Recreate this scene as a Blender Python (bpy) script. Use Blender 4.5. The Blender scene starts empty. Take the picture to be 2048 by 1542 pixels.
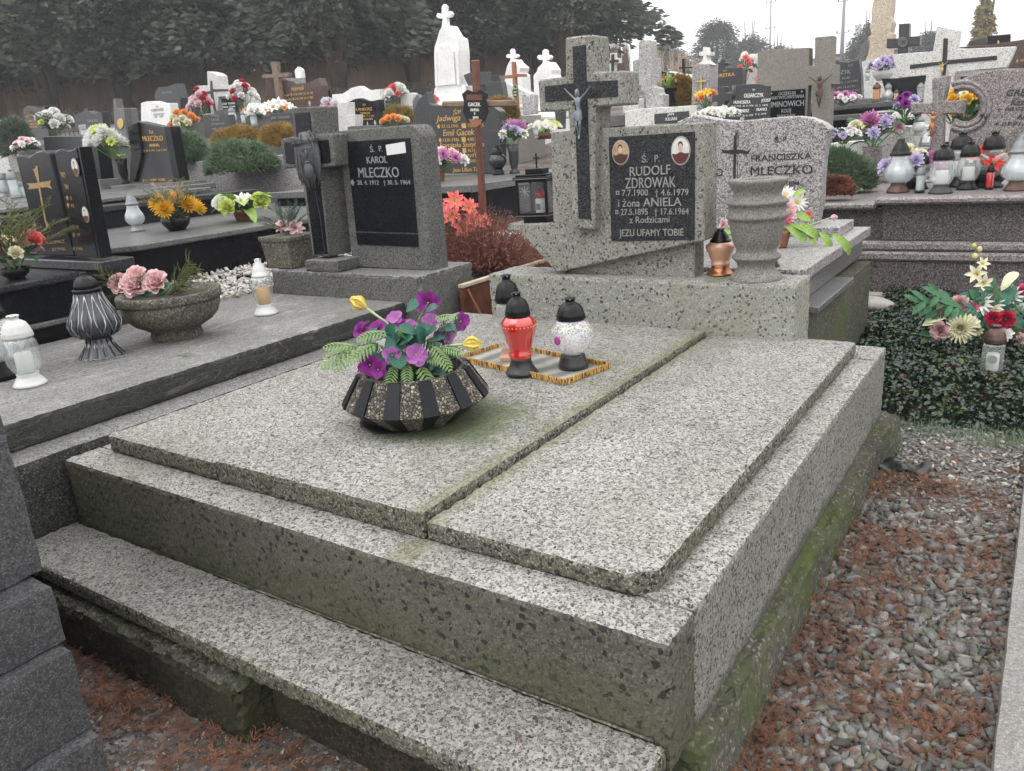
import bpy, bmesh, math, random
import numpy as np
from mathutils import Vector, Matrix, noise
random.seed(7)
RNG = np.random.default_rng(11)
PI = math.pi
S = bpy.context.scene
COL = S.collection

# ------------------------------------------------------------------ camera
FOC = 1573.0; YAW = .6093; PIT = -.3021; ROL = -.0752
CAM = Vector((.4399, -1.0209, .8011))
_cy, _sy = math.cos(YAW), math.sin(YAW)
FW = Vector((-_sy*math.cos(PIT), _cy*math.cos(PIT), math.sin(PIT)))
_r = Vector((_cy, _sy, 0)); _u = _r.cross(FW)
RT = math.cos(ROL)*_r + math.sin(ROL)*_u
UP = -math.sin(ROL)*_r + math.cos(ROL)*_u
cam = bpy.data.cameras.new('camera'); camo = bpy.data.objects.new('camera', cam); COL.objects.link(camo)
cam.sensor_fit = 'HORIZONTAL'; cam.sensor_width = 36.0; cam.lens = FOC/2048*36.0
cam.clip_start = .05; cam.clip_end = 2000
camo.matrix_world = Matrix(((RT.x, UP.x, -FW.x, CAM.x), (RT.y, UP.y, -FW.y, CAM.y), (RT.z, UP.z, -FW.z, CAM.z), (0, 0, 0, 1)))
S.camera = camo

# ------------------------------------------------------------------ overcast sky, soft sun, exposure
world = bpy.data.worlds.new('World'); S.world = world; world.use_nodes = True
nt = world.node_tree; nt.nodes.clear()
wo = nt.nodes.new('ShaderNodeOutputWorld'); bg = nt.nodes.new('ShaderNodeBackground')
sky = nt.nodes.new('ShaderNodeTexSky'); sky.sky_type = 'NISHITA'; sky.sun_disc = False
SUN_EL, SUN_ROT = math.radians(52), math.radians(200)
sky.sun_elevation = SUN_EL; sky.sun_rotation = SUN_ROT; sky.dust_density = 6; sky.air_density = 1.2
hs_ = nt.nodes.new('ShaderNodeHueSaturation'); hs_.inputs['Saturation'].default_value = .12
tc = nt.nodes.new('ShaderNodeTexCoord'); sx = nt.nodes.new('ShaderNodeSeparateXYZ')
rp = nt.nodes.new('ShaderNodeMapRange'); rp.inputs['From Min'].default_value = -.05; rp.inputs['From Max'].default_value = 1
rp.inputs['To Min'].default_value = 11.2; rp.inputs['To Max'].default_value = 21.5
cb = nt.nodes.new('ShaderNodeCombineXYZ')
ml = nt.nodes.new('ShaderNodeMixRGB'); ml.blend_type = 'MIX'; ml.inputs[0].default_value = .93
tint = nt.nodes.new('ShaderNodeMixRGB'); tint.blend_type = 'MULTIPLY'; tint.inputs[0].default_value = 1; tint.inputs[2].default_value = (1.0, .99, .985, 1)
nt.links.new(tc.outputs['Generated'], sx.inputs[0]); nt.links.new(sx.outputs['Z'], rp.inputs['Value'])
for i in range(3): nt.links.new(rp.outputs[0], cb.inputs[i])
nt.links.new(sky.outputs[0], hs_.inputs['Color']); nt.links.new(hs_.outputs[0], ml.inputs[1]); nt.links.new(cb.outputs[0], ml.inputs[2])
nt.links.new(ml.outputs[0], tint.inputs[1]); nt.links.new(tint.outputs[0], bg.inputs[0]); nt.links.new(bg.outputs[0], wo.inputs[0])
bg.inputs['Strength'].default_value = .1
sl = bpy.data.lights.new('sun', 'SUN'); sl.energy = .5; sl.angle = math.radians(35); sl.color = (1, .97, .93)
so = bpy.data.objects.new('sun', sl); COL.objects.link(so)
so.rotation_euler = (PI/2-SUN_EL, 0, PI-SUN_ROT)
S.view_settings.view_transform = 'Standard'; S.view_settings.look = 'None'; S.view_settings.gamma = 1
S.view_settings.exposure = .38; S.view_settings.use_curve_mapping = False
S.render.engine = 'CYCLES'
S.cycles.max_bounces = 8; S.cycles.transmission_bounces = 6; S.cycles.transparent_max_bounces = 6
S.cycles.caustics_reflective = False; S.cycles.caustics_refractive = False

hz = bpy.data.materials.new('haze'); hz.use_nodes = True; ht = hz.node_tree; ht.nodes.clear()
ho = ht.nodes.new('ShaderNodeOutputMaterial'); hv = ht.nodes.new('ShaderNodeVolumePrincipled'); hv.inputs['Color'].default_value = (.93, .96, 1, 1); hv.inputs['Density'].default_value = .0024; hv.inputs['Anisotropy'].default_value = .2
ht.links.new(hv.outputs[0], ho.inputs['Volume'])
bmh = bmesh.new(); bmesh.ops.create_cube(bmh, size=1); meh = bpy.data.meshes.new('haze'); bmh.to_mesh(meh); bmh.free(); meh.materials.append(hz)
oh = bpy.data.objects.new('haze', meh); COL.objects.link(oh); oh.scale = (560, 400, 22); oh.location = (-40, 150, 9.6); oh['kind'] = 'stuff'; oh['label'] = 'thin grey winter haze over the cemetery'; oh['category'] = 'haze'

# ------------------------------------------------------------------ surveying: sight lines from the camera station meet known planes
CR = {'U':(0,260,2.3426),'c':(500,460,4.452),'A':(0,130,3.938),'B':(380,100,3.938),'C':(860,60,3.938),'D':(1250,40,4.536),'E':(1600,0,4.571),'F':(1000,60,2.856),
      'G':(0,400,3.856),'H':(480,180,3.504),'I':(620,560,3.303),'J':(1400,340,4.8175),'K':(1640,460,3.505),'L':(1640,180,5.02),
      'M':(0,780,2.023),'N':(1300,820,2.136),'P':(1060,60,8.533),'Q':(1540,40,7.71),'S':(1400,80,9.07),'T':(0,560,6.425),'O':(0,0,1)}
def px(c, x, y):
    a, b, s = CR[c]; return a+x/s, b+y/s
def ray(p): return RT*((p[0]-1024)/FOC) - UP*((p[1]-771)/FOC) + FW
def onY(p, y): d = ray(p); return CAM + d*((y-CAM.y)/d.y)
def onZ(p, z): d = ray(p); return CAM + d*((z-CAM.z)/d.z)
def onX(p, x): d = ray(p); return CAM + d*((x-CAM.x)/d.x)
def atD(p, D): return CAM + ray(p)*D
def depth(x, y, z=0): return (Vector((x, y, z))-CAM).dot(FW)
def gz(x, y):
    s = (x-CAM.x)*-.572 + (y-CAM.y)*.82
    z = -.4
    if s > 3.4: z += .118*(min(s, 26)-3.4)
    if s > 26: z += .05*(min(s,110)-26)
    return z

# ------------------------------------------------------------------ materials
M = {}
class NT:
    def __init__(s, name):
        s.m = bpy.data.materials.new(name); s.m.use_nodes = True; s.t = s.m.node_tree; s.b = s.t.nodes['Principled BSDF']
        s.co = s.t.nodes.new('ShaderNodeTexCoord').outputs['Object']; M[name] = s.m
    def n(s, typ, ins={}, **kw):
        n = s.t.nodes.new('ShaderNode'+typ)
        for k, v in kw.items(): setattr(n, k, v)
        for k, v in ins.items():
            if isinstance(v, bpy.types.NodeSocket): s.t.links.new(v, n.inputs[k])
            else: n.inputs[k].default_value = v
        return n
    def noise(s, sc, det=4, rough=.55, co=None, dist=0):
        return s.n('TexNoise', {'Vector': co or s.co, 'Scale': sc, 'Detail': det, 'Roughness': rough, 'Distortion': dist}).outputs['Fac']
    def vor(s, sc, feat='F1', co=None):
        return s.n('TexVoronoi', {'Vector': co or s.co, 'Scale': sc}, feature=feat)
    def ramp(s, fac, stops, interp='LINEAR'):
        r = s.n('ValToRGB', {'Fac': fac}); e = r.color_ramp; e.interpolation = interp
        while len(e.elements) < len(stops): e.elements.new(1)
        for el, (p, c) in zip(e.elements, stops):
            el.position = p; el.color = (c if hasattr(c, '__len__') else (c, c, c)) + (() if hasattr(c, '__len__') and len(c) == 4 else (1,))
        return r.outputs['Color']
    def mix(s, f, a, b, mode='MIX'):
        n = s.n('MixRGB', {}, blend_type=mode)
        for i, v in enumerate((f, a, b)):
            if isinstance(v, bpy.types.NodeSocket): s.t.links.new(v, n.inputs[i])
            else: n.inputs[i].default_value = v if i == 0 else (v+(1,) if len(v) == 3 else v)
        return n.outputs[0]
    def math(s, op, a, b=0.0):
        n = s.n('Math', {}, operation=op)
        for i, v in enumerate((a, b)):
            if isinstance(v, bpy.types.NodeSocket): s.t.links.new(v, n.inputs[i])
            else: n.inputs[i].default_value = v
        return n.outputs[0]
    def bump(s, h, st=.3, d=.003):
        s.t.links.new(s.n('Bump', {'Height': h, 'Strength': st, 'Distance': d}).outputs[0], s.b.inputs['Normal'])
    def set(s, **kw):
        names = dict(col='Base Color', rough='Roughness', metal='Metallic', spec='Specular IOR Level', trans='Transmission Weight', ior='IOR', coat='Coat Weight', alpha='Alpha', sub='Subsurface Weight', sheen='Sheen Weight')
        for k, v in kw.items():
            i = s.b.inputs[names[k]]
            if isinstance(v, bpy.types.NodeSocket): s.t.links.new(v, i)
            elif k == 'col': i.default_value = tuple(v)+(1,)
            else: i.default_value = v
        return s
def sep(s, vec):
    return s.n('SeparateXYZ', {0: vec}).outputs

def washed(name, lo=.10, hi=.42, matrix=.62, sc=105, moss=.0, tint=(1, .995, .96), stain=.25, share=.34, spots=(), seam=None):
    """exposed-aggregate concrete: grey pebbles of mixed size set in pale cement"""
    s = NT(name)
    w1 = s.n('VectorMath', {0: s.n('TexNoise', {'Vector': s.co, 'Scale': 75, 'Detail': 3}).outputs['Color'], 'Scale': .008}, operation='SCALE').outputs[0]
    wob = s.n('VectorMath', {0: s.co, 1: w1}, operation='ADD').outputs[0]
    v = s.vor(sc, co=wob); e = s.vor(sc, 'DISTANCE_TO_EDGE', co=wob); v2 = s.vor(sc*.62, co=wob); e2 = s.vor(sc*.62, 'DISTANCE_TO_EDGE', co=wob)
    rc = s.n('SeparateColor', {0: v.outputs['Color']}).outputs; r2 = s.n('SeparateColor', {0: v2.outputs['Color']}).outputs
    big = s.noise(3.2, 5, .6); n2 = s.noise(40, 4, .7); n3 = s.noise(260, 2, .6)
    peb = s.ramp(rc[0], [(0, lo*.5), (.2, lo), (.55, (lo+hi)/2), (.85, hi), (1, hi*1.3)])
    isp = s.math('MULTIPLY', s.ramp(e.outputs['Distance'], [(.05, 0), (.11, 1)]), s.ramp(rc[1], [(share-.02, 0), (share+.02, 1)]))
    c = s.mix(isp, s.mix(1, (matrix, matrix*.985, matrix*.95), s.ramp(n3, [(.3, .72), (.7, 1.1)]), 'MULTIPLY'), peb)
    is2 = s.math('MULTIPLY', s.ramp(e2.outputs['Distance'], [(.05, 0), (.09, 1)]), s.ramp(r2[0], [(.86, 0), (.88, 1)]))
    c = s.mix(is2, c, s.ramp(r2[1], [(0, lo*.55), (.6, (lo+hi)*.45), (1, hi)]))
    c = s.mix(1, c, s.ramp(big, [(.3, 1-stain), (.62, 1.0)]), 'MULTIPLY')
    c = s.mix(1, c, tint, 'MULTIPLY')
    c = s.mix(s.ramp(s.noise(7, 6, .7), [(.55, 0), (.75, .35)]), c, (.14, .135, .11))
    if moss:
        g = s.ramp(s.noise(2.1, 6, .65), [(.50, 0), (.68, moss)])
        c = s.mix(g, c, (.20, .20, .13))
    mo = s.math('SUBTRACT', s.noise(9, 5, .65), .5)
    for (x, y, r, f) in spots:
        d = s.n('VectorMath', {0: s.co, 1: (x, y, .46)}, operation='DISTANCE').outputs['Value']
        c = s.mix(s.ramp(s.math('ADD', s.math('DIVIDE', d, r), mo), [(.5, f), (1, 0)]), c, (.075, .10, .035))
    if seam is not None:
        d = s.math('ABSOLUTE', s.math('SUBTRACT', sep(s, s.co)[0], seam)); c = s.mix(s.ramp(s.math('ADD', s.math('MULTIPLY', d, 14), mo), [(.1, .55), (.75, 0)]), c, (.13, .14, .055))
    h = s.math('ADD', isp, s.math('ADD', is2, s.math('MULTIPLY', n2, .8)))
    s.set(col=c, rough=.85, spec=.25); s.bump(h, .7, .002); return s
def terr(name, base, dark=(.02, .022, .025), light=(.5, .5, .47), sc=70, pd=.12, pl=.2, rough=.7, bump=.25, var=.3, moss=0, mossc=(.07, .09, .025), lowz=None, spec=.4, sc2=None):
    """ground terrazzo / granite: chips of dark and pale stone in a coloured ground"""
    s = NT(name)
    wob = s.n('VectorMath', {0: s.co, 1: s.n('VectorMath', {0: s.n('TexNoise', {'Vector': s.co, 'Scale': sc*.8}).outputs['Color'], 'Scale': .5/sc}, operation='SCALE').outputs[0]}, operation='ADD').outputs[0]
    v = s.n('SeparateColor', {0: s.vor(sc, co=wob).outputs['Color']}).outputs
    v2 = s.n('SeparateColor', {0: s.vor(sc2 or sc*1.9, co=wob).outputs['Color']}).outputs
    big = s.noise(2.6, 6, .62); fine = s.noise(sc*2.5, 3, .7)
    c = s.mix(1, base, s.ramp(big, [(.28, 1-var), (.7, 1+var*.4)]), 'MULTIPLY')
    c = s.mix(1, c, s.ramp(fine, [(.3, .72), (.7, 1.25)]), 'MULTIPLY')
    c = s.mix(s.ramp(v2[1], [(1-pl-.02, 0), (1-pl+.02, .85)]), c, light)
    c = s.mix(s.ramp(v[0], [(pd-.02, .95), (pd+.02, 0)]), c, dark)
    c = s.mix(s.ramp(v2[2], [(pd*.8-.01, .8), (pd*.8+.01, 0)]), c, dark)
    if moss:
        g = s.noise(3.3, 7, .7)
        if lowz:
            z = sep(s, s.co)[2]
            f = s.n('MapRange', {'Value': z, 'From Min': lowz[0], 'From Max': lowz[1], 'To Min': .32, 'To Max': -.18}).outputs[0]
            g = s.math('ADD', g, f)
        c = s.mix(s.ramp(g, [(.46, 0), (.66, moss)]), c, mossc)
    s.set(col=c, rough=rough, spec=spec)
    s.bump(s.math('ADD', fine, s.math('MULTIPLY', v[0], .6)), bump, .0015); return s
def plain(name, col, rough=.5, metal=0, spec=.5, nsc=30, var=.15, bump=.1, **kw):
    s = NT(name)
    n = s.noise(nsc, 5, .6)
    c = s.mix(1, col, s.ramp(n, [(.3, 1-var), (.7, 1+var*.6)]), 'MULTIPLY')
    s.set(col=c, rough=rough, metal=metal, spec=spec, **kw)
    if bump: s.bump(n, bump, .001)
    return s
def glass(name, col=(.93, .96, .97), rough=.06, ior=1.12, trans=.9, spec=.7):
    """thin glass: lets light through, mirrors the sky at grazing angles; (1-trans) is milky body"""
    s = NT(name); n = s.noise(45, 3); bm_ = s.n('Bump', {'Height': n, 'Strength': .16, 'Distance': .0015}).outputs[0]
    s.set(col=col, rough=rough+.1, spec=spec); s.t.links.new(bm_, s.b.inputs['Normal'])
    tr = s.n('BsdfTransparent', {'Color': tuple(.25+.72*c if name != 'red_glass' else c for c in col)+(1,)}); gl = s.n('BsdfGlossy', {'Color': (1, 1, 1, 1), 'Roughness': rough, 'Normal': bm_})
    lw = s.n('LayerWeight', {'Blend': .32, 'Normal': bm_}).outputs['Facing']
    body = s.n('MixShader', {0: trans}); s.t.links.new(s.b.outputs[0], body.inputs[1]); s.t.links.new(tr.outputs[0], body.inputs[2])
    fac = s.math('ADD', s.math('MULTIPLY', s.math('POWER', lw, 2.0), .62), .06)
    mx = s.n('MixShader', {0: fac}); s.t.links.new(body.outputs[0], mx.inputs[1]); s.t.links.new(gl.outputs[0], mx.inputs[2])
    s.t.links.new(mx.outputs[0], s.t.nodes['Material Output'].inputs['Surface']); s.body = body; return s
def petal(name, col, tip=None, heart=None, rough=.6):
    """cloth petal: radial veins, worn pale edge, differently coloured heart (flower meshes have unit radius)"""
    s = NT(name); n = s.noise(9, 4, .6); x, y, z = sep(s, s.co)
    an = s.math('ARCTAN2', y, x); r = s.n('VectorMath', {0: s.co}, operation='LENGTH').outputs['Value']
    vein = s.n('TexNoise', {'Vector': s.n('CombineXYZ', {0: s.math('MULTIPLY', an, 9), 1: s.math('MULTIPLY', r, 1.2), 2: 0}).outputs[0], 'Scale': 1.6, 'Detail': 3}).outputs['Fac']
    c = s.mix(s.ramp(s.math('ADD', s.math('MULTIPLY', n, .6), s.math('MULTIPLY', vein, .5)), [(.4, 0), (.75, 1)]), col, tip or tuple(min(1, q*1.35) for q in col))
    c = s.mix(1, c, s.ramp(vein, [(.3, .84), (.6, 1.05)]), 'MULTIPLY')
    if heart: c = s.mix(s.ramp(s.math('ADD', r, s.math('MULTIPLY', vein, .3)), [(.28, .9), (.62, 0)]), c, heart)
    s.set(col=c, rough=rough, spec=.25); s.bump(vein, .35, .01)
    tr = s.n('BsdfTranslucent', {'Color': c}); mx = s.n('MixShader', {0: .18})
    s.t.links.new(s.b.outputs[0], mx.inputs[1]); s.t.links.new(tr.outputs[0], mx.inputs[2])
    s.t.links.new(mx.outputs[0], s.t.nodes['Material Output'].inputs['Surface']); return s

washed('washed_slab', moss=.28, lo=.09, hi=.27, matrix=.42, sc=215, share=.36, spots=((.07, -.30, .26, .75), (-.02, -.36, .16, .5), (.18, .28, .30, .25)), seam=.357)
washed('washed_step', lo=.085, hi=.21, matrix=.33, sc=185, moss=.12, share=.30)
washed('washed_old', lo=.05, hi=.3, matrix=.36, sc=150, stain=.35)
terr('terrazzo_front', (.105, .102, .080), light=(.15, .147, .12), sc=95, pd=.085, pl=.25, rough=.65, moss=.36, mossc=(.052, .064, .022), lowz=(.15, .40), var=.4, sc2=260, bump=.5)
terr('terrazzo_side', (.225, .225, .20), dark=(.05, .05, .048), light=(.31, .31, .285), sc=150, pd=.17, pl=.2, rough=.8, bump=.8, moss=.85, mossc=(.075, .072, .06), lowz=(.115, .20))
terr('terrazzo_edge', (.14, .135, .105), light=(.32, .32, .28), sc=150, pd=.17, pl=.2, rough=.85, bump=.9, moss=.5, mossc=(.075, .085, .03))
terr('terrazzo_grey', (.255, .262, .232), dark=(.03, .032, .035), light=(.40, .40, .37), sc=115, pd=.055, pl=.16, rough=.75, bump=.45, var=.22, moss=.35, mossc=(.20, .195, .13), sc2=190)
terr('terrazzo_back', (.23, .228, .20), dark=(.045, .045, .045), light=(.36, .36, .33), sc=125, pd=.075, pl=.2, rough=.8, bump=.8, sc2=200)
terr('karol_concrete', (.125, .125, .118), dark=(.05, .05, .05), light=(.235, .235, .225), sc=190, pd=.2, pl=.2, rough=.85, bump=.9, var=.4)
terr('karol_slab', (.20, .195, .19), dark=(.075, .075, .078), light=(.34, .335, .33), sc=170, pd=.2, pl=.22, rough=.65, bump=.5, var=.4)
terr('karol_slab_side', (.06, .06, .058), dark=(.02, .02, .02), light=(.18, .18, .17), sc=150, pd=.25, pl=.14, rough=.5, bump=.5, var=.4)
terr('planter_concrete', (.12, .115, .095), dark=(.05, .05, .045), light=(.26, .26, .22), sc=110, pd=.2, pl=.18, rough=.9, bump=.8, var=.4, moss=.35, mossc=(.12, .12, .06))
terr('black_terrazzo', (.022, .024, .027), dark=(.006, .006, .008), light=(.085, .09, .1), sc=210, pd=.25, pl=.22, rough=.35, bump=.5, var=.2, spec=.25)
terr('black_granite', (.009, .010, .013), dark=(.006, .006, .008), light=(.035, .037, .042), sc=220, pd=.25, pl=.15, rough=.16, bump=.02, var=.3, spec=.22)
terr('dark_granite', (.035, .037, .042), dark=(.012, .012, .015), light=(.085, .09, .1), sc=200, pd=.25, pl=.2, rough=.25, bump=.05, var=.25)
terr('mid_granite', (.15, .15, .148), dark=(.05, .05, .055), light=(.27, .27, .27), sc=230, pd=.25, pl=.22, rough=.32, bump=.1, var=.2)
terr('urn_stone', (.20, .192, .178), dark=(.11, .105, .10), light=(.30, .29, .27), sc=210, pd=.2, pl=.2, rough=.7, bump=.4, var=.25)
terr('stepped_granite', (.086, .087, .089), dark=(.04, .04, .045), light=(.15, .155, .16), sc=230, pd=.28, pl=.2, rough=.5, bump=.3, var=.4)
terr('light_granite', (.34, .33, .325), dark=(.11, .105, .11), light=(.62, .61, .60), sc=170, pd=.30, pl=.28, rough=.4, bump=.2, var=.12)
terr('rose_granite', (.25, .225, .22), dark=(.10, .09, .09), light=(.46, .43, .42), sc=170, pd=.3, pl=.25, rough=.35, bump=.12, var=.15)
terr('rose_granite_dark', (.125, .11, .11), dark=(.04, .037, .038), light=(.30, .28, .28), sc=160, pd=.3, pl=.22, rough=.3, bump=.1, var=.2)
terr('slate_granite', (.048, .05, .054), dark=(.022, .022, .026), light=(.085, .09, .095), sc=260, pd=.2, pl=.2, rough=.35, bump=.05, var=.25)
terr('brown_granite', (.10, .062, .052), dark=(.03, .02, .02), light=(.22, .15, .13), sc=180, pd=.25, pl=.2, rough=.2, bump=.05, var=.4)
terr('white_marble', (.80, .80, .79), dark=(.62, .62, .61), light=(.84, .84, .83), sc=60, pd=.04, pl=.2, rough=.6, bump=.3, var=.25)
terr('grey_marble', (.42, .42, .41), dark=(.2, .2, .2), light=(.6, .6, .58), sc=60, pd=.12, pl=.2, rough=.65, bump=.4, var=.35)
terr('sand_stone', (.52, .43, .33), dark=(.3, .26, .2), light=(.68, .62, .54), sc=70, pd=.08, pl=.25, rough=.8, bump=.4, var=.25)
terr('cast_concrete', (.235, .222, .195), dark=(.13, .125, .11), light=(.33, .31, .28), sc=180, pd=.14, pl=.12, rough=.85, bump=.4, var=.22)
terr('foundation', (.085, .08, .064), dark=(.05, .05, .045), light=(.22, .21, .18), sc=90, pd=.15, pl=.12, rough=.95, bump=1.0, var=.5, moss=.9, mossc=(.06, .082, .018))
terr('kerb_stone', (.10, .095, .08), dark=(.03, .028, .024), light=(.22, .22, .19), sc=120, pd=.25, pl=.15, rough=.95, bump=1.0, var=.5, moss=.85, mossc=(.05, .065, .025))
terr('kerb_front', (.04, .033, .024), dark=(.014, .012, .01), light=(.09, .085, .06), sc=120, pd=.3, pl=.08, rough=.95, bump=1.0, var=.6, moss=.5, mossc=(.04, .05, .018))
terr('grey_kerb', (.23, .225, .215), dark=(.16, .155, .15), light=(.32, .31, .30), sc=200, pd=.25, pl=.2, rough=.85, bump=.6, var=.15)
terr('white_granite', (.56, .56, .54), dark=(.25, .25, .25), light=(.74, .74, .72), sc=120, pd=.09, pl=.3, rough=.6, bump=.3, var=.12)
plain('lead_dark', (.11, .113, .118), rough=.5, metal=.5, nsc=60, var=.4, bump=.3)
plain('lead', (.20, .235, .26), rough=.42, metal=.55, nsc=60, var=.3, bump=.3)
plain('dark_bronze', (.10, .055, .045), rough=.4, metal=.5, nsc=60, var=.3)
plain('copper', (.42, .19, .09), rough=.32, metal=.85, nsc=50, var=.2)
plain('gold', (.62, .42, .14), rough=.35, metal=.7, var=.1)
plain('gold_paint', (.60, .36, .10), rough=.6, var=.15)
plain('dull_gold', (.33, .22, .10), rough=.6, var=.15)
plain('silver_letter', (.30, .31, .31), rough=.5, metal=.2, var=.2)
plain('grey_letter', (.27, .275, .265), rough=.6, var=.2)
plain('white_letter', (.72, .72, .70), rough=.6, var=.1)
plain('black_letter', (.02, .02, .022), rough=.4, var=.1)
plain('black_plastic', (.005, .005, .006), rough=.3, spec=.28, var=.2, nsc=80)
plain('grey_plastic', (.20, .21, .22), rough=.35, spec=.5, metal=.2)
plain('white_plastic', (.62, .63, .62), rough=.45, var=.12)
plain('silver', (.42, .43, .45), rough=.28, metal=.8, nsc=60, var=.35)
plain('red_cap', (.55, .02, .015), rough=.3)
plain('wax_white', (.72, .73, .70), rough=.5, var=.08)
plain('brown_wood', (.14, .05, .028), rough=.5, nsc=12, var=.5, bump=.4)
plain('weathered_wood', (.20, .14, .10), rough=.8, nsc=14, var=.5, bump=.5)
plain('brown_paint', (.30, .12, .06), rough=.6, nsc=14, var=.2)
plain('light_wood', (.50, .42, .32), rough=.7, nsc=14, var=.25)
plain('terracotta', (.22, .10, .05), rough=.7, var=.2)
plain('soil', (.035, .026, .02), rough=.95, nsc=120, var=.6, bump=1)
plain('stem_green', (.10, .17, .05), rough=.5)
plain('pale_stem', (.40, .48, .26), rough=.5)
plain('paper', (.66, .67, .68), rough=.7, var=.05)
plain('sepia', (.42, .27, .15), rough=.25, nsc=60, var=.4, bump=0)
plain('portrait_grey', (.62, .62, .60), rough=.2, bump=0)
plain('skin_tone', (.52, .40, .32), rough=.3, bump=0)
plain('dark_coat', (.10, .02, .022), rough=.3, bump=0)
plain('brown_coat', (.06, .025, .015), rough=.3, bump=0)
plain('hair_dark', (.05, .02, .018), rough=.4, bump=0)
plain('cement', (.36, .35, .32), rough=.9, var=.3, bump=.5)
plain('bark', (.075, .058, .045), rough=.95, nsc=20, var=.5, bump=1)
plain('fence_iron', (.03, .032, .035), rough=.6)
plain('pole', (.27, .24, .25), rough=.8)
plain('roof_far', (.50, .51, .53), rough=.8)
plain('wall_far', (.72, .71, .69), rough=.8)
plain('film', (.02, .021, .023), rough=.35, spec=.5)
glass('clear_glass', trans=.86); glass('milk_glass', (.74, .80, .82), .08, 1.2, .62)
glass('iris_glass', (.90, .89, .93), .10, 1.25, .72)
glass('amber_glass', (.72, .36, .12), .14, 1.25, .5, .8)
glass('copper_glass', (.80, .46, .30), .2, 1.3, .35, .9)
glass('pane', (.93, .94, .95), .02, 1.1, .985)
# leafy things
def leafm(name, c1, c2, rough=.45, sc=25, spec=.4, tr=.12):
    s = NT(name); v = s.n('SeparateColor', {0: s.vor(sc).outputs['Color']}).outputs; n = s.noise(sc*.35, 3)
    c = s.mix(s.math('ADD', s.math('MULTIPLY', v[0], .5), s.math('MULTIPLY', n, .5)), c1, c2)
    s.set(col=c, rough=rough, spec=spec)
    t = s.n('BsdfTranslucent', {'Color': c}); mx = s.n('MixShader', {0: tr})
    s.t.links.new(s.b.outputs[0], mx.inputs[1]); s.t.links.new(t.outputs[0], mx.inputs[2])
    s.t.links.new(mx.outputs[0], s.t.nodes['Material Output'].inputs['Surface']); return s
leafm('ivy_leaf', (.008, .022, .012), (.022, .045, .025), rough=.27, sc=40, spec=.65)
leafm('ivy_fresh', (.04, .09, .02), (.08, .13, .03), rough=.4, sc=40)
leafm('cypress', (.045, .064, .056), (.24, .265, .21), rough=.8, sc=1.6, spec=.2, tr=.25)
leafm('far_tree', (.05, .058, .052), (.10, .105, .085), rough=.9, sc=.8, spec=.1)
leafm('yellow_conifer', (.20, .17, .06), (.36, .30, .12), rough=.8, sc=2)
leafm('juniper', (.06, .10, .05), (.20, .28, .17), rough=.7, sc=9)
leafm('gold_juniper', (.14, .11, .03), (.44, .28, .08), rough=.7, sc=9)
leafm('blue_needle', (.035, .065, .055), (.10, .15, .13), rough=.6, sc=30)
leafm('thuja_green', (.07, .09, .025), (.16, .18, .06), rough=.6, sc=40)
leafm('silk_leaf', (.02, .09, .035), (.05, .18, .075), rough=.5, sc=30)
leafm('teal_leaf', (.015, .085, .055), (.035, .15, .10), rough=.45, sc=30)
leafm('lime_leaf', (.13, .26, .04), (.38, .54, .14), rough=.5, sc=30)
leafm('fern_green', (.05, .13, .03), (.30, .42, .16), rough=.5, sc=70)
leafm('cream_leaf', (.55, .62, .34), (.75, .78, .55), rough=.5, sc=30)
leafm('dry_heather', (.07, .025, .018), (.36, .15, .11), rough=.85, sc=30)
leafm('dry_needle', (.06, .028, .018), (.25, .11, .062), rough=.8, sc=70)
leafm('reeds', (.36, .25, .18), (.55, .42, .33), rough=.9, sc=3)
for n_, c_, t_ in (('violet', (.17, .008, .17), (.34, .05, .34)), ('mauve', (.34, .09, .36), (.52, .22, .52)), ('tulip_yellow', (.72, .56, .10), (.84, .74, .26)),
                   ('rose_pink', (.86, .56, .57), (.93, .76, .75)), ('dusty_rose', (.62, .34, .36), (.80, .60, .60)), ('hot_pink', (.70, .06, .22), (.85, .3, .45)),
                   ('crimson', (.42, .01, .05), (.65, .04, .10)), ('coral', (.80, .10, .10), (.90, .34, .30)), ('cream', (.78, .76, .52), (.86, .84, .68)),
                   ('white_petal', (.80, .80, .77), (.88, .88, .86)), ('sun_yellow', (.80, .45, .03), (.88, .60, .08)), ('orange_petal', (.85, .33, .08), (.9, .5, .22)),
                   ('magenta', (.48, .10, .36), (.74, .42, .64)), ('lilac', (.42, .34, .56), (.62, .56, .74)), ('pink_pale', (.80, .50, .58), (.88, .7, .74)), ('red_petal', (.62, .02, .02), (.8, .08, .06)),
                   ('lime_petal', (.60, .70, .14), (.75, .82, .32))):
    petal(n_, c_, t_, {'violet': (.12, .01, .12), 'mauve': (.42, .14, .40), 'coral': (.85, .62, .22), 'magenta': (.40, .05, .28), 'cream': (.7, .62, .25), 'lime_petal': (.5, .6, .2), 'red_petal': (.3, .01, .01), 'white_petal': (.72, .74, .5)}.get(n_))
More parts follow.
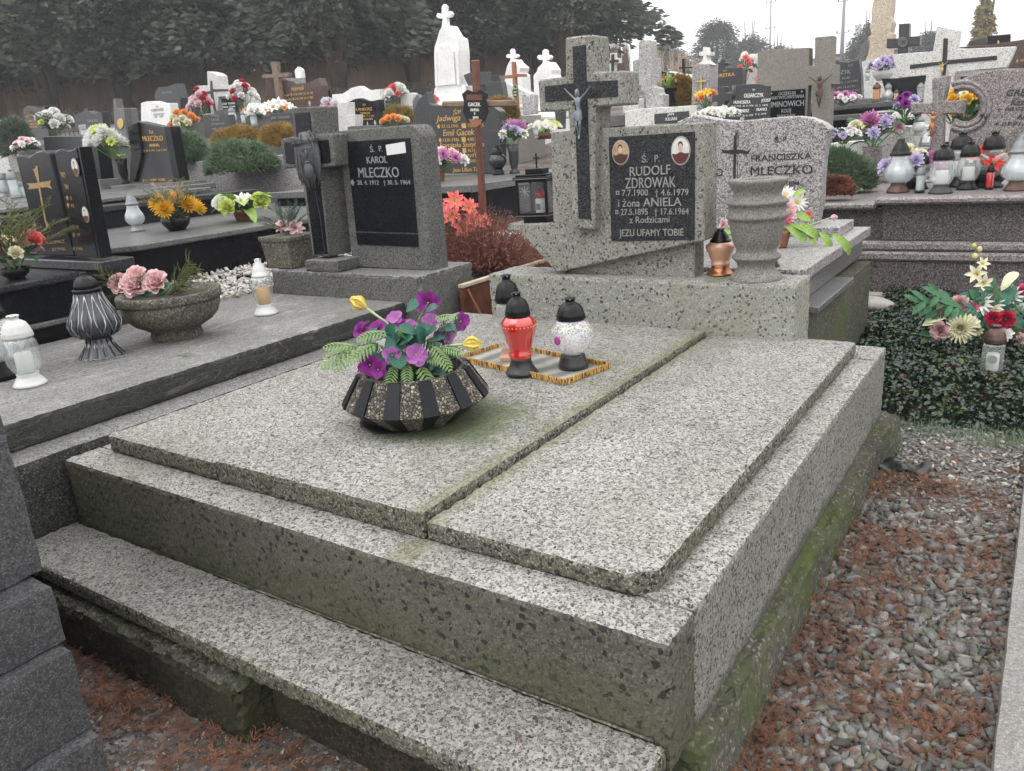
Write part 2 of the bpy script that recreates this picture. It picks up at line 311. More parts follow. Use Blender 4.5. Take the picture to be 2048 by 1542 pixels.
# ------------------------------------------------------------------ object helpers
def thing(name, label, cat, loc=(0, 0, 0), rz=0, group=None, scale=1):
    o = bpy.data.objects.new(name, None); COL.objects.link(o); o.empty_display_size = .1
    o.location = loc; o.rotation_euler = (0, 0, rz); o.scale = (scale,)*3
    o['label'] = label; o['category'] = cat
    if group: o['group'] = group
    return o
def mat_of(m): return M[m] if isinstance(m, str) else m
def mesh(name, V, Fc, mats, smooth=False, mi=None):
    me = bpy.data.meshes.new(name)
    V = np.asarray(V, dtype=np.float64)
    me.from_pydata(V.tolist() if len(V) < 200000 else V, [], Fc if isinstance(Fc, list) else Fc.tolist())
    for m in (mats if isinstance(mats, (list, tuple)) else [mats]): me.materials.append(mat_of(m))
    if mi is not None: me.polygons.foreach_set('material_index', np.asarray(mi, dtype=np.int32))
    if smooth: me.polygons.foreach_set('use_smooth', [True]*len(me.polygons))
    me.update(); return me
def link(name, me, parent=None, loc=None, label=None):
    o = bpy.data.objects.new(name, me); COL.objects.link(o)
    if parent is not None: o.parent = parent
    if loc is not None: o.location = loc
    if label: o['label'] = label
    return o
def part(name, V, Fc, mats, parent, smooth=False, label=None, mi=None):
    """world-space verts, stored relative to the (unrotated) thing the part belongs to"""
    r = parent
    off = Vector((0, 0, 0))
    while r is not None: off += r.location; r = r.parent
    V = np.asarray(V, dtype=np.float64) - np.array(off)
    return link(name, mesh(name, V, Fc, mats, smooth, mi), parent, label=label)
def struct(name, V, Fc, mats, smooth=False, mi=None, kind='structure'):
    o = link(name, mesh(name, V, Fc, mats, smooth, mi)); o['kind'] = kind; return o
def bevelled(V, Fc, w, seg=1):
    bm = bmesh.new(); vs = [bm.verts.new(v) for v in V]
    for f in Fc: bm.faces.new([vs[i] for i in f])
    bm.normal_update()
    bmesh.ops.recalc_face_normals(bm, faces=bm.faces)
    if w: bmesh.ops.bevel(bm, geom=[e for e in bm.edges if len(e.link_faces) == 2 and e.calc_face_angle() > .35], offset=w, segments=seg, affect='EDGES', clamp_overlap=True)
    bm.verts.index_update()
    V = [v.co[:] for v in bm.verts]; Fc = [[v.index for v in f.verts] for f in bm.faces]; bm.free(); return V, Fc
def prism(pts, d, w=.004):
    """pts: list of 3D points of one planar outline; d: extrusion vector"""
    n = len(pts); pts = [Vector(p) for p in pts]; d = Vector(d)
    V = [p[:] for p in pts]+[(p+d)[:] for p in pts]
    Fc = [list(range(n)), list(range(2*n-1, n-1, -1))]+[[i, i+n, (i+1) % n+n, (i+1) % n] for i in range(n)]
    return bevelled(V, Fc, w)
def boxv(x0, x1, y0, y1, z0, z1, w=.004):
    return prism([(x0, y0, z0), (x1, y0, z0), (x1, y0, z1), (x0, y0, z1)], (0, y1-y0, 0), w)
def gridbox(x0, x1, y0, y1, z0, z1, h=.02, jit=.0015, edge=.003, seed=0, top=0, side=1, corner=None):
    """stone block whose faces are gridded, arrises chipped; material slot by facing. corner = (x sign, y sign, cut)"""
    nx, ny, nz = [max(1, int(round((b-a)/h))) for a, b in ((x0, x1), (y0, y1), (z0, z1))]
    idx = {}; V = []; Fc = []; mi = []
    def vid(i, j, k):
        t = (i, j, k)
        if t not in idx: idx[t] = len(V); V.append((x0+(x1-x0)*i/nx, y0+(y1-y0)*j/ny, z0+(z1-z0)*k/nz))
        return idx[t]
    for i in range(nx):
        for j in range(ny):
            Fc.append([vid(i, j, nz), vid(i+1, j, nz), vid(i+1, j+1, nz), vid(i, j+1, nz)]); mi.append(top)
            Fc.append([vid(i, j, 0), vid(i, j+1, 0), vid(i+1, j+1, 0), vid(i+1, j, 0)]); mi.append(side)
    for i in range(nx):
        for k in range(nz):
            Fc.append([vid(i, 0, k), vid(i+1, 0, k), vid(i+1, 0, k+1), vid(i, 0, k+1)]); mi.append(side)
            Fc.append([vid(i, ny, k), vid(i, ny, k+1), vid(i+1, ny, k+1), vid(i+1, ny, k)]); mi.append(side)
    for j in range(ny):
        for k in range(nz):
            Fc.append([vid(0, j, k), vid(0, j, k+1), vid(0, j+1, k+1), vid(0, j+1, k)]); mi.append(side)
            Fc.append([vid(nx, j, k), vid(nx, j+1, k), vid(nx, j+1, k+1), vid(nx, j, k+1)]); mi.append(side)
    K = np.array(list(idx.keys())); V = np.array(V); r = np.random.default_rng(seed)
    ext = [(K[:, 0] == 0)*1.-(K[:, 0] == nx), (K[:, 1] == 0)*1.-(K[:, 1] == ny), (K[:, 2] == 0)*1.-(K[:, 2] == nz)]
    E = np.stack(ext, 1); cnt = np.abs(E).sum(1)
    V += r.normal(0, jit*.4, V.shape)*(cnt > 0)[:, None]
    amt = np.abs(r.normal(0, edge, len(V)))*(cnt >= 2)
    V += E*(amt[:, None]+(cnt >= 2)[:, None]*.0015)
    if corner:
        sx_, sy_, c = corner
        cx = x1 if sx_ > 0 else x0; cy = y1 if sy_ > 0 else y0
        d = (np.abs(V[:, 0]-cx)+np.abs(V[:, 1]-cy)); m = d < c
        V[m, 0] -= sx_*(c-d[m])/2; V[m, 1] -= sy_*(c-d[m])/2
    return V, Fc, mi
def lathe(prof, seg=24, flute=0, fl_d=.0, z_f=None, cap=True):
    V = []; Fc = []
    for (r, z) in prof:
        for s in range(seg):
            a = 2*PI*s/seg
            k = 1+(fl_d*math.cos(flute*a) if flute and (z_f is None or z_f[0] <= z <= z_f[1]) else 0)
            V.append((r*k*math.cos(a), r*k*math.sin(a), z))
    n = len(prof)
    for i in range(n-1):
        for s in range(seg):
            Fc.append([i*seg+s, i*seg+(s+1) % seg, (i+1)*seg+(s+1) % seg, (i+1)*seg+s])
    if cap:
        Fc.append(list(range(seg))[::-1]); Fc.append([(n-1)*seg+s for s in range(seg)])
    return V, Fc
def tube(pts, rad, seg=6, cap=True):
    pts = [Vector(p) for p in pts]; V = []; Fc = []
    if not hasattr(rad, '__len__'): rad = [rad]*len(pts)
    up0 = Vector((0, 0, 1))
    for i, p in enumerate(pts):
        t = (pts[min(i+1, len(pts)-1)]-pts[max(i-1, 0)]).normalized()
        a = t.cross(up0 if abs(t.z) < .9 else Vector((1, 0, 0))).normalized(); b = t.cross(a)
        for s in range(seg):
            q = 2*PI*s/seg; V.append((p+(a*math.cos(q)+b*math.sin(q))*rad[i])[:])
    for i in range(len(pts)-1):
        for s in range(seg): Fc.append([i*seg+s, i*seg+(s+1) % seg, (i+1)*seg+(s+1) % seg, (i+1)*seg+s])
    if cap: Fc.append(list(range(seg))[::-1]); Fc.append([(len(pts)-1)*seg+s for s in range(seg)])
    return V, Fc
def ellipsoid(c, r, u=12, v=8):
    V = []; Fc = []
    for i in range(v+1):
        th = PI*i/v
        for j in range(u):
            a = 2*PI*j/u; V.append((c[0]+r[0]*math.sin(th)*math.cos(a), c[1]+r[1]*math.sin(th)*math.sin(a), c[2]+r[2]*math.cos(th)))
    for i in range(v):
        for j in range(u): Fc.append([i*u+j, (i+1)*u+j, (i+1)*u+(j+1) % u, i*u+(j+1) % u])
    return V, Fc
def join(*ms):
    V = []; Fc = []
    for v, f in ms:
        o = len(V); V += [tuple(x) for x in v]; Fc += [[i+o for i in q] for q in f]
    return V, Fc
def xf(m, loc=(0, 0, 0), rot=None, sc=1):
    V, Fc = m; R = rot or Matrix.Identity(3); L = Vector(loc)
    return [(R @ (Vector(v)*sc)+L)[:] for v in V], Fc
def rot_to(d, spin=0):
    return (Vector((0, 0, 1)).rotation_difference(Vector(d).normalized()).to_matrix() @ Matrix.Rotation(spin, 3, 'Z'))

# lettering -------------------------------------------------------
_txt = {}
def text_mesh(body, shear=0, ext=.0, bold=0):
    k = (body, shear, bold)
    if k in _txt: return _txt[k]
    c = bpy.data.curves.new('lettering', 'FONT'); c.body = body; c.size = 1; c.shear = shear; c.offset = bold; c.resolution_u = 3; c.extrude = .03
    o = bpy.data.objects.new('lettering', c); COL.objects.link(o)
    bpy.context.view_layer.update()
    me = bpy.data.meshes.new_from_object(o.evaluated_get(bpy.context.evaluated_depsgraph_get()))
    V = np.empty(len(me.vertices)*3); me.vertices.foreach_get('co', V); V = V.reshape(-1, 3)
    F = [list(p.vertices) for p in me.polygons]
    bpy.data.objects.remove(o); bpy.data.curves.remove(c); bpy.data.meshes.remove(me)
    _txt[k] = (V, F); return V, F
def text_on_y(body, c, x0, y0, x1, y1, h, y, mat, parent, shear=0, bold=.0, d=.002, name='lettering'):
    """(x0,y0)-(x1,y1) baseline ends in a survey crop, h letter height in the crop; lies on the plane y"""
    a = onY(px(c, x0, y0), y); b = onY(px(c, x1, y1), y); t = onY(px(c, x0, y0-h), y)
    V, F = text_mesh(body, shear, bold=bold)
    if not len(V): return
    mn, mx = V[:, 0].min(), V[:, 0].max(); cap = .72
    ex = np.array(b-a)/(mx-mn); ez = np.array([0, 0, (t.z-a.z)])/cap
    W = np.array(a)+np.outer(V[:, 0]-mn, ex)+np.outer(V[:, 1], ez)+np.outer(V[:, 2]/.03, np.array([0, -d, 0]))+np.array([0, -d*.4, 0])
    o = part(name, W, F, mat, parent); return o
def outl(c, pts, y): return [onY(px(c, a, b), y) for a, b in pts]
def slab(name, c, pts, y, t, mat, parent, w=.004, label=None, smooth=False):
    V, F = prism(outl(c, pts, y), (0, t, 0), w); return part(name, V, F, mat, parent, label=label, smooth=smooth)

# flowers and leaves (local: stem end at origin, opens towards +z, unit radius) ---------------------------------
def petal_m(L, W, tilt, curl, az, base=.05, pointy=.0, cup=.25, nu=3, nv=4, r=None):
    V = []; Fc = []
    ang = tilt; x = base; z = 0; cen = [(x, z, ang)]
    for i in range(nv):
        ang += curl/nv; x += math.sin(ang)*L/nv; z += math.cos(ang)*L/nv; cen.append((x, z, ang))
    for i, (x, z, a) in enumerate(cen):
        t = i/nv; w = W*(math.sin(PI*min(1, .14+t*.78))**(.75+pointy)) if not pointy else W*math.sin(PI*(.1+.88*t))**1.1
        for j in range(nu):
            q = (j/(nu-1)-.5)*2; y = q*w*.5; lift = cup*w*q*q
            V.append((x-math.cos(a)*lift, y, z+math.sin(a)*lift))
    for i in range(nv):
        for j in range(nu-1): Fc.append([i*nu+j, i*nu+j+1, (i+1)*nu+j+1, (i+1)*nu+j])
    c, s = math.cos(az), math.sin(az)
    return [(x*c-y*s, x*s+y*c, z) for x, y, z in V], Fc
_fl = {}
def flower_mesh(kind, mat, centre='gold_paint', seed=0):
    k = (kind, mat, seed)
    if k in _fl: return _fl[k]
    r = random.Random(seed*31+5); P = []; C = []
    if kind == 'rose':
        for n, L, W, ti, cu, b in ((3, .7, .55, -.25, .35, .10), (4, .8, .75, .0, .4, .16), (5, .85, .9, .3, .5, .22), (5, .85, 1.0, .45, .75, .27), (6, .8, 1.0, .7, .85, .30)):
            o = r.random()*6
            for i in range(n): P.append(petal_m(L, W, ti+r.uniform(-.08, .08), cu+r.uniform(-.1, .2), o+2*PI*i/n, b, cup=.45, nu=4, nv=5))
    elif kind == 'mum':
        for n, L, ti, b in ((12, .45, .1, .02), (16, .6, .4, .05), (20, .8, .75, .06), (22, .95, 1.1, .08), (22, 1.0, 1.45, .1), (18, .95, 1.8, .1)):
            o = r.random()*6
            for i in range(n): P.append(petal_m(L*r.uniform(.85, 1.1), .17, ti+r.uniform(-.1, .1), -.5, o+2*PI*i/n, b, cup=.5, nu=3, nv=3))
    elif kind == 'daisy':
        for n, L, ti in ((13, 1, 1.25), (12, .85, .9)):
            for i in range(n): P.append(petal_m(L, .24, ti+r.uniform(-.1, .1), .1, 2*PI*i/n+ti, .12, pointy=1, cup=.3))
        C.append(ellipsoid((0, 0, .1), (.17, .17, .1), 8, 5))
    elif kind == 'lily':
        for i in range(6): P.append(petal_m(1.15, .5, .55+r.uniform(-.1, .1), .95, 2*PI*i/6, .06, pointy=1, cup=.2, nu=5, nv=6))
        for i in range(5): C.append(tube([(0, 0, 0), (.15*math.cos(i*1.25), .15*math.sin(i*1.25), .6)], .02, 4))
    elif kind == 'pansy':
        for i in range(5): P.append(petal_m(r.uniform(.85, 1.08), r.uniform(.95, 1.2), 1.15+r.uniform(-.25, .2), .35, 2*PI*i/5+r.uniform(-.12, .12), .03, cup=.12, nu=5, nv=5))
        C.append(ellipsoid((0, 0, .08), (.08, .08, .09), 6, 4))
    elif kind == 'tulip':
        for q in range(2):
            for i in range(3): P.append(petal_m(1.75, 1.25, .95-q*.08, -1.75, 2*PI*i/3+q*PI/3, .06, cup=.45, nu=5, nv=8))
    elif kind == 'puff':
        for n, L, ti, b in ((6, .5, .2, .05), (8, .7, .7, .06), (10, .85, 1.2, .08), (8, .8, 1.7, .08)):
            o = r.random()*6
            for i in range(n): P.append(petal_m(L*r.uniform(.8, 1.15), .5, ti+r.uniform(-.2, .2), .2, o+2*PI*i/n, b, cup=.3, nu=3, nv=3))
    pj = join(*P); mi = [0]*len(pj[1]); V, F = pj
    if C:
        cj = join(*C); mi += [1]*len(cj[1]); V, F = join(pj, cj)
    _fl[k] = mesh(kind, V, F, [mat, centre], True, mi); return _fl[k]
def leaf_m(L=1, W=.4, bend=.5, fold=.2, n=6, az=0, up=.6, pointy=1):
    V = []; Fc = []; x = 0; z = 0; ang = up
    for i in range(n+1):
        t = i/n; w = W*math.sin(PI*min(.98, .06+t*.92))**(.8 if pointy else .5)*(1 if t < 1 else 0)
        V += [(x, -w/2, z+fold*w), (x, 0, z), (x, w/2, z+fold*w)]
        ang -= bend/n*1.4; x += math.cos(ang)*L/n; z += math.sin(ang)*L/n
    for i in range(n):
        for j in range(2): Fc.append([i*3+j, i*3+j+1, i*3+j+4, i*3+j+3])
    c, s = math.cos(az), math.sin(az)
    return [(x*c-y*s, x*s+y*c, z) for x, y, z in V], Fc
def fern_m(L=1, W=.5, n=9, bend=.8, az=0, up=.5, lobes=1):
    P = []; x = 0; z = 0; ang = up; pts = []
    for i in range(n+1):
        pts.append((x, 0, z)); ang -= bend/n; x += math.cos(ang)*L/n; z += math.sin(ang)*L/n
    P.append(tube(pts, [.012*L*(1-.7*i/n) for i in range(n+1)], 4))
    for i in range(1, n+1):
        t = i/n; l = W*.5*math.sin(PI*(.12+.83*t))**.8+.03
        for sgn in (-1, 1):
            m = leaf_m(l, W/n*.95, .5, .15, 4, az=sgn*1.0, up=.1)
            P.append(xf(m, pts[i]))
    V, F = join(*P); c, s = math.cos(az), math.sin(az)
    return [(x*c-y*s, x*s+y*c, z) for x, y, z in V], F
def sprig_m(L=1, n=16, nl=.12, seed=0, bend=.6, up=.9, side=3, flat=False):
    """conifer twig with needles on side shoots"""
    r = random.Random(seed); P = []
    def shoot(p0, d, l, k):
        p = Vector(p0); d = Vector(d).normalized(); pts = [p.copy()]
        m = max(3, int(n*l/L))
        for i in range(m):
            d = (d+Vector((0, 0, -bend/m*.6))+Vector((r.uniform(-.05, .05), r.uniform(-.05, .05), 0))).normalized(); p = p+d*l/m; pts.append(p.copy())
            for q in range(3 if not flat else 2):
                a = r.uniform(0, 2*PI); s_ = d.orthogonal().normalized(); s2 = d.cross(s_)
                nd = (d*.8+(s_*math.cos(a)+s2*math.sin(a))*.9).normalized()*nl*r.uniform(.7, 1.2)
                w = nd.cross(d).normalized()*nl*.09
                e = p+nd; P.append(([(p-w)[:], (p+w)[:], e[:]], [[0, 1, 2]]))
            if k and i > 0 and i % 2 == 0:
                a = r.choice((-1, 1))*r.uniform(.5, .9); sd = Matrix.Rotation(a, 3, 'Z') @ d
                shoot(p, sd, l*.45*(1-.5*i/m), 0)
        P.append(tube([pts[0], pts[len(pts)//2], pts[-1]], [.012*L, .008*L, .003*L], 3, False))
    shoot((0, 0, 0), (math.cos(up), 0, math.sin(up)), L, 1)
    return join(*P)
_lf = {}
def leaf_mesh(kind, mat, seed=0):
    k = (kind, mat, seed)
    if k in _lf: return _lf[k]
    r = random.Random(seed+3)
    if kind == 'leaf': m = leaf_m(1, .42, r.uniform(.5, 1.1), .18)
    elif kind == 'round': m = leaf_m(1, .85, .5, .12, pointy=0)
    elif kind == 'spear': m = leaf_m(1, .20, .3, .3, up=1.3)
    elif kind == 'blade': m = leaf_m(1, .30, 1.0, .25)
    elif kind == 'fern': m = fern_m(1, .62, 9, r.uniform(.6, 1.1))
    elif kind == 'palm': m = join(*[leaf_m(1, .10, .7, .2, az=(i-5)*.22, up=.7-abs(i-5)*.06) for i in range(11)])
    elif kind == 'sprig': m = sprig_m(1, 18, .10, seed)
    elif kind == 'thuja': m = sprig_m(1, 22, .075, seed, flat=True, up=.7)
    elif kind == 'compound': m = join(*[leaf_m(.42, .16, .4, .2, 4, az=(0 if i == 8 else (1 if i % 2 else -1)*.8), up=.5) if 0 else xf(leaf_m(.38, .15, .4, .2, 4, az=(1 if i % 2 else -1)*.85, up=.2), (.12+.1*i, 0, .12+.05*i)) for i in range(9)]+[tube([(0, 0, 0), (1, 0, .5)], .012, 4)])
    _lf[k] = mesh('leaf', m[0], m[1], mat, kind not in ('sprig', 'thuja')); return _lf[k]
def put(parent, name, me, loc, d=(0, 0, 1), spin=0, s=1, az=None, pitch=0, label=None):
    o = link(name, me, parent, label=label)
    o.location = loc; o.scale = (s,)*3
    if az is not None: o.rotation_euler = (0, -pitch, az)
    else: o.rotation_euler = rot_to(d, spin).to_euler()
    return o
FKN = {'rose':'rose', 'mum':'chrysanthemum', 'daisy':'daisy', 'lily':'lily', 'pansy':'pansy', 'tulip':'tulip', 'puff':'blossom'}
def bouquet(name, label, loc, R, H, fl, lv, seed=0, pot=None, group=None, stems=True, stemmat='stem_green', base=0, squash=1, cat='flowers', lean=(0, 0), face=.35):
    """R spread radius, H height of the flower dome, fl: (kind, material, size, count), lv: (kind, material, size, count)"""
    r = random.Random(seed); t = thing(name, label, cat, loc, group=group)
    toc = (CAM-Vector(loc)); toc.z = 0; toc.normalize()
    if pot:
        pk, pr, ph, pm = pot
        if pk == 'bowl': prof = [(pr*.55, 0), (pr*.62, .01), (pr*.9, ph*.5), (pr, ph), (pr*.9, ph), (pr*.8, ph*.7)]
        elif pk == 'pot': prof = [(pr*.7, 0), (pr*.78, ph*.1), (pr*.95, ph*.8), (pr, ph*.82), (pr, ph), (pr*.88, ph), (pr*.8, ph*.7)]
        elif pk == 'vase': prof = [(pr*.75, 0), (pr*.8, ph*.05), (pr*.45, ph*.14), (pr*.5, ph*.2), (pr*.7, ph*.4), (pr*.72, ph*.7), (pr*1.0, ph), (pr*.85, ph), (pr*.6, ph*.8)]
        elif pk == 'block': prof = [(pr, 0), (pr*1.0, ph*.9), (pr*1.08, ph*.92), (pr*1.08, ph), (pr*.9, ph), (pr*.85, ph*.8)]
        V, F = lathe(prof, 20 if pk != 'block' else 4); link('pot', mesh('pot', V, F, pm, pk != 'block'), t); base = ph*.92
    n = sum(f[3] for f in fl); allf = [f for f in fl for _ in range(f[3])]; r.shuffle(allf)
    St = []; k = 0
    for i, (kind, mat, size, _) in enumerate(allf):
        a = i*2.399+seed; q = math.sqrt((i+.5)/n)
        x = R*q*math.cos(a)*.9; y = R*q*math.sin(a)*.9*squash; z = base+H*(1-.55*q*q)*r.uniform(.82, 1.06)
        x += lean[0]*H; y += lean[1]*H
        d = Vector((x, y, 0))*.9/R+Vector((0, 0, .8))+toc*face*2
        put(t, FKN[kind], flower_mesh(kind, mat, seed=i % 3), (x, y, z), d, r.uniform(0, 6), size*r.uniform(.85, 1.12))
        St.append(tube([(x*.15, y*.15, base-.01), (x*.6, y*.6, base+(z-base)*.55), (x, y, z)], .0035, 4, False))
    if stems and St: link('stems', mesh('stems', *join(*St), stemmat), t)
    for kind, mat, size, cnt in lv:
        for i in range(cnt):
            a = i*2*PI/cnt+r.uniform(-.3, .3)+seed; z = base+H*r.uniform(.05, .5)
            put(t, 'leaf' if kind not in ('fern', 'sprig', 'thuja') else {'fern':'fern_frond', 'sprig':'conifer_sprig', 'thuja':'thuja_sprig'}[kind], leaf_mesh(kind, mat, i % 3),
                (R*.15*math.cos(a), R*.15*math.sin(a)*squash, z), az=a, pitch=r.uniform(-.15, .55), s=size*r.uniform(.8, 1.15))
    return t

# grave lanterns -----------------------------------------------------------------
GL = {
 'urn':   [(.030, .055), (.034, .06), (.035, .075), (.031, .08), (.036, .10), (.043, .13), (.050, .155), (.053, .165), (.052, .175), (.053, .18), (.040, .20), (.032, .208)],
 'globe': [(.030, .05), (.038, .06), (.055, .08), (.068, .11), (.070, .13), (.064, .158), (.050, .18), (.038, .192)],
 'pear':  [(.030, .045), (.046, .055), (.062, .075), (.066, .095), (.058, .12), (.045, .145), (.038, .165), (.038, .185)],
 'tube':  [(.030, .02), (.032, .03), (.032, .15), (.028, .16)],
 'taper': [(.028, .045), (.032, .05), (.040, .10), (.046, .155), (.044, .165), (.030, .175)],
 'flare': [(.026, .03), (.030, .035), (.044, .15), (.047, .165), (.040, .175)],
 'belly': [(.028, .045), (.04, .06), (.050, .085), (.052, .12), (.047, .16), (.038, .185)],
}
def lantern(label, loc, kind='urn', h=.24, gm='clear_glass', capm='black_plastic', basem='black_plastic', candle='wax_white', group=None, w=1.0, rz=0, name='grave_lantern', flute=0, cap='dome', sticker=None, small=False):
    t = thing(name, label, 'grave lantern', loc, rz, group); s = h/.26; seg = 16 if small else 28
    def A(n, m, mat, sm=True, par=t, lab=None):
        V = [(x*s*w, y*s*w, z*s) for x, y, z in m[0]]; return link(n, mesh(n, V, m[1], mat, sm), par, label=lab)
    if kind in GL:
        g = GL[kind]; b = g[0][1]; top = g[-1]
        if kind == 'tube': bp = [(.036, 0), (.038, .006), (.038, .02), (.033, .024)]
        elif kind in ('globe',): bp = [(.046, 0), (.047, .012), (.044, .02), (.038, .045), (.037, .052)]
        else: bp = [(.048, 0), (.050, .007), (.046, .012), (.036, .03), (.031, b-.005), (.033, b+.002)]
        A('base', lathe(bp, seg), basem)
        A('glass', lathe(g, seg if not flute else max(seg, 36), flute, .035 if flute else 0), gm)
        if candle: A('candle', lathe([(.024, b+.004), (.026, b+.01), (.026, b+.075), (.022, b+.08)], 12), candle)
    elif kind in ('square', 'hex'):
        q = 4 if kind == 'square' else 6
        def R_(m): return [( (x*math.cos(PI/q)-y*math.sin(PI/q)), (x*math.sin(PI/q)+y*math.cos(PI/q)), z) for x, y, z in m[0]], m[1]
        A('base', R_(lathe([(.050, 0), (.052, .01), (.045, .02), (.042, .035)], q)), basem, False)
        A('glass', R_(lathe([(.042, .036), (.050, .04), (.050, .165), (.040, .18)], q)), gm, False)
        if candle: A('candle', lathe([(.024, .04), (.026, .045), (.026, .12), (.022, .125)], 12), candle)
        top = (.040, .18)
    elif kind == 'heart':
        A('base', lathe([(.048, 0), (.050, .01), (.04, .02), (.03, .035)], seg), basem)
        hp = [(0, .035), (.028, .06), (.052, .095), (.060, .125), (.052, .155), (.034, .168), (.014, .158), (0, .15)]
        ol = hp+[(-x, z) for x, z in hp[::-1][1:-1]]
        A('glass', prism([(x*1.0, -.028, z) for x, z in ol], (0, .056, 0), .012), gm)
        if candle: A('candle', lathe([(.016, .05), (.018, .055), (.018, .12), (.015, .125)], 12), candle)
        A('collar', lathe([(.030, .148), (.036, .16), (.036, .182)], seg), gm)
        top = (.036, .182)
    r, z = top; r = r+.006
    if cap == 'dome':
        cp = [(r, z-.004), (r+.001, z+.003), (r-.001, z+.009), (r, z+.012), (r*.94, z+.018), (r*.88, z+.032), (r*.72, z+.048), (r*.45, z+.058), (r*.34, z+.060), (r*.34, z+.070), (r*.40, z+.071), (r*.40, z+.077), (r*.30, z+.078)]
    elif cap == 'roof':
        cp = [(r*1.18, z-.003), (r*1.2, z+.004), (r*.95, z+.016), (r*.55, z+.034), (r*.3, z+.05), (r*.3, z+.062), (r*.36, z+.064), (r*.2, z+.07)]
    elif cap == 'cone':
        cp = [(r, z-.004), (r, z+.006), (r*.86, z+.01), (r*.8, z+.024), (r*.55, z+.05), (r*.36, z+.06), (r*.36, z+.074), (r*.2, z+.078)]
    sg = 4 if kind == 'square' and cap == 'roof' else seg
    m = lathe(cp, sg, 8 if cap == 'dome' and not small else 0, .025, (z+.02, z+.055))
    if sg == 4: m = ([(x*.7071-y*.7071, x*.7071+y*.7071, q) for x, y, q in m[0]], m[1])
    A('cap', m, capm, sg != 4)
    if not small:
        vs = []
        for i in range(6):
            a = i*PI/3; vs.append(xf(boxv(-.0022, .0022, -.001, .001, 0, .005, 0), (math.cos(a)*r*.40, math.sin(a)*r*.40, z+.0715), Matrix.Rotation(a+PI/2, 3, 'Z')))
        A('vent', join(*vs), 'grey_plastic', False)
    if sticker: 
        A('sticker', boxv(-.008, .008, -.0005, .0005, 0, .012, 0), 'paper', False).location = Vector(sticker)*s
    return t

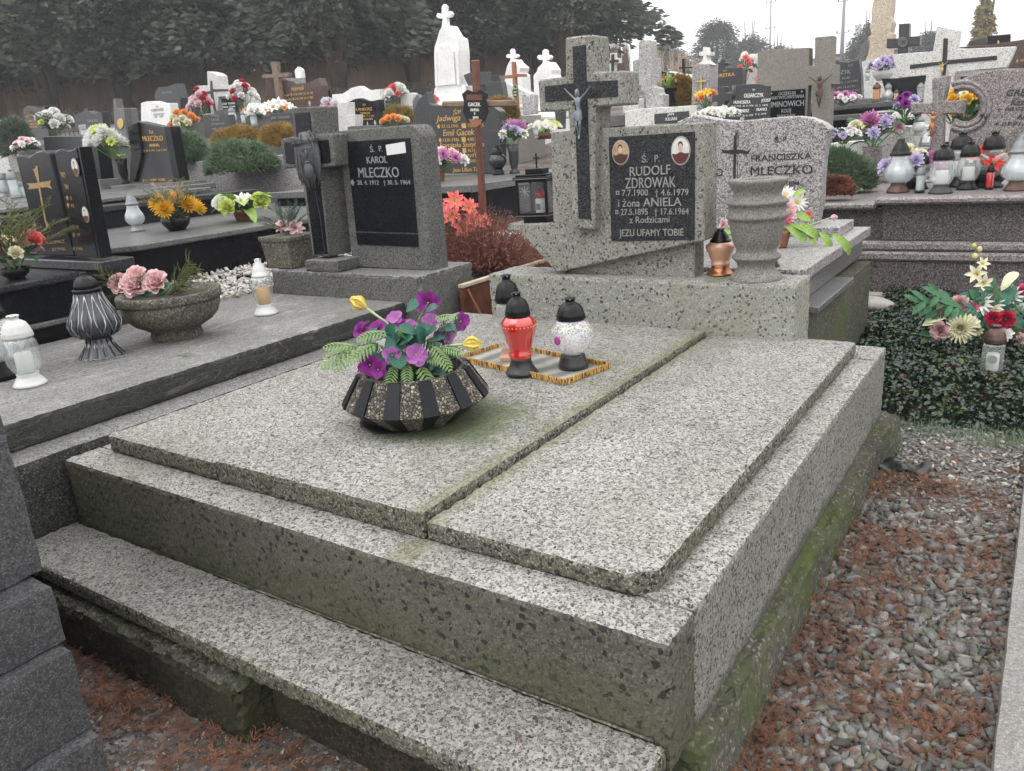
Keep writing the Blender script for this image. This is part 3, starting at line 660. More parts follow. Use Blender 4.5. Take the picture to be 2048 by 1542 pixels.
# crucified figure: one skinned body, head with hair, loincloth -------------------------------------------------
_cp = {}
def corpus(parent, loc, H, mat, hair=None, name='corpus', rz=0):
    """H = head to feet; faces -y"""
    k = mat
    if k not in _cp:
        J = {'pelvis':(0, 0, -.46, .072), 'waist':(.0, -.01, -.36, .056), 'chest':(0, -.015, -.22, .078), 'neckb':(0, 0, -.135, .05), 'neck':(.0, -.012, -.10, .026), 'head':(-.012, -.04, -.045, .048), 'crown':(-.012, -.03, .0, .040),
             'sl':(-.095, 0, -.15, .034), 'el':(-.215, 0, -.065, .024), 'wl':(-.325, 0, .03, .016), 'hl':(-.355, -.01, .06, .017), 'fl':(-.375, -.01, .085, .008),
             'sr':(.095, 0, -.15, .034), 'er':(.215, 0, -.065, .024), 'wr':(.325, 0, .03, .016), 'hr':(.355, -.01, .06, .017), 'fr':(.375, -.01, .085, .008),
             'tl':(-.045, -.01, -.52, .055), 'kl':(-.042, -.065, -.71, .037), 'cl':(-.025, -.03, -.82, .030), 'al':(-.012, -.025, -.93, .018), 'ftl':(-.008, -.06, -.985, .018),
             'tr':(.045, -.01, -.52, .055), 'kr':(.045, -.055, -.70, .037), 'cr':(.030, -.03, -.81, .030), 'ar':(.018, -.03, -.92, .018), 'ftr':(.010, -.065, -1.0, .017)}
        E = [('pelvis', 'waist'), ('waist', 'chest'), ('chest', 'neckb'), ('neckb', 'neck'), ('neck', 'head'), ('head', 'crown'), ('chest', 'sl'), ('sl', 'el'), ('el', 'wl'), ('wl', 'hl'), ('hl', 'fl'),
             ('chest', 'sr'), ('sr', 'er'), ('er', 'wr'), ('wr', 'hr'), ('hr', 'fr'), ('pelvis', 'tl'), ('tl', 'kl'), ('kl', 'cl'), ('cl', 'al'), ('al', 'ftl'), ('pelvis', 'tr'), ('tr', 'kr'), ('kr', 'cr'), ('cr', 'ar'), ('ar', 'ftr')]
        ks = list(J); me = bpy.data.meshes.new('c'); me.from_pydata([J[q][:3] for q in ks], [(ks.index(a), ks.index(b)) for a, b in E], [])
        o = bpy.data.objects.new('c', me); COL.objects.link(o)
        o.modifiers.new('s', 'SKIN'); sv = me.skin_vertices[0].data
        for i, q in enumerate(ks): sv[i].radius = (J[q][3], J[q][3]*.8); sv[i].use_root = (i == 0)
        sd = o.modifiers.new('d', 'SUBSURF'); sd.levels = 2
        bpy.context.view_layer.update()
        m2 = bpy.data.meshes.new_from_object(o.evaluated_get(bpy.context.evaluated_depsgraph_get()))
        bpy.data.objects.remove(o)
        m2.materials.clear(); m2.materials.append(M[mat]); m2.name = 'body'
        for p in m2.polygons: p.use_smooth = True
        # loincloth: folded band with a hanging end
        V = []; F = []; n = 28
        for i, (z, r) in enumerate(((-.40, .075), (-.44, .088), (-.50, .098), (-.56, .100), (-.60, .098))):
            for j in range(n):
                a = 2*PI*j/n; f = 1+.05*math.sin(7*a+i*.9)+.03*math.sin(13*a); V.append((r*f*math.cos(a), r*f*.85*math.sin(a)-.012, z+.018*math.sin(a*2+1)))
        for i in range(4):
            for j in range(n): F.append([i*n+j, i*n+(j+1) % n, (i+1)*n+(j+1) % n, (i+1)*n+j])
        kn = xf(ellipsoid((0, 0, 0), (.03, .03, .09), 8, 6), (-.095, -.04, -.52))
        cl = mesh('loincloth', *join((V, F), kn), mat, True)
        # hair, beard, nose
        hd = [ellipsoid((-.012, -.012, -.02), (.055, .05, .062), 12, 8), ellipsoid((-.055, -.015, -.075), (.020, .028, .06), 8, 6), ellipsoid((.033, -.012, -.075), (.020, .028, .06), 8, 6),
              ellipsoid((-.012, -.072, -.088), (.022, .018, .032), 8, 6)]
        hr = mesh('hair', *join(*hd), mat, True)
        ns = mesh('face', *join(ellipsoid((-.012, -.085, -.045), (.008, .012, .017), 6, 5), ellipsoid((-.012, -.062, -.045), (.032, .026, .045), 10, 8), ellipsoid((-.028, -.085, -.034), (.007, .005, .004), 6, 4), ellipsoid((.004, -.085, -.034), (.007, .005, .004), 6, 4), ellipsoid((-.012, -.088, -.070), (.012, .004, .004), 6, 4)), mat, True)
        _cp[k] = (m2, cl, hr, ns)
    b, cl, hr, ns = _cp[k]
    o = link(name, b, parent, loc); o.scale = (H,)*3
    for nm, me in (('loincloth', cl), ('hair', hr), ('face', ns)):
        q = link(nm, me, o)
    return o
# ================================================================== GROUND
def build_ground():
    xs = np.concatenate([np.linspace(-300, -14, 24), np.linspace(-13, 5, 73), np.linspace(6, 220, 22)])
    ys = np.concatenate([np.linspace(-30, -3, 10), np.linspace(-2.5, 14, 67), np.linspace(15, 320, 44)])
    V = [(x, y, gz(x, y)+(.012*noise.noise((x*2.5, y*2.5, 0)) if y < 20 else 0)) for y in ys for x in xs]
    n = len(xs); F = [[j*n+i, j*n+i+1, (j+1)*n+i+1, (j+1)*n+i] for j in range(len(ys)-1) for i in range(n-1)]
    s = NT('ground')
    v = s.n('SeparateColor', {0: s.vor(95).outputs['Color']}).outputs; n1 = s.noise(1.1, 8, .7)
    c = s.mix(s.ramp(n1, [(.42, 0), (.6, 1)]), s.ramp(v[0], [(0, .05), (.6, .16), (1, .34)]), (.075, .06, .045))
    c = s.mix(s.ramp(s.noise(6, 6, .7), [(.5, 0), (.62, .7)]), c, (.10, .045, .03))
    s.set(col=c, rough=.95, spec=.2); s.bump(v[0], .8, .004)
    struct('ground', V, F, 'ground', True)
build_ground()
# far slope behind the trees: grassland
def build_hills():
    V = []; F = []; n = 60
    for j, (d, z) in enumerate(((95, 4.5), (130, 7.6), (190, 9.5), (300, 9))):
        for i in range(n):
            a = YAW+math.radians(50-100*i/(n-1)); V.append((CAM.x-math.sin(a)*d, CAM.y+math.cos(a)*d, z+1.2*noise.noise((i*.25, j, 3))))
    for j in range(3):
        for i in range(n-1): F.append([j*n+i, (j+1)*n+i, (j+1)*n+i+1, j*n+i+1])
    plain('hill_grass', (.16, .15, .11), rough=.95, nsc=.3, var=.4, bump=0)
    struct('hills', V, F, 'hill_grass', True)
build_hills()

# ================================================================== MAIN DOUBLE GRAVE
g = thing('double_grave', 'large pale terrazzo double grave with three cover slabs and a front step, in the foreground', 'grave', (-.95, .9, -.4))
T1, T2, T3 = .046, .064, .054
def gb(name, x0, x1, y0, y1, z0, z1, parent, top, side, h=.012, seed=0, label=None, **k):
    k.setdefault('edge', .0016); V, F, mi = gridbox(x0, x1, y0, y1, z0, z1, h, seed=seed, **k)
    return part(name, V, F, [top, side], parent, False, label, mi)
gb('front_panel', -1.9, 0, 0, .113, -.262, 0, g, 'washed_slab', 'terrazzo_front', seed=1)
gb('side_panel', -.115, -.0004, .115, 1.782, -.262, -.0005, g, 'washed_slab', 'terrazzo_side', seed=2)
gb('side_panel', -1.9, -1.79, .115, 1.782, -.262, -.0005, g, 'washed_slab', 'terrazzo_side', seed=3)
gb('rear_panel', -1.9, 0, 1.784, 1.96, -.262, 0, g, 'washed_slab', 'terrazzo_side', seed=4)
gb('inner_bed', -1.788, -.117, .116, 1.781, -.30, -.006, g, 'cement', 'cement', h=.2, seed=5)
SB = 1.768
gb('cover_slab', -.590, -.0754, .097, 1.83, .001, T1, g, 'washed_slab', 'terrazzo_edge', seed=6, corner=(1, -1, .045), label='right cover slab lying slightly lower')
gb('cover_slab', -1.300, -.596, .095, SB, .001, T2, g, 'washed_slab', 'terrazzo_edge', seed=7)
gb('cover_slab', -1.818, -1.304, .099, SB+.05, .001, T3, g, 'washed_slab', 'terrazzo_edge', seed=8)
gb('step', -1.905, -.004, -.205, -.006, -.245, -.2, g, 'washed_step', 'terrazzo_edge', h=.010, seed=9)
V, F = tube([(-1.25, -.006, -.2), (-1.05, -.007, -.1985), (-.8, -.006, -.2), (-.6, -.006, -.1985), (-.3, -.006, -.2), (-.03, -.005, -.1985)], [.001, .003, .0015, .0035, .002, .003], 5)
part('mortar_joint', V, F, 'planter_concrete', g)
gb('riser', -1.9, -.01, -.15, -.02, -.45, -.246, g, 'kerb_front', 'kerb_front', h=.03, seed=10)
# bulging mossy foundation under the right side
V, F, mi = gridbox(-.12, .028, .07, 2.03, -.52, -.264, .022, seed=12, jit=.006, edge=.006)
V = np.array(V)
for i in range(len(V)):
    x, y, z = V[i]
    if x > .0: V[i, 0] += .016*noise.noise((0, y*4, z*6))+.022*(-.264-z)/.2+(.035*max(0, y-1.85)/.2 if y > 1.85 else 0); V[i, 2] += (-.012*(1-(z < -.27))*(1+noise.noise((x, y*5, 0))))
part('foundation', V, F, 'foundation', g)
k = thing('kerb_stone', 'rough mossy concrete kerb stone on the ground below the front step', 'kerb stone', (-1.4, -.2, -.42))
V, F, mi = gridbox(-2.35, -.872, -.232, -.128, -.46, -.262, .016, seed=13, jit=.005, edge=.009)
V = np.array(V)
for i in range(len(V)):
    V[i] += np.array(noise.noise_vector(V[i]*9))*.006
    d = max(0, -.862-V[i, 0]); V[i, 2] -= max(0, .03-d)*.35 if V[i, 2] > -.3 else 0
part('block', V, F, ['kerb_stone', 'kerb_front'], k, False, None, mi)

# ================================================================== MAIN MONUMENT
m = thing('headstone', 'grey terrazzo cross monument with black name plaque on a long plinth, behind the double grave', 'headstone', (-.93, 1.86, 0))
gb('plinth', -1.59, -.275, 1.77, 1.985, -.2, .247, m, 'washed_slab', 'terrazzo_grey', h=.014, seed=20)
YB = 1.81; YC = 1.765
slab('body', 'F', [(328, 1385), (300, 1360), (108, 1150), (42, 1147), (42, 1108), (303, 1103), (288, 585), (398, 576), (565, 562), (1168, 526), (1168, 1206), (1110, 1214)], YB, .13, 'terrazzo_back', m, .005)
slab('support_block', 'F', [(345, 1388), (1112, 1418), (1112, 1190), (700, 1260)], YB+.045, .10, 'terrazzo_back', m)
CRX = [('P', 595, 132), ('P', 830, 97), ('P', 1065, 77), ('P', 1092, 716), ('P', 1600, 690), ('P', 1608, 1275), ('P', 1112, 1312), ('F', 541, 562), ('F', 541, 1143), ('F', 412, 1137), ('P', 655, 1377), ('P', 165, 1402), ('P', 130, 852), ('P', 602, 798)]
V, F = prism([onY(px(*p), YC) for p in CRX], (0, .135, 0), .006)
cr = part('cross', V, F, 'terrazzo_back', m)
INL = [('P', 720, 283), ('P', 944, 250), ('P', 960, 883), ('P', 1484, 855), ('P', 1492, 1130), ('P', 975, 1165), ('F', 518, 1080), ('F', 448, 1078), ('P', 755, 1190), ('P', 258, 1226), ('P', 245, 965), ('P', 738, 905)]
V, F = prism([onY(px(*p), YC-.004) for p in INL], (0, .02, 0), .001); part('inlay', V, F, 'black_terrazzo', cr)
pl = slab('plaque', 'F', [(620, 613), (1110, 580), (1108, 1198), (635, 1206)], YB-.006, .02, 'black_terrazzo', m, .0015)
YP = YB-.006
def tl(body, x0, y0, x1, y1, h, parent=pl, c='F', y=YP, mat='grey_letter', **k): return text_on_y(body, c, x0, y0, x1, y1, h, y, mat, parent, **k)
tl('Ś.   P.', 812, 757, 912, 752, 40, d=.003)
tl('RUDOLF', 744, 835, 975, 822, 55, d=.003); tl('ZDROWAK', 718, 905, 1005, 897, 62, d=.003)
tl('¤ 7.7.1900   † 4.6.1979', 664, 947, 1078, 943, 36, d=.003); tl('i żona', 678, 1010, 800, 1008, 44, d=.003); tl('ANIELA', 820, 1008, 1038, 1003, 50, d=.003)
tl('¤ 27.5.1895   † 17.6.1964', 660, 1057, 1080, 1052, 36, d=.003); tl('z Rodzicami', 742, 1103, 970, 1098, 38, d=.003); tl('JEZU UFAMY TOBIE', 683, 1178, 1050, 1174, 40, d=.003)
def portrait(c, x, y, rx, ry, yy, parent, coat, bgm, seed):
    o = onY(px(c, x, y), yy); e = onY(px(c, x+rx, y), yy); u = onY(px(c, x, y-ry), yy); a = (e-o).length*1.0; b = u.z-o.z
    def disc(k, d, mt, nm, dx=0, dz=0, par=parent, kx=1):
        pts = [(o.x+dx+a*k*kx*math.cos(t*2*PI/28), yy-d, o.z+dz+b*k*math.sin(t*2*PI/28)) for t in range(28)][::-1]
        V, F = prism(pts, (0, .004, 0), .0006); return part(nm, V, F, mt, par)
    f = disc(1.0, .004, 'cement', 'portrait_oval'); 
    disc(.88, .0055, bgm, 'photograph', par=parent)
    # shoulders, head, hair: printed flat on the enamel
    sh = [(o.x+a*.88*math.cos(t), yy-.0062, o.z+b*.88*math.sin(t)) for t in [PI*1.06+i*PI*.88/12 for i in range(13)]]+[(o.x+a*.45, yy-.0062, o.z-b*.18), (o.x+a*.12, yy-.0062, o.z-b*.08), (o.x-a*.14, yy-.0062, o.z-b*.10), (o.x-a*.42, yy-.0062, o.z-b*.2)]
    V, F = prism(sh[::-1], (0, .0005, 0), 0); part('printed_figure', V, F, coat, parent)
    disc(.30, .0066, 'skin_tone', 'printed_face', 0, b*.22, kx=.8); disc(.26, .0064, 'hair_dark', 'printed_hair', 0, b*.40, kx=1.0)
portrait('F', 691, 700, 49, 72, YP, pl, 'brown_coat', 'sepia', 1)
portrait('F', 1034, 690, 56, 84, YP, pl, 'dark_coat', 'portrait_grey', 2)
hd = onY(px('P', 815, 1010), YC-.012); ft = onY(px('F', 464, 626), YC-.012)
Hc = (hd.z-ft.z)/1.05; cp = corpus(m, Vector((hd.x+.012, YC-.035, hd.z-.04*Hc))-m.location, Hc, 'lead'); cp.scale = (Hc*.86, Hc, Hc)

# ------------------------------------------------------------------ stone urn, small copper lantern
ub = onZ(px('J', 490, 1075), .247); ub = Vector((ub.x, 1.868, .247))
u = thing('stone_urn', 'tall round grey stone vase with empty mouth, on the right end of the terrazzo plinth', 'vase', ub)
s_ = .0001
def uz(y): return onY(px('J', 490, y), ub.y).z-.247
def ur(w): return w*.5/4.8175/FOC*depth(ub.x, ub.y, .4)
pr = [(490, 1078), (492, 1030), (470, 1000), (440, 985), (385, 960), (345, 925), (360, 890), (430, 850), (462, 838), (462, 820), (385, 792), (375, 760), (400, 730), (440, 690), (480, 600), (515, 500), (530, 465), (568, 455), (572, 425), (530, 412), (530, 330), (572, 318), (575, 296), (540, 284), (460, 262), (430, 240), (460, 190), (500, 150), (545, 115), (545, 92), (530, 84), (300, 84), (285, 95), (260, 200), (200, 400), (10, 410)]
V, F = lathe([(ur(w), max(0, uz(y))) for w, y in pr], 48, cap=False); 
link('body', mesh('body', V, F, 'urn_stone', True), u)
V, F = lathe([(ur(15), uz(250)), (ur(250), uz(240)), (ur(262), uz(250))], 24, cap=False); link('soil', mesh('soil', V, F, 'soil'), u)
lantern('small copper-coloured glass lantern with pointed black cap beside the grey stone urn', onZ(px('J', 195, 1003), .248), 'urn', .16, 'copper_glass', cap='cone', basem='copper', candle=None, w=1.7)
lantern('dark little lantern half hidden behind the grey stone urn', onZ(px('J', 690, 925), .265), 'urn', .14, 'clear_glass', w=1.1)

# black metal box lantern on the shelf of the monument
sh = onY(px('F', 200, 1107), YB+.05)
bl = thing('box_lantern', 'black metal box lantern with glass panes, a red-topped candle inside, on the monument shelf', 'grave lantern', (sh.x+.01, YB+.075, onY(px('F', 200, 1107), YB).z+.002), rz=.12)
bl.scale = (1.06, 1.06, 1.10)
W_ = .062; hz = (.022, .17)
P = [boxv(-W_*.8, W_*.8, -W_*.8, W_*.8, 0, .022, .002), boxv(-W_-.008, W_+.008, -W_-.008, W_+.008, .022, .030, .002)]
link('base', mesh('base', *join(*P), 'black_plastic'), bl)
P = []
for a, b in ((-1, -1), (1, -1), (1, 1), (-1, 1)): P.append(boxv(a*W_-.005, a*W_+.005, b*W_-.005, b*W_+.005, .030, .160, .001))
for z in (.030, .152):
    for b in (-1, 1): P += [boxv(-W_+.006, W_-.006, b*W_-.004, b*W_+.004, z, z+.008, .001), boxv(b*W_-.004, b*W_+.004, -W_+.006, W_-.006, z, z+.008, .001)]
link('frame', mesh('frame', *join(*P), 'black_plastic'), bl)
for b in (-1, 1):
    link('pane', mesh('pane', *boxv(-W_+.006, W_-.006, b*W_-.001, b*W_+.001, .039, .151, 0), 'pane'), bl); link('pane', mesh('pane', *boxv(b*W_-.001, b*W_+.001, -W_+.006, W_-.006, .039, .151, 0), 'pane'), bl)
P = [boxv(-W_-.014, W_+.014, -W_-.014, W_+.014, .1605, .172, .002), boxv(-W_-.004, W_+.004, -W_-.004, W_+.004, .1725, .180, .002), boxv(-.036, .036, -.036, .036, .1805, .200, .002)]
link('roof', mesh('roof', *join(*P), 'black_plastic'), bl)
link('trim', mesh('trim', *join(boxv(-W_-.0145, W_+.0145, -W_-.0145, W_+.0145, .164, .166, 0), boxv(-W_-.0085, W_+.0085, -W_-.0085, W_+.0085, .026, .0275, 0)), 'silver'), bl)
link('cross_finial', mesh('cross', *join(boxv(-.003, .003, -.002, .002, .2, .255, .001), boxv(-.014, -.0032, -.002, .002, .235, .24, .0008), boxv(.0032, .014, -.002, .002, .235, .24, .0008)), 'black_plastic'), bl)
ss = []
for i in range(8): ss.append(xf(boxv(-.0012, .0012, -.0004, .0004, .002, .022, 0), (-.028, -W_-.0022, .118), Matrix.Rotation(i*PI/4, 3, 'Y')))
link('star', mesh('star', *join(*ss), 'silver'), bl)
ca = thing('candle', 'white plastic candle with red dome top inside the black metal box lantern', 'candle', bl.location+Vector((.01, .0, .0305)))
link('body', mesh('body', *lathe([(.022, 0), (.023, .004), (.023, .06), (.019, .066)], 16), 'wax_white', True), ca)
link('flame_cap', mesh('cap', *lathe([(.018, .0665), (.020, .07), (.019, .082), (.012, .096), (.004, .104)], 16), 'red_cap', True), ca)
link('label_sticker', mesh('st', *boxv(-.010, .010, -.0242, -.0232, .02, .045, 0), 'grey_plastic'), ca)

# ================================================================== PLANTER on the double grave
pc = onZ(px('I', 640, 1035), T2+.001)
PX, PY = pc.x-.068, pc.y+.130
pt = thing('planter', 'twelve-sided stone chip planter bowl with black ribs, standing on the middle cover slab', 'planter', (PX, PY, T2), rz=.12)
Rm, Rt, Rb, Hm, Ht = .208, .156, .125, .064, .145
NS = 12
def ring(R, z, n=NS, o=0): return [(R*math.cos(2*PI*(i+o)/n), R*math.sin(2*PI*(i+o)/n), z) for i in range(n)]
V = ring(Rb, 0)+ring(Rm, Hm)+ring(Rt, Ht)+ring(Rt-.018, Ht)+ring(Rt-.03, Ht-.045)
F = [list(range(NS))[::-1]]+[[i*NS+j, i*NS+(j+1) % NS, (i+1)*NS+(j+1) % NS, (i+1)*NS+j] for i in range(4) for j in range(NS)]+[[4*NS+i for i in range(NS)]]
s = NT('stone_chips'); v = s.vor(115); vc = s.n('SeparateColor', {0: v.outputs['Color']}).outputs; ed = s.vor(115, 'DISTANCE_TO_EDGE').outputs['Distance']
c = s.ramp(vc[0], [(0, (.09, .083, .065)), (.3, (.19, .175, .135)), (.7, (.30, .28, .22)), (.9, (.42, .39, .33)), (.96, (.22, .09, .06))], 'CONSTANT'); c = s.mix(s.ramp(s.noise(160, 3), [(.35, .35), (.6, 0)]), c, (.05, .05, .035)); c = s.mix(s.ramp(ed, [(.03, 1), (.09, 0)]), c, (.03, .028, .022))
s.set(col=c, rough=.7); s.bump(s.math('ADD', s.ramp(ed, [(0, 0), (.15, 1)]), s.math('MULTIPLY', vc[1], .8)), 1, .006)
link('bowl', mesh('bowl', V, F, 'stone_chips'), pt)
plain('slate_rib', (.006, .007, .011), rough=.35, spec=.22, nsc=50, var=.3, bump=.2)
for i in range(NS):
    a = 2*PI*(i+.5)/NS; k = math.cos(PI/NS); P = []
    def rp_(R, z, s2, d): return (R*k+d, s2, z)
    for (R0, z0, R1, z1) in ((Rb, .004, Rm, Hm), (Rm, Hm, Rt, Ht+.001)):
        w0, w1 = .021*(R0/Rm)+.001, .021*(R1/Rm)+.001
        vv = [rp_(R0, z0, -w0, .006), rp_(R0, z0, w0, .006), rp_(R1, z1, w1, .006), rp_(R1, z1, -w1, .006), rp_(R0, z0, -w0, -.006), rp_(R0, z0, w0, -.006), rp_(R1, z1, w1, -.006), rp_(R1, z1, -w1, -.006)]
        P.append((vv, [[0, 1, 2, 3], [7, 6, 5, 4], [0, 4, 5, 1], [1, 5, 6, 2], [2, 6, 7, 3], [3, 7, 4, 0]]))
    V, F = xf(join(*P), rot=Matrix.Rotation(a, 3, 'Z')); link('rib', mesh('rib', V, F, 'slate_rib'), pt)
V, F = lathe([(.001, Ht-.03), (Rt-.028, Ht-.03)], 16, cap=False); link('soil', mesh('soil', V, F, 'soil'), pt)
dish = thing('saucer', 'thin black plastic saucer under the stone chip planter', 'saucer', (PX-.03, PY-.025, T2+.0005))
link('dish', mesh('dish', *lathe([(.09, 0), (.125, .004), (.128, .006), (.12, .006)], 24), 'black_plastic', True), dish)
pt.location.z += .006

# flowers in the planter: placed individually as in the photograph
bq = thing('flower_arrangement', 'artificial bouquet of violet pansies, two yellow tulips and fern fronds in the stone chip planter', 'flowers', (PX, PY, T2+Ht-.02))
def onplane(c, x, y, d=0):
    """point on the vertical plane through the planter facing the camera, moved d metres nearer"""
    r = ray(px(c, x, y)); D = depth(PX, PY, .25)-d; return CAM+r*D
toc = (CAM-Vector((PX, PY, .2))).normalized()
stems = []
def fl(kind, mat, x, y, d, s, dr=(0, 0, 0), nm=None, spin=0, seed=0):
    p = onplane('I', x, y, d)-bq.location; q = put(bq, nm or FKN[kind], flower_mesh(kind, mat, 'tulip_yellow', seed), p, (toc+Vector(dr)), spin, s)
    stems.append(tube([(p.x*.15, p.y*.15, .0), (p.x*.5, p.y*.5, p.z*.7+.02), p[:]], .0028, 5, False)); return q
fl('pansy', 'violet', 395, 560, .11, .034, (0, 0, -.2), spin=.3); fl('pansy', 'mauve', 543, 500, .10, .026, spin=1); fl('pansy', 'mauve', 700, 495, .10, .033, (.2, 0, .1), spin=2, seed=1)
fl('pansy', 'violet', 780, 150, -.02, .034, (0, 0, -.1), spin=.7); fl('pansy', 'violet', 355, 310, .02, .026, (-1, .3, .4), spin=1.6, seed=1); fl('pansy', 'violet', 440, 325, .05, .028, (-.8, 0, .5), seed=2)
fl('pansy', 'mauve', 560, 255, 0, .024, (-.2, 0, .5), seed=2); fl('pansy', 'violet', 990, 275, .02, .030, (1.6, .8, .1), spin=.4, seed=1); fl('pansy', 'violet', 855, 370, .06, .022, (1, 0, -.1))
fl('pansy', 'mauve', 905, 380, .06, .022, (1.2, 0, .1), seed=2); fl('pansy', 'mauve', 790, 270, .03, .024, (.5, 0, 1), seed=1); fl('pansy', 'violet', 680, 355, .05, .012); fl('pansy', 'violet', 760, 290, 0, .018, (0, 0, 1.2), seed=1)
def tul(x, y, x2, y2, xb, yb, d):
    p = onplane('I', x2, y2, d); e = onplane('I', x, y, d); ax = (e-p).normalized()
    put(bq, 'tulip', flower_mesh('tulip', 'tulip_yellow'), p-bq.location, ax, .4, .034)
    b = onplane('I', xb, yb, d-.03); V, F = tube([(b-bq.location)[:], ((b+p)/2-bq.location+Vector((0, 0, .006)))[:], (p-bq.location)[:]], .0035, 6); link('tulip_stem', mesh('tulip_stem', V, F, 'pale_stem', True), bq)
tul(250, 105, 372, 185, 620, 390, .04); tul(1135, 420, 1005, 425, 800, 470, .09)
r = random.Random(5)
def lf(kind, mat, x, y, x2, y2, d, s=None, roll=0, nm='leaf'):
    a = onplane('I', x, y, d); b = onplane('I', x2, y2, d+.02); dv = b-a; L = dv.length
    q = link(nm, leaf_mesh(kind, mat, r.randint(0, 2)), bq); q.location = a-bq.location
    X = dv.normalized(); Z = (toc*.75+Vector((0, 0, .75))+Vector((math.sin(roll), math.cos(roll), 0))*.25); Y = Z.cross(X).normalized(); Z = X.cross(Y)
    q.rotation_euler = Matrix((X, Y, Z)).transposed().to_euler(); q.scale = (s or L*1.1,)*3
for a in ((380, 420, 480, 350), (700, 350, 430, 330), (620, 430, 460, 500), (590, 420, 740, 380), (600, 400, 420, 440), (650, 440, 760, 330), (760, 370, 930, 300), (650, 420, 560, 470), (700, 380, 800, 330), (800, 400, 950, 400), (560, 480, 600, 610), (450, 480, 500, 590), (860, 330, 960, 350), (520, 370, 590, 270), (640, 190, 730, 175), (760, 220, 850, 200), (400, 420, 420, 500), (560, 430, 640, 360), (680, 420, 600, 380), (740, 430, 700, 360)):
    lf('round', 'teal_leaf', *a, .06+r.uniform(-.02, .03), s=r.uniform(.042, .06), roll=r.random()*6)
lf('spear', 'lime_leaf', 610, 390, 650, 190, .06, .075)
for a in ((560, 560, 515, 720), (640, 540, 640, 690), (720, 560, 815, 760), (800, 430, 910, 590), (440, 420, 270, 550), (330, 420, 180, 590), (330, 430, 95, 560), (300, 440, 110, 460), (520, 350, 330, 390), (820, 250, 960, 260), (870, 450, 1005, 500), (760, 520, 900, 560), (450, 430, 300, 500)):
    lf('fern', 'fern_green', *a, .10+r.uniform(-.02, .02), nm='fern_frond')
for a in ((900, 500, 1060, 300), (920, 470, 1090, 340), (880, 480, 1020, 330), (930, 520, 1070, 380), (900, 530, 1030, 560), (890, 540, 990, 520), (910, 450, 1050, 350), (930, 430, 1075, 325)):
    lf('sprig', 'blue_needle', *a, .0+r.uniform(-.01, .04), nm='conifer_sprig')
for i in range(16):
    a = i*2.4; put(bq, 'conifer_sprig' if i % 3 else 'leaf', leaf_mesh('sprig' if i % 3 else 'round', 'blue_needle' if i % 3 else 'teal_leaf', i % 3), (.04*math.cos(a), .04*math.sin(a), .0), az=a, pitch=.1*(i % 4), s=.11 if i % 3 else .075)
for i in range(26):
    a = i*2.4+.5; q = .03+.075*((i*.618) % 1); put(bq, 'leaf', leaf_mesh('round', 'teal_leaf' if i % 4 else 'silk_leaf', i % 3), (q*math.cos(a), q*math.sin(a), .015+.035*((i*.37) % 1)), az=a+.4, pitch=.25*((i % 5)-2), s=.05)
fl('pansy', 'violet', 610, 300, .0, .022, (.2, 0, .6), seed=2); fl('pansy', 'violet', 335, 340, .03, .024, (-.6, 0, .1), seed=0); fl('pansy', 'mauve', 480, 300, .02, .02, (0, 0, .8), seed=1); fl('pansy', 'violet', 900, 345, .03, .022, (.8, 0, .3), seed=2); fl('pansy', 'violet', 450, 590, .12, .026, (-.2, 0, -.2), seed=2); fl('pansy', 'mauve', 660, 300, .0, .018, (0, 0, .5), seed=0)
link('stems', mesh('stems', *join(*stems), 'stem_green'), bq)

# ================================================================== GLASS TRAY and lanterns
c4 = [onZ(px('I', a, b), T2+.001) for a, b in ((1040, 515+8), (1690, 722), (1978, 560), (1220, 448))]
# true rectangle fitted through the corners
cen = sum(c4, Vector())/4; ex = ((c4[1]-c4[0])+(c4[2]-c4[3]))/2; ey = ((c4[3]-c4[0])+(c4[2]-c4[1]))/2
ang = math.atan2(ex.y, ex.x); LX, LY = ex.length/2, ey.length/2
tr = thing('glass_tray', 'low rectangular tray with amber mosaic rim and grey glass bottom, holding three lanterns', 'tray', (cen.x, cen.y, T2+.0005), rz=ang)
s = NT('tray_bottom'); w = s.n('TexWave', {'Vector': s.co, 'Scale': 3.5, 'Distortion': 3, 'Detail': 4}).outputs['Fac']
s.set(col=s.ramp(s.math('MULTIPLY', w, s.noise(20, 5)), [(.1, (.20, .21, .20)), (.5, (.42, .42, .38))]), rough=.12, spec=.8)
s = NT('amber_rim'); v = s.n('TexVoronoi', {'Vector': s.n('Mapping', {0: s.co, 'Scale': (1, 1, .12)}).outputs[0], 'Scale': 150}, feature='DISTANCE_TO_EDGE').outputs['Distance']
s.set(col=s.mix(s.ramp(v, [(.04, 1), (.14, 0)]), s.ramp(s.noise(30, 3), [(.3, (.42, .22, .04)), (.7, (.72, .45, .12))]), (.10, .04, .015)), rough=.2, spec=.7)
link('bottom', mesh('bottom', *boxv(-LX+.004, LX-.004, -LY+.004, LY-.004, 0, .004, 0), 'tray_bottom'), tr)
for a in ((-LX, LX, -LY, -LY+.0055), (-LX, LX, LY-.0055, LY), (-LX, -LX+.0055, -LY+.0057, LY-.0057), (LX-.0055, LX, -LY+.0057, LY-.0057)):
    link('rim', mesh('rim', *boxv(a[0], a[1], a[2], a[3], 0, .020, .001), 'amber_rim'), tr)
TZ = T2+.0055
plain('red_glass_core', (.5, .01, .01), rough=.3)
glass('red_glass', (.60, .015, .012), .08, 1.3, .12, .8)
rl = lantern('red glass lantern with black cap standing in the amber tray', onZ(px('I', 1400, 615), TZ), 'urn', .245, 'red_glass', candle='red_glass_core', w=1.14, basem='film', flute=12)
bd = []
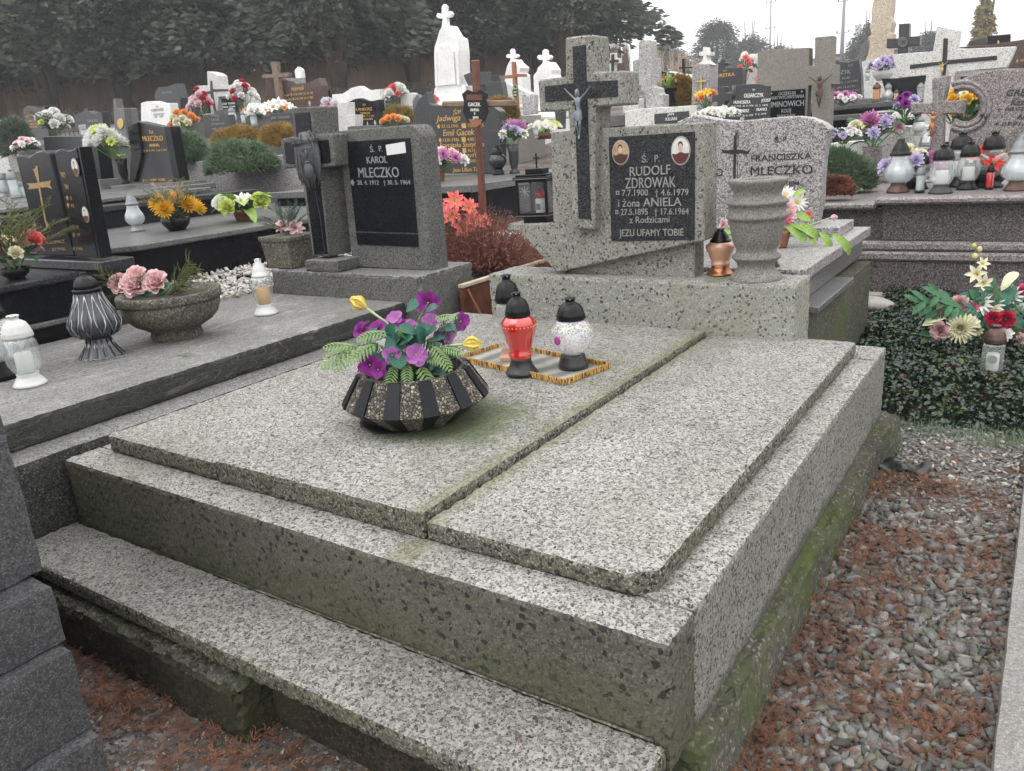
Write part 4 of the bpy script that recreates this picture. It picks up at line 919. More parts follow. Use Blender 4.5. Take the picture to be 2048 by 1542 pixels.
for i in range(28): bd.append(ellipsoid((.0570*math.cos(i*PI/14), .0570*math.sin(i*PI/14), .162), (.0026, .0026, .0026), 6, 4))
link('bead_band', mesh('beads', *join(*bd), 'gold_paint', True), rl)
# patterned iridescent globe
s = glass('globe_glass', (.88, .88, .9), .08); z = sep(s, s.co)[2]; ed = s.vor(95, 'DISTANCE_TO_EDGE').outputs['Distance']
cell = s.ramp(ed, [(.02, 1), (.12, 0)]); ir = s.ramp(s.math('FRACT', s.math('MULTIPLY', z, 26)), [(0, (.9, .55, .85)), (.25, (.5, .8, .9)), (.5, (.65, .9, .6)), (.75, (.9, .8, .6)), (1, (.85, .8, .86))])
up_ = s.ramp(z, [(.11, 0), (.16, .8)]); c = s.mix(up_, (.88, .88, .9), ir); s.set(col=c, rough=.15, spec=.9); s.t.links.new(s.ramp(cell, [(0, .88), (1, .35)]), s.body.inputs[0])
gl = lantern('round patterned glass lantern with iridescent shoulders and black cap in the amber tray', onZ(px('I', 1740, 575), TZ), 'globe', .225, 'globe_glass', basem='film', candle='wax_white', w=1.24)
link('flower_print', mesh('fp', *ellipsoid((-.010, -.0765, .108), (.012, .003, .015), 10, 6), 'magenta', True), gl)
lantern('tall clear square glass lantern with black cap, behind the red lantern', onZ(px('I', 1335, 520), TZ), 'square', .30, 'clear_glass', candle=None, basem='copper_glass', cap='dome', w=.82, rz=.3)
# ================================================================== KAROL'S GRAVE (left neighbour)
def bx(name, x0, x1, y0, y1, z0, z1, mat, parent, w=.004, label=None):
    V, F = boxv(x0, x1, y0, y1, z0, z1, w); return part(name, V, F, mat, parent, label=label)
g2 = thing('grave', 'weathered dark grey concrete grave slab with worn pale streaks, left of the double grave', 'grave', (-2.5, .7, -.4))
s = terr('karol_top', (.235, .23, .222), dark=(.09, .09, .092), light=(.38, .375, .37), sc=210, pd=.2, pl=.22, rough=.6, bump=.5, var=.35)
def streaks(name, base):
    s = NT(name); mp = s.n('Mapping', {0: s.co, 'Scale': (1, .22, 1)}).outputs[0]
    v = s.n('SeparateColor', {0: s.vor(190).outputs['Color']}).outputs; f = s.noise(300, 3, .7)
    b = s.mix(1, base, s.ramp(v[0], [(0, .45), (.3, .8), (.8, 1.1), (1, 1.5)]), 'MULTIPLY'); b = s.mix(1, b, s.ramp(s.noise(2.5, 6, .65), [(.3, .6), (.7, 1.15)]), 'MULTIPLY')
    w = s.n('TexNoise', {'Vector': mp, 'Scale': 5.5, 'Detail': 3, 'Distortion': 1.2}).outputs['Fac']
    l = s.ramp(s.math('ABSOLUTE', s.math('SUBTRACT', w, .5)), [(0, 1), (.012, 0)]); l2 = s.ramp(s.math('ABSOLUTE', s.math('SUBTRACT', w, .42)), [(0, .8), (.006, 0)])
    b = s.mix(s.math('MULTIPLY', s.math('ADD', l, l2), .38), b, tuple(min(.46, q*3+.08) for q in base)); s.set(col=b, rough=.6, spec=.4); s.bump(f, .5, .0015)
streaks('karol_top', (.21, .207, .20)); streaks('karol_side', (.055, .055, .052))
gb('cover_slab', -3.107, -2.05, -.9, 1.72, .022, .11, g2, 'karol_top', 'karol_side', h=.016, seed=30, edge=.002)
gb('base_frame', -3.09, -1.925, -.9, 1.72, -.5, .020, g2, 'karol_slab', 'karol_slab_side', h=.03, seed=31, edge=.002)
p2 = thing('headstone', 'grey concrete headstone with cross of thorns and black plaque naming Karol Mleczko', 'headstone', (-2.4, 1.9, .02))
gb('plinth', -2.98, -1.95, 1.722, 2.14, -.35, .232, p2, 'karol_slab', 'karol_concrete', h=.016, seed=32, edge=.004)
YS = 1.875
KS = [('H', 683, 288), ('H', 1190, 243), ('H', 1228, 262), ('H', 1262, 320), ('H', 1352, 1272), ('H', 788, 1240)]
V, F = prism([onY(px(*q), YS) for q in KS], (0, .125, 0), .006); part('slab', V, F, 'karol_concrete', p2)
plq = slab('plaque', 'H', [(742, 362), (1187, 335), (1240, 1003), (812, 990)], YS-.006, .012, 'black_granite', p2, .001)
slab('plaque', 'H', [(812, 1000), (1242, 1012), (1248, 1100), (822, 1083)], YS-.006, .012, 'black_granite', p2, .001)
Yq = YS-.006
for b, x0, y0, x1, y1, h in (('Ś.   P.', 915, 435, 1000, 430, 42), ('KAROL', 893, 515, 1035, 510, 50), ('MLECZKO', 835, 613, 1118, 610, 72), ('♦ 28. 4. 1912   † 30. 5. 1964', 780, 664, 1196, 662, 32)):
    text_on_y(b, 'H', x0, y0, x1, y1, h, Yq, 'silver_letter', plq, d=.002)
nt_ = slab('paper_note', 'H', [(1020, 385), (1155, 362), (1163, 440), (1030, 458)], Yq-.001, .0008, 'paper', p2, 0)
YX = 1.78
KC = [('H', 355, 125), ('H', 515, 115), ('H', 528, 312), ('H', 655, 305), ('H', 668, 535), ('H', 560, 548), ('H', 625, 1172), ('H', 505, 1158), ('H', 420, 545), ('H', 305, 552), ('H', 283, 345), ('H', 375, 325)]
V, F = prism([onY(px(*q), YX) for q in KC], (0, .165, 0), .006); kc = part('cross', V, F, 'karol_concrete', p2)
KI = [('H', 380, 162), ('H', 485, 155), ('H', 505, 355), ('H', 617, 350), ('H', 634, 508), ('H', 545, 516), ('H', 612, 1150), ('H', 520, 1150), ('H', 440, 520), ('H', 322, 514), ('H', 308, 368), ('H', 398, 362)]
V, F = prism([onY(px(*q), YX-.004) for q in KI], (0, .012, 0), .001); part('inlay', V, F, 'black_granite', kc)
a = onY(px('H', 448, 1180), YX-.05); b = onY(px('H', 690, 1185), YX-.05)
gb('foot_block', a.x, b.x-.01, YX-.05, YX+.13, .2325, .29, p2, 'karol_slab', 'karol_concrete', h=.014, seed=34)
# head of Christ with crown of thorns, cast in grey metal
hc = onY(px('H', 475, 440), YX-.03); R_ = .05
P = [ellipsoid((0, 0, .0), (.034, .030, .058), 16, 12), ellipsoid((0, -.028, -.004), (.0065, .012, .018), 8, 6), ellipsoid((0, -.022, .014), (.024, .010, .006), 10, 6), ellipsoid((-.013, -.026, .008), (.007, .005, .004), 8, 5), ellipsoid((.013, -.026, .008), (.007, .005, .004), 8, 5),
     ellipsoid((0, -.024, -.03), (.013, .008, .004), 8, 5), ellipsoid((0, -.018, -.058), (.022, .016, .03), 10, 8)]
face = link('christ_head', mesh('head', *join(*P), 'lead_dark', True), p2, hc-p2.location+Vector((0, -.012, .0)))
r = random.Random(2); P = []
for i in range(34):
    sg = -1 if i % 2 else 1; x = sg*r.uniform(.024, .046); top = r.uniform(.02, .06); L = r.uniform(.07, .12)
    P.append(tube([(x*.55, -.008+r.uniform(-.01, .005), top+.012), (x*1.02, -.014, top-.03), (x*1.05+r.uniform(-.004, .004), -.012, top-.03-L*.4), (x*.9+r.uniform(-.012, .012), -.006, top-.03-L*.8), (x*.8+r.uniform(-.016, .016), 0, top-.03-L)], [.003, .0042, .004, .003, .001], 5))
for i in range(14):
    x = r.uniform(-.018, .018); P.append(tube([(x, -.018, -.05), (x*1.1, -.02, -.075), (x*.9+r.uniform(-.005, .005), -.01, -.10-r.random()*.02)], [.004, .004, .001], 5))
P.append(ellipsoid((0, .012, .040), (.038, .026, .030), 16, 10))
link('hair', mesh('hair', *join(*P), 'lead_dark', True), face)
P = []
for k_ in range(5):
    pts = [(.050*math.cos(t), -.008+.036*math.sin(t), .040+.006*math.sin(5*t+k_*1.3)+.004*math.cos(3*t+k_)) for t in [PI+i*PI/16 for i in range(17)]]
    P.append(tube(pts, .0028, 5))
    for i in range(1, 16, 3): p = pts[i]; P.append(tube([p, (p[0]*1.15+r.uniform(-.004, .004), p[1]*1.25-.004, p[2]+r.uniform(-.012, .012))], [.002, .0002], 4))
link('thorn_crown', mesh('crown', *join(*P), 'lead_dark', True), face)
face.scale = (1.2, 1.0, 1.42); face.rotation_euler = (0, 0, .62); face.location += Vector((.006, .004, 0))
V, F = tube([onY(px('H', 505, 610), YX-.006)[:], onY(px('H', 560, 880), YX-.006)[:], onY(px('H', 592, 1130), YX-.006)[:]], .0012, 4); part('seam', V, F, 'lead_dark', kc)

# square planter with pink flowers at the plinth's left end
qa = onY(px('H', 190, 1250), 1.76); qb = onY(px('H', 365, 1256), 1.76); w = qb.x-qa.x; ztop = onY(px('H', 165, 1032), 1.76).z
sp = thing('planter', 'square grey concrete planter with grooved sides beside the cross foot', 'planter', ((qa.x+qb.x)/2, 1.76+w/2, .233))
V, F = prism([(-w*.56, -w*.56, 0), (w*.56, -w*.56, 0), (w*.56, w*.56, 0), (-w*.56, w*.56, 0)], (0, 0, ztop-.233), .005)
hh = ztop-.233
V = [(x*(.86+.14*z/hh), y*(.86+.14*z/hh), z) for x, y, z in V]
link('pot', mesh('pot', V, F, 'planter_concrete'), sp)
link('rim', mesh('rim', *join(boxv(-w*.585, w*.585, -w*.585, w*.585, hh*.86, hh+.002, .004)), 'planter_concrete'), sp)
bouquet('flower_arrangement', 'pink cloth flowers with blue-green conifer sprigs in the square grey concrete planter', (sp.location.x, sp.location.y, .233+hh), .07, .06, [('puff', 'rose_pink', .05, 3)], [('sprig', 'blue_needle', .16, 9), ('sprig', 'juniper', .12, 6), ('thuja', 'thuja_green', .12, 3)], 4)
q = onZ(px('H', 90, 770), .4)

# stone bowl with pink roses
bb = onZ(px('G', 1300, 1075), .111); bb = Vector((bb.x-.01, bb.y+.05, .111))
def bz(y): return onY(px('G', 1300, y), bb.y).z-.111
def br(w): return w*.5/3.856/FOC*depth(bb.x, bb.y, .2)
pw = thing('planter', 'round grey concrete bowl on a short foot, standing on the weathered dark slab', 'planter', bb)
pr = [(370, 0), (385, .008), (375, .02), (360, .032), (450, .045), (560, .06), (660, .085), (710, .115), (722, .135), (720, .142), (745, .143), (758, .150), (760, .172), (745, .178), (690, .176), (660, .16), (600, .15)]
sc_ = bz(700)/.178 if bz(700) > 0 else 1
link('bowl', mesh('bowl', *lathe([(br(w), z*sc_) for w, z in pr], 48, cap=False), 'planter_concrete', True), pw)
link('soil', mesh('soil', *lathe([(.001, .158*sc_), (br(650), .155*sc_)], 20, cap=False), 'soil'), pw)
fb = thing('flower_arrangement', 'three pale pink artificial roses with green thuja sprays in the round concrete bowl', 'flowers', bb+Vector((0, 0, .16*sc_)))
def onpl(c, x, y, P0, d=0): return CAM+ray(px(c, x, y))*(depth(*P0)-d)
for x, y, s_, sd in ((1030, 665, .060, 0), (1195, 640, .056, 1), (915, 650, .046, 2), (1050, 590, .046, 1)):
    p = onpl('G', x, y, bb, .03); put(fb, 'rose', flower_mesh('rose', 'dusty_rose' if x == 915 else 'rose_pink', seed=sd), p-fb.location-toc*.02, toc+Vector((0, 0, .35)), sd, s_)
def lfp(par, P0, c, x, y, x2, y2, d, kind, mat, nm='leaf', s=None, seed=0, d2=0):
    a = onpl(c, x, y, P0, d); b = onpl(c, x2, y2, P0, d+d2); dv = b-a; L = dv.length
    q = link(nm, leaf_mesh(kind, mat, seed % 3), par); q.location = a-par.location; tc_ = (CAM-a).normalized()
    X = dv.normalized(); Z = tc_*.8+Vector((0, 0, .6)); Y = Z.cross(X).normalized(); Z = X.cross(Y)
    q.rotation_euler = Matrix((X, Y, Z)).transposed().to_euler(); q.scale = (s or L*1.08,)*3; return q
for i, a in enumerate(((1320, 740, 1580, 520), (1350, 740, 1640, 600), (1300, 730, 1620, 660), (1330, 750, 1480, 560), (940, 720, 740, 590), (930, 730, 850, 760), (1300, 750, 1600, 560), (1100, 740, 1130, 560), (950, 700, 800, 570), (1360, 745, 1640, 640), (1250, 745, 1400, 700))):
    lfp(fb, bb, 'G', *a, .0+.01*(i % 3), 'thuja', 'thuja_green', 'thuja_sprig', seed=i)
for i, a in enumerate(((1110, 750, 1190, 700), (1200, 750, 1290, 680), (1150, 760, 1060, 740), (1220, 740, 1330, 640), (1000, 750, 960, 690), (1260, 740, 1180, 670))):
    lfp(fb, bb, 'G', *a, .02, 'leaf', 'silk_leaf', seed=i)
# black and silver ornate lantern
def lbase(c, x, y, z): return onZ(px(c, x, y), z)
ob = lbase('T', 1265, 985, .111); ob = ob+Vector((-.008, .02, 0))
ol = thing('grave_lantern', 'tall black lantern with silver leaf pattern and flared petal foot on the weathered slab', 'grave lantern', ob)
dd = depth(ob.x, ob.y, .2); top = (CAM+ray(px('G', 640, 540))*dd).z-.111
def s3(p): return [(r*1.0, z*top/.24) for r, z in p]
s = NT('silver_petal'); s.set(col=(.05, .052, .06), rough=.22, metal=.3, spec=.8)
seg = 96
def fluted(pr, n, d, seg=96, sharp=1.):
    V = []; F = []; pr = [(r*1.3, z, k) for r, z, k in pr]
    for r, z, k in pr:
        for i in range(seg):
            a = 2*PI*i/seg; c_ = abs(math.cos(n*a/2)); V.append((r*(1+d*k*(c_**.5-.5))*math.cos(a), r*(1+d*k*(c_**.5-.5))*math.sin(a), z))
    for i in range(len(pr)-1):
        for j in range(seg): F.append([i*seg+j, i*seg+(j+1) % seg, (i+1)*seg+(j+1) % seg, (i+1)*seg+j])
    return V, F
zz = top/.24
for_scale = 1.28
link('foot', mesh('foot', *fluted([(.058, 0, 1.6), (.050, .012*zz, 1.3), (.040, .03*zz, 1), (.034, .045*zz, .6), (.033, .052*zz, .3)], 12, .16), 'silver_petal', True), ol)
link('body', mesh('body', *fluted([(.030, .052*zz, .2), (.052, .060*zz, .8), (.066, .078*zz, 1), (.070, .098*zz, 1), (.062, .12*zz, 1), (.047, .148*zz, 1), (.038, .172*zz, .8), (.035, .186*zz, .3)], 12, .12), 'silver_petal', True), ol)
P = []
for i in range(12):
    a = 2*PI*(i+.5)/12
    def pt_(r, z, da):
        r = r*1.3+.0026
        return (r*math.cos(a+da), r*math.sin(a+da), z*zz)
    for sg in (-1, 1):
        P.append(tube([pt_(.036, .18, 0), pt_(.040, .165, sg*.06), pt_(.050, .142, sg*.14), pt_(.065, .115, sg*.2), pt_(.0715, .095, sg*.16), pt_(.067, .076, sg*.06), pt_(.054, .062, 0)], .0024, 4))
    P.append(tube([pt_(.034, .048, 0), pt_(.038, .03, .10), pt_(.050, .010, .20), pt_(.058, .001, .1), pt_(.059, 0, 0), pt_(.058, .001, -.1), pt_(.050, .010, -.20), pt_(.038, .03, -.10), pt_(.034, .048, 0)], .0022, 4))
link('silver_lines', mesh('lines', *join(*P), 'silver', True), ol)
link('collar', mesh('collar', *lathe([(.046, .183*zz), (.051, .185*zz), (.0515, .194*zz), (.047, .196*zz)], 32), 'black_plastic', True), ol)
link('cap', mesh('cap', *lathe([(.046, .1965*zz), (.044, .205*zz), (.038, .218*zz), (.026, .227*zz), (.014, .229*zz), (.012, .237*zz), (.013, .2395*zz), (.008, .24*zz)], 32, 8, .04), 'black_plastic', True), ol)
# white lanterns at the left edge
lantern('clear glass lantern with cracked heart print and white cap and foot at the left edge', onZ(px('T', 395, 1350), .111), 'belly', .245, 'clear_glass', 'white_plastic', 'white_plastic', w=1.15)
ll = lantern('large glass lantern with black foot and black domed cap, cut off by the left edge', onZ(px('T', 0, 1255), .111), 'globe', .30, 'globe_glass', 'black_plastic', 'black_plastic', w=1.45)
lantern('clear tapered glass lantern with pale pointed cap near the square concrete planter', onZ(px('O', 533, 628), .111), 'taper', .265, 'clear_glass', 'white_plastic', 'white_plastic', candle='gold_paint', w=1.08, cap='cone')
# fallen thuja sprig
for x, y, a in ((1440, 1160, .3), (1390, 1180, .1), (1430, 1150, .6)):
    pass
sg_ = thing('thuja_twig', 'small green thuja twig lying on the weathered slab before the bowl', 'twig', onZ(px('G', 1350, 1195), .112))
link('spray', leaf_mesh('thuja', 'juniper', 1), sg_).scale = (.11, .11, .02)
link('spray', leaf_mesh('thuja', 'juniper', 2), sg_, (.02, .01, .001)).scale = (.09, .09, .02)

# ================================================================== STEPPED PILLAR, near left
st = thing('stepped_pillar', 'dark grey granite monument side in stepped courses, cut off by the left edge, nearest the camera', 'monument', (-1.4, -.8, -.45))
for i, (x, y, z0, z1) in enumerate(((-1.195, -.395, .026, .75), (-1.125, -.4165, -.102, .025), (-1.088, -.428, -.289, -.103), (-1.052, -.434, -.50, -.290))):
    gb('course', x-.9, x, y-.9, y, z0, z1, st, 'stepped_granite', 'stepped_granite', h=.03, seed=40+i, edge=.0012, jit=.0004)

# ================================================================== SZYMIK GRAVE
g3 = thing('grave', 'black granite grave with moulded edge strip, behind the weathered slab at the left', 'grave', (-3.9, 0, -.3))
bx('cover_slab', -4.6, -3.11, -1.4, 1.035, .348, .381, 'dark_granite', g3, .008)
bx('side_wall', -4.58, -3.135, -1.38, 1.0, .1965, .3475, 'black_granite', g3)
bx('ledge', -4.62, -3.112, -1.4, .92, .172, .196, 'mid_granite', g3, .006)
bx('foot_wall', -4.6, -3.15, -1.4, .9, -.4, .1715, 'black_granite', g3)
c0 = onZ(px('G', 775, 478), .425); c1 = onZ(px('G', 320, 458), .425); c2 = onZ(px('G', 985, 432), .425)
hb = thing('headstone', 'pair of black granite tablets with wavy tops, one with a gold cross, naming Szymik', 'headstone', (c0.x-.3, c0.y+.1, .382))
bx('foot_block', c1.x-.25, c0.x, c0.y, c2.y, .3825, .425, 'dark_granite', hb, .005)
YZ = c0.y+.035
t1 = slab('tablet', 'U', [(70, 118), (100, 116), (132, 127), (165, 103), (195, 96), (232, 108), (350, 592), (172, 588), (150, 470), (128, 350)], YZ+.01, .07, 'black_granite', hb, .006)
t2 = slab('tablet', 'U', [(254, 104), (280, 88), (318, 97), (340, 92), (358, 80), (460, 602), (352, 592)], YZ-.005, .03, 'black_granite', hb, .004)
t3 = slab('tablet', 'U', [(362, 80), (372, 78), (472, 602), (461, 602)], YZ-.01, .055, 'black_granite', hb, .003, label='rough black side tablet')
YT = YZ+.01
gcx = [(168, 168), (176, 172), (184, 245), (222, 240), (242, 236), (232, 255), (243, 276), (220, 268), (188, 270), (214, 420), (226, 445), (237, 462), (226, 460), (215, 470), (216, 448), (208, 420), (180, 272), (150, 276), (130, 278), (138, 262), (124, 250), (146, 250), (177, 247), (158, 190), (152, 185), (164, 182)]
slab('cross', 'U', gcx, YT-.002, .002, 'dull_gold', t1, 0)
for b, x0, y0, x1, y1, h in (('MARIA KOPACZ', 178, 540, 308, 527, 14), ('SZYMIK', 248, 567, 312, 564, 15)): text_on_y(b, 'U', x0, y0, x1, y1, h, YT, 'dull_gold', t1)
for b, x0, y0, x1, y1, h in (('WO', 290, 222, 312, 226, 28), ('W', 308, 276, 328, 280, 25), ('♦ 3', 314, 325, 338, 327, 16), ('♦ 12', 318, 360, 350, 362, 16), ('Ś. P.', 340, 465, 375, 464, 16), ('♦ 19', 345, 500, 378, 498, 16), ('♦ ZMARŁ', 345, 562, 392, 562, 12)): text_on_y(b, 'U', x0, y0, x1, y1, h, YZ-.005, 'dull_gold', t2)
portrait('U', 355, 175, 15, 44, YZ-.011, t2, 'dark_coat', 'portrait_grey', 3); portrait('U', 404, 396, 14, 38, YZ-.011, t2, 'dark_coat', 'portrait_grey', 4)
# wreath at the left edge, on the black slab
wl = onZ(px('G', 130, 610), .382)
bouquet('flower_arrangement', 'red and pale pink roses with olive thuja sprays in a black pot, left edge', (wl.x, wl.y, .382), .16, .13, [('rose', 'coral', .045, 2), ('rose', 'pink_pale', .045, 2), ('rose', 'cream', .035, 2)], [('thuja', 'thuja_green', .26, 16), ('leaf', 'silk_leaf', .10, 8), ('thuja', 'reeds', .20, 3)], 9, pot=('bowl', .06, .05, 'black_plastic'))

# ================================================================== YELLOW-FLOWER GRAVE
g4 = thing('grave', 'grey topped dark granite grave with a cut corner, holding yellow chrysanthemums', 'grave', (-4.2, 1.8, 0))
xa = -3.42
V, F = prism([(xa, 1.27, .395), (xa, 3.6, .395), (-5.3, 3.6, .395), (-5.3, 1.02, .395), (xa-.12, 1.12, .395)], (0, 0, .033), .006); part('cover_slab', V, F, 'mid_granite', g4)
V, F = prism([(xa-.03, 1.29, .02), (xa-.03, 3.55, .02), (-5.27, 3.55, .02), (-5.27, 1.06, .02), (xa-.14, 1.14, .02)], (0, 0, .374), .003); part('side_wall', V, F, 'black_granite', g4)
zt = .4285
yp = onZ(px('U', 832, 470), zt)
bouquet('flower_arrangement', 'orange-yellow chrysanthemums with brown conifer sprigs in a round black bowl', yp, .16, .11, [('mum', 'sun_yellow', .064, 6)], [('sprig', 'reeds', .17, 5), ('sprig', 'juniper', .17, 9), ('round', 'juniper', .07, 12), ('thuja', 'thuja_green', .2, 4)], 2, pot=('bowl', .085, .075, 'black_plastic'))
yw = onZ(px('U', 1140, 425), zt)
bouquet('flower_arrangement', 'white rose and lime blossoms with broad leaves in a small terracotta pot', yw, .20, .09, [('rose', 'white_petal', .062, 1), ('puff', 'white_petal', .05, 2), ('rose', 'lime_petal', .058, 2), ('lily', 'white_petal', .06, 1)], [('blade', 'lime_leaf', .22, 7), ('round', 'juniper', .10, 8), ('leaf', 'lime_leaf', .2, 5)], 12, pot=('pot', .055, .055, 'terracotta'))
lantern('drop-shaped fluted glass lantern with grey cap next to the yellow chrysanthemums', onZ(px('U', 645, 475), zt), 'pear', .23, 'milk_glass', 'grey_plastic', 'grey_plastic', cap='cone', w=1.0)
# ledge slabs behind it
g5 = thing('grave', 'dark granite grave with stepped pale slabs in front of the Anna Mleczko headstone', 'grave', (-5.6, 2.6, .2))
def edgeslab(c, p1, p2, x, wd, th, mat, par, ext0=0, ext1=0, nm='cover_slab'):
    a = onX(px(c, *p1), x); b = onX(px(c, *p2), x); z = (a.z+b.z)/2
    return bx(nm, x-wd, x, a.y-ext0, b.y+ext1, z-th, z, mat, par, .006), z
_, z5 = edgeslab('U', (455, 375), (1200, 262), -4.75, 1.4, .04, 'dark_granite', g5, .8)
print('z5', z5)
bx('side_wall', -6.12, -4.78, .5, onX(px('U', 1200, 262), -4.75).y-.02, 0, z5-.041, 'black_granite', g5)
edgeslab('U', (460, 332), (985, 258), -5.0, 1.0, .03, 'mid_granite', g5, .6)
# ================================================================== FRANCISZKA'S GRAVE (behind the urn)
g6 = thing('grave', 'pale granite grave with thin cover slab and lower side ledge, right behind the terrazzo plinth', 'grave', (-1, 2.5, -.3))
bx('cover_slab', -1.38, -.30, 1.99, 3.25, .218, .262, 'light_granite', g6, .003)
bx('side_wall', -1.36, -.325, 2.0, 3.2, .125, .2175, 'mid_granite', g6, .003)
bx('ledge', -1.40, -.245, 1.99, 2.62, .10, .124, 'mid_granite', g6, .003)
bx('base_wall', -1.38, -.28, 1.99, 3.2, -.45, .0995, 'foundation', g6, .003)
bx('foot_slab', -1.34, -.37, 2.88, 3.20, .2625, .305, 'light_granite', g6, .003)
YF = 2.98
hf = thing('headstone', 'speckled pale granite headstone with curved top and black cross, naming Franciszka Mleczko', 'headstone', (-.9, YF+.05, .305))
t = slab('slab', 'D', [(470, 925), (560, 885), (640, 862), (740, 880), (860, 905), (1000, 915), (1140, 905), (1290, 890), (1450, 876), (1560, 872), (1680, 885), (1790, 930), (1862, 985), (1825, 1080), (1800, 1250), (1785, 1450), (1775, 1660), (1740, 1830), (1720, 1880), (470, 1880)], YF, .10, 'light_granite', hf, .006)
cx_ = [(985, 1060), (1020, 1005), (1015, 1040), (1012, 1172), (1060, 1178), (1110, 1190), (1145, 1160), (1118, 1216), (1060, 1210), (1008, 1215), (1003, 1460), (980, 1460), (983, 1220), (925, 1212), (890, 1208), (875, 1178), (930, 1182), (983, 1175)]
slab('cross', 'D', cx_, YF-.0015, .003, 'black_letter', t, 0)
V, F = prism(outl('D', [(1026, 1000), (1031, 1000), (1026, 1158), (1021, 1158)], YF-.001), (0, .002, 0), 0); part('cross_outline', V, F, 'black_letter', t)
V, F = prism(outl('D', [(1022, 1222), (1027, 1222), (1022, 1460), (1017, 1460)], YF-.001), (0, .002, 0), 0); part('cross_outline', V, F, 'black_letter', t)
for b, x0, y0, x1, y1, h in (('Ś. P.', 1358, 1112, 1478, 1102, 48), ('FRANCISZKA', 1146, 1284, 1690, 1258, 58), ('MLECZKO', 1140, 1410, 1700, 1392, 80), ('O', 822, 1418, 886, 1414, 72), ('1884', 1465, 1506, 1580, 1500, 42)):
    text_on_y(b, 'D', x0, y0, x1, y1, h, YF, 'black_letter', t)
text_on_y('1966', 'J', 830, 226, 940, 222, 34, YF, 'black_letter', t)
fp = onZ(px('J', 765, 745), .263)
ff = thing('flower_arrangement', 'pink blossoms, white daisies, a pale rosebud and long lime leaves in a brown pot, near the stone vase', 'flowers', fp)
ff['label'] = 'pink blossoms, white daisies and long lime leaves in a brown pot beside the stone vase'
h_ = .075
link('pot', mesh('pot', *lathe([(.030, 0), (.034, .01), (.045, h_*.8), (.046, h_), (.04, h_), (.035, h_*.7)], 20), 'terracotta', True), ff)
tcf = (CAM-fp).normalized(); SS = []
def ffl(kind, mat, x, y, d, s, dr=(0, 0, 0), par=ff, P0=fp, c='J', seed=0, nm=None, base=h_):
    p = onpl(c, x, y, P0, d)-par.location; SS.append(tube([(0, 0, base-.01), (p.x*.5, p.y*.5, base+(p.z-base)*.7), p[:]], .0025, 4, False))
    return put(par, nm or FKN[kind], flower_mesh(kind, mat, 'sun_yellow', seed), p, (CAM-fp).normalized()+Vector(dr), seed*1.3, s)
ffl('puff', 'rose_pink', 840, 370, .04, .042, seed=0); ffl('puff', 'hot_pink', 800, 470, .05, .036, seed=1); ffl('puff', 'rose_pink', 870, 430, .05, .034, seed=2)
ffl('daisy', 'white_petal', 820, 250, .0, .048, (0, 0, .8), seed=1); ffl('daisy', 'white_petal', 935, 320, .03, .045, (.4, 0, .7), seed=2); ffl('puff', 'rose_pink', 230, 520, .0, .03, (-1, 0, .2)); ffl('puff', 'coral', 1040, 430, -.02, .02, (.4, 0, .2))
p = onpl('J', 1255, 460, fp, .0); ax = (onpl('J', 1350, 450, fp, 0)-p).normalized(); put(ff, 'rosebud', flower_mesh('tulip', 'pink_pale', seed=1), p-ff.location, ax, 0, .022)
V, F = tube([(0, 0, h_), ((p-ff.location)*.6+Vector((0, 0, .02)))[:], (p-ff.location)[:]], .0025, 5); link('stem', mesh('stem', V, F, 'pale_stem'), ff)
for i, a in enumerate(((820, 520, 1010, 700), (890, 530, 1180, 670), (1150, 600, 1290, 785), (1270, 620, 1475, 820), (1050, 640, 1110, 730), (900, 260, 1020, 190), (900, 430, 1060, 500), (300, 600, 130, 640), (300, 640, 190, 690), (850, 560, 980, 640))):
    lfp(ff, fp, 'J', *a, .04+.01*(i % 3), 'blade' if i in (1, 2, 3) else 'leaf', 'lime_leaf', seed=i, s=None)
V, F = tube([onpl('J', x, y, fp, .04)-ff.location for x, y in ((800, 520), (980, 560), (1160, 600), (1280, 625))], .003, 5); link('stem', mesh('stem', V, F, 'stem_green'), ff)
link('stems', mesh('stems', *join(*SS), 'stem_green'), ff)

# ================================================================== GRE GRAVE (right)
Y0 = 3.95
g7 = thing('grave', 'large rose-grey granite tomb with moulded courses and overhanging top slab, at the right', 'grave', (0, Y0+.4, -.3))
zb = onY(px('K', 500, 418), Y0).z; z1_ = onY(px('K', 230, 210), Y0).z; z2_ = onY(px('K', 230, 152), Y0-.03).z; z3 = onY(px('K', 230, 80), Y0-.01).z
xl = onY(px('K', 120, 200), Y0).x-.6
yt = Y0-.06; zt0 = onY(px('L', 1200, 1148), yt).z; zt1 = onY(px('L', 1200, 1095), yt).z+.012
xs_ = onY(px('L', 550, 1120), yt).x
bx('lower_wall', xl, 2.6, Y0, 6.1, -.5, z1_, 'rose_granite_dark', g7, .003)
bx('moulding', xl, 2.62, Y0-.02, 6.1, z1_+.0005, z2_, 'rose_granite', g7, .012)
bx('moulding', xl+.02, 2.6, Y0-.008, 6.1, z2_+.0005, z3, 'rose_granite', g7, .016)
bx('upper_wall', xs_+.03, 2.55, Y0+.03, 6.0, z3+.0005, zt0-.0005, 'rose_granite_dark', g7, .003)
bx('top_slab', xs_, 2.6, yt, 6.05, zt0, zt1, 'rose_granite', g7, .012)
zl0 = onY(px('L', 300, 1205), Y0-.01).z; zl1 = onY(px('L', 300, 1150), Y0-.01).z
bx('upper_wall', xl+.1, xs_+.028, Y0+.06, 6.0, z3+.0005, zl0-.0005, 'rose_granite_dark', g7, .003)
bx('side_slab', xl+.05, xs_-.001, Y0-.01, 5.3, zl0, zl1+.008, 'rose_granite', g7, .012)
ZG = zt1; ZL = zl1+.008
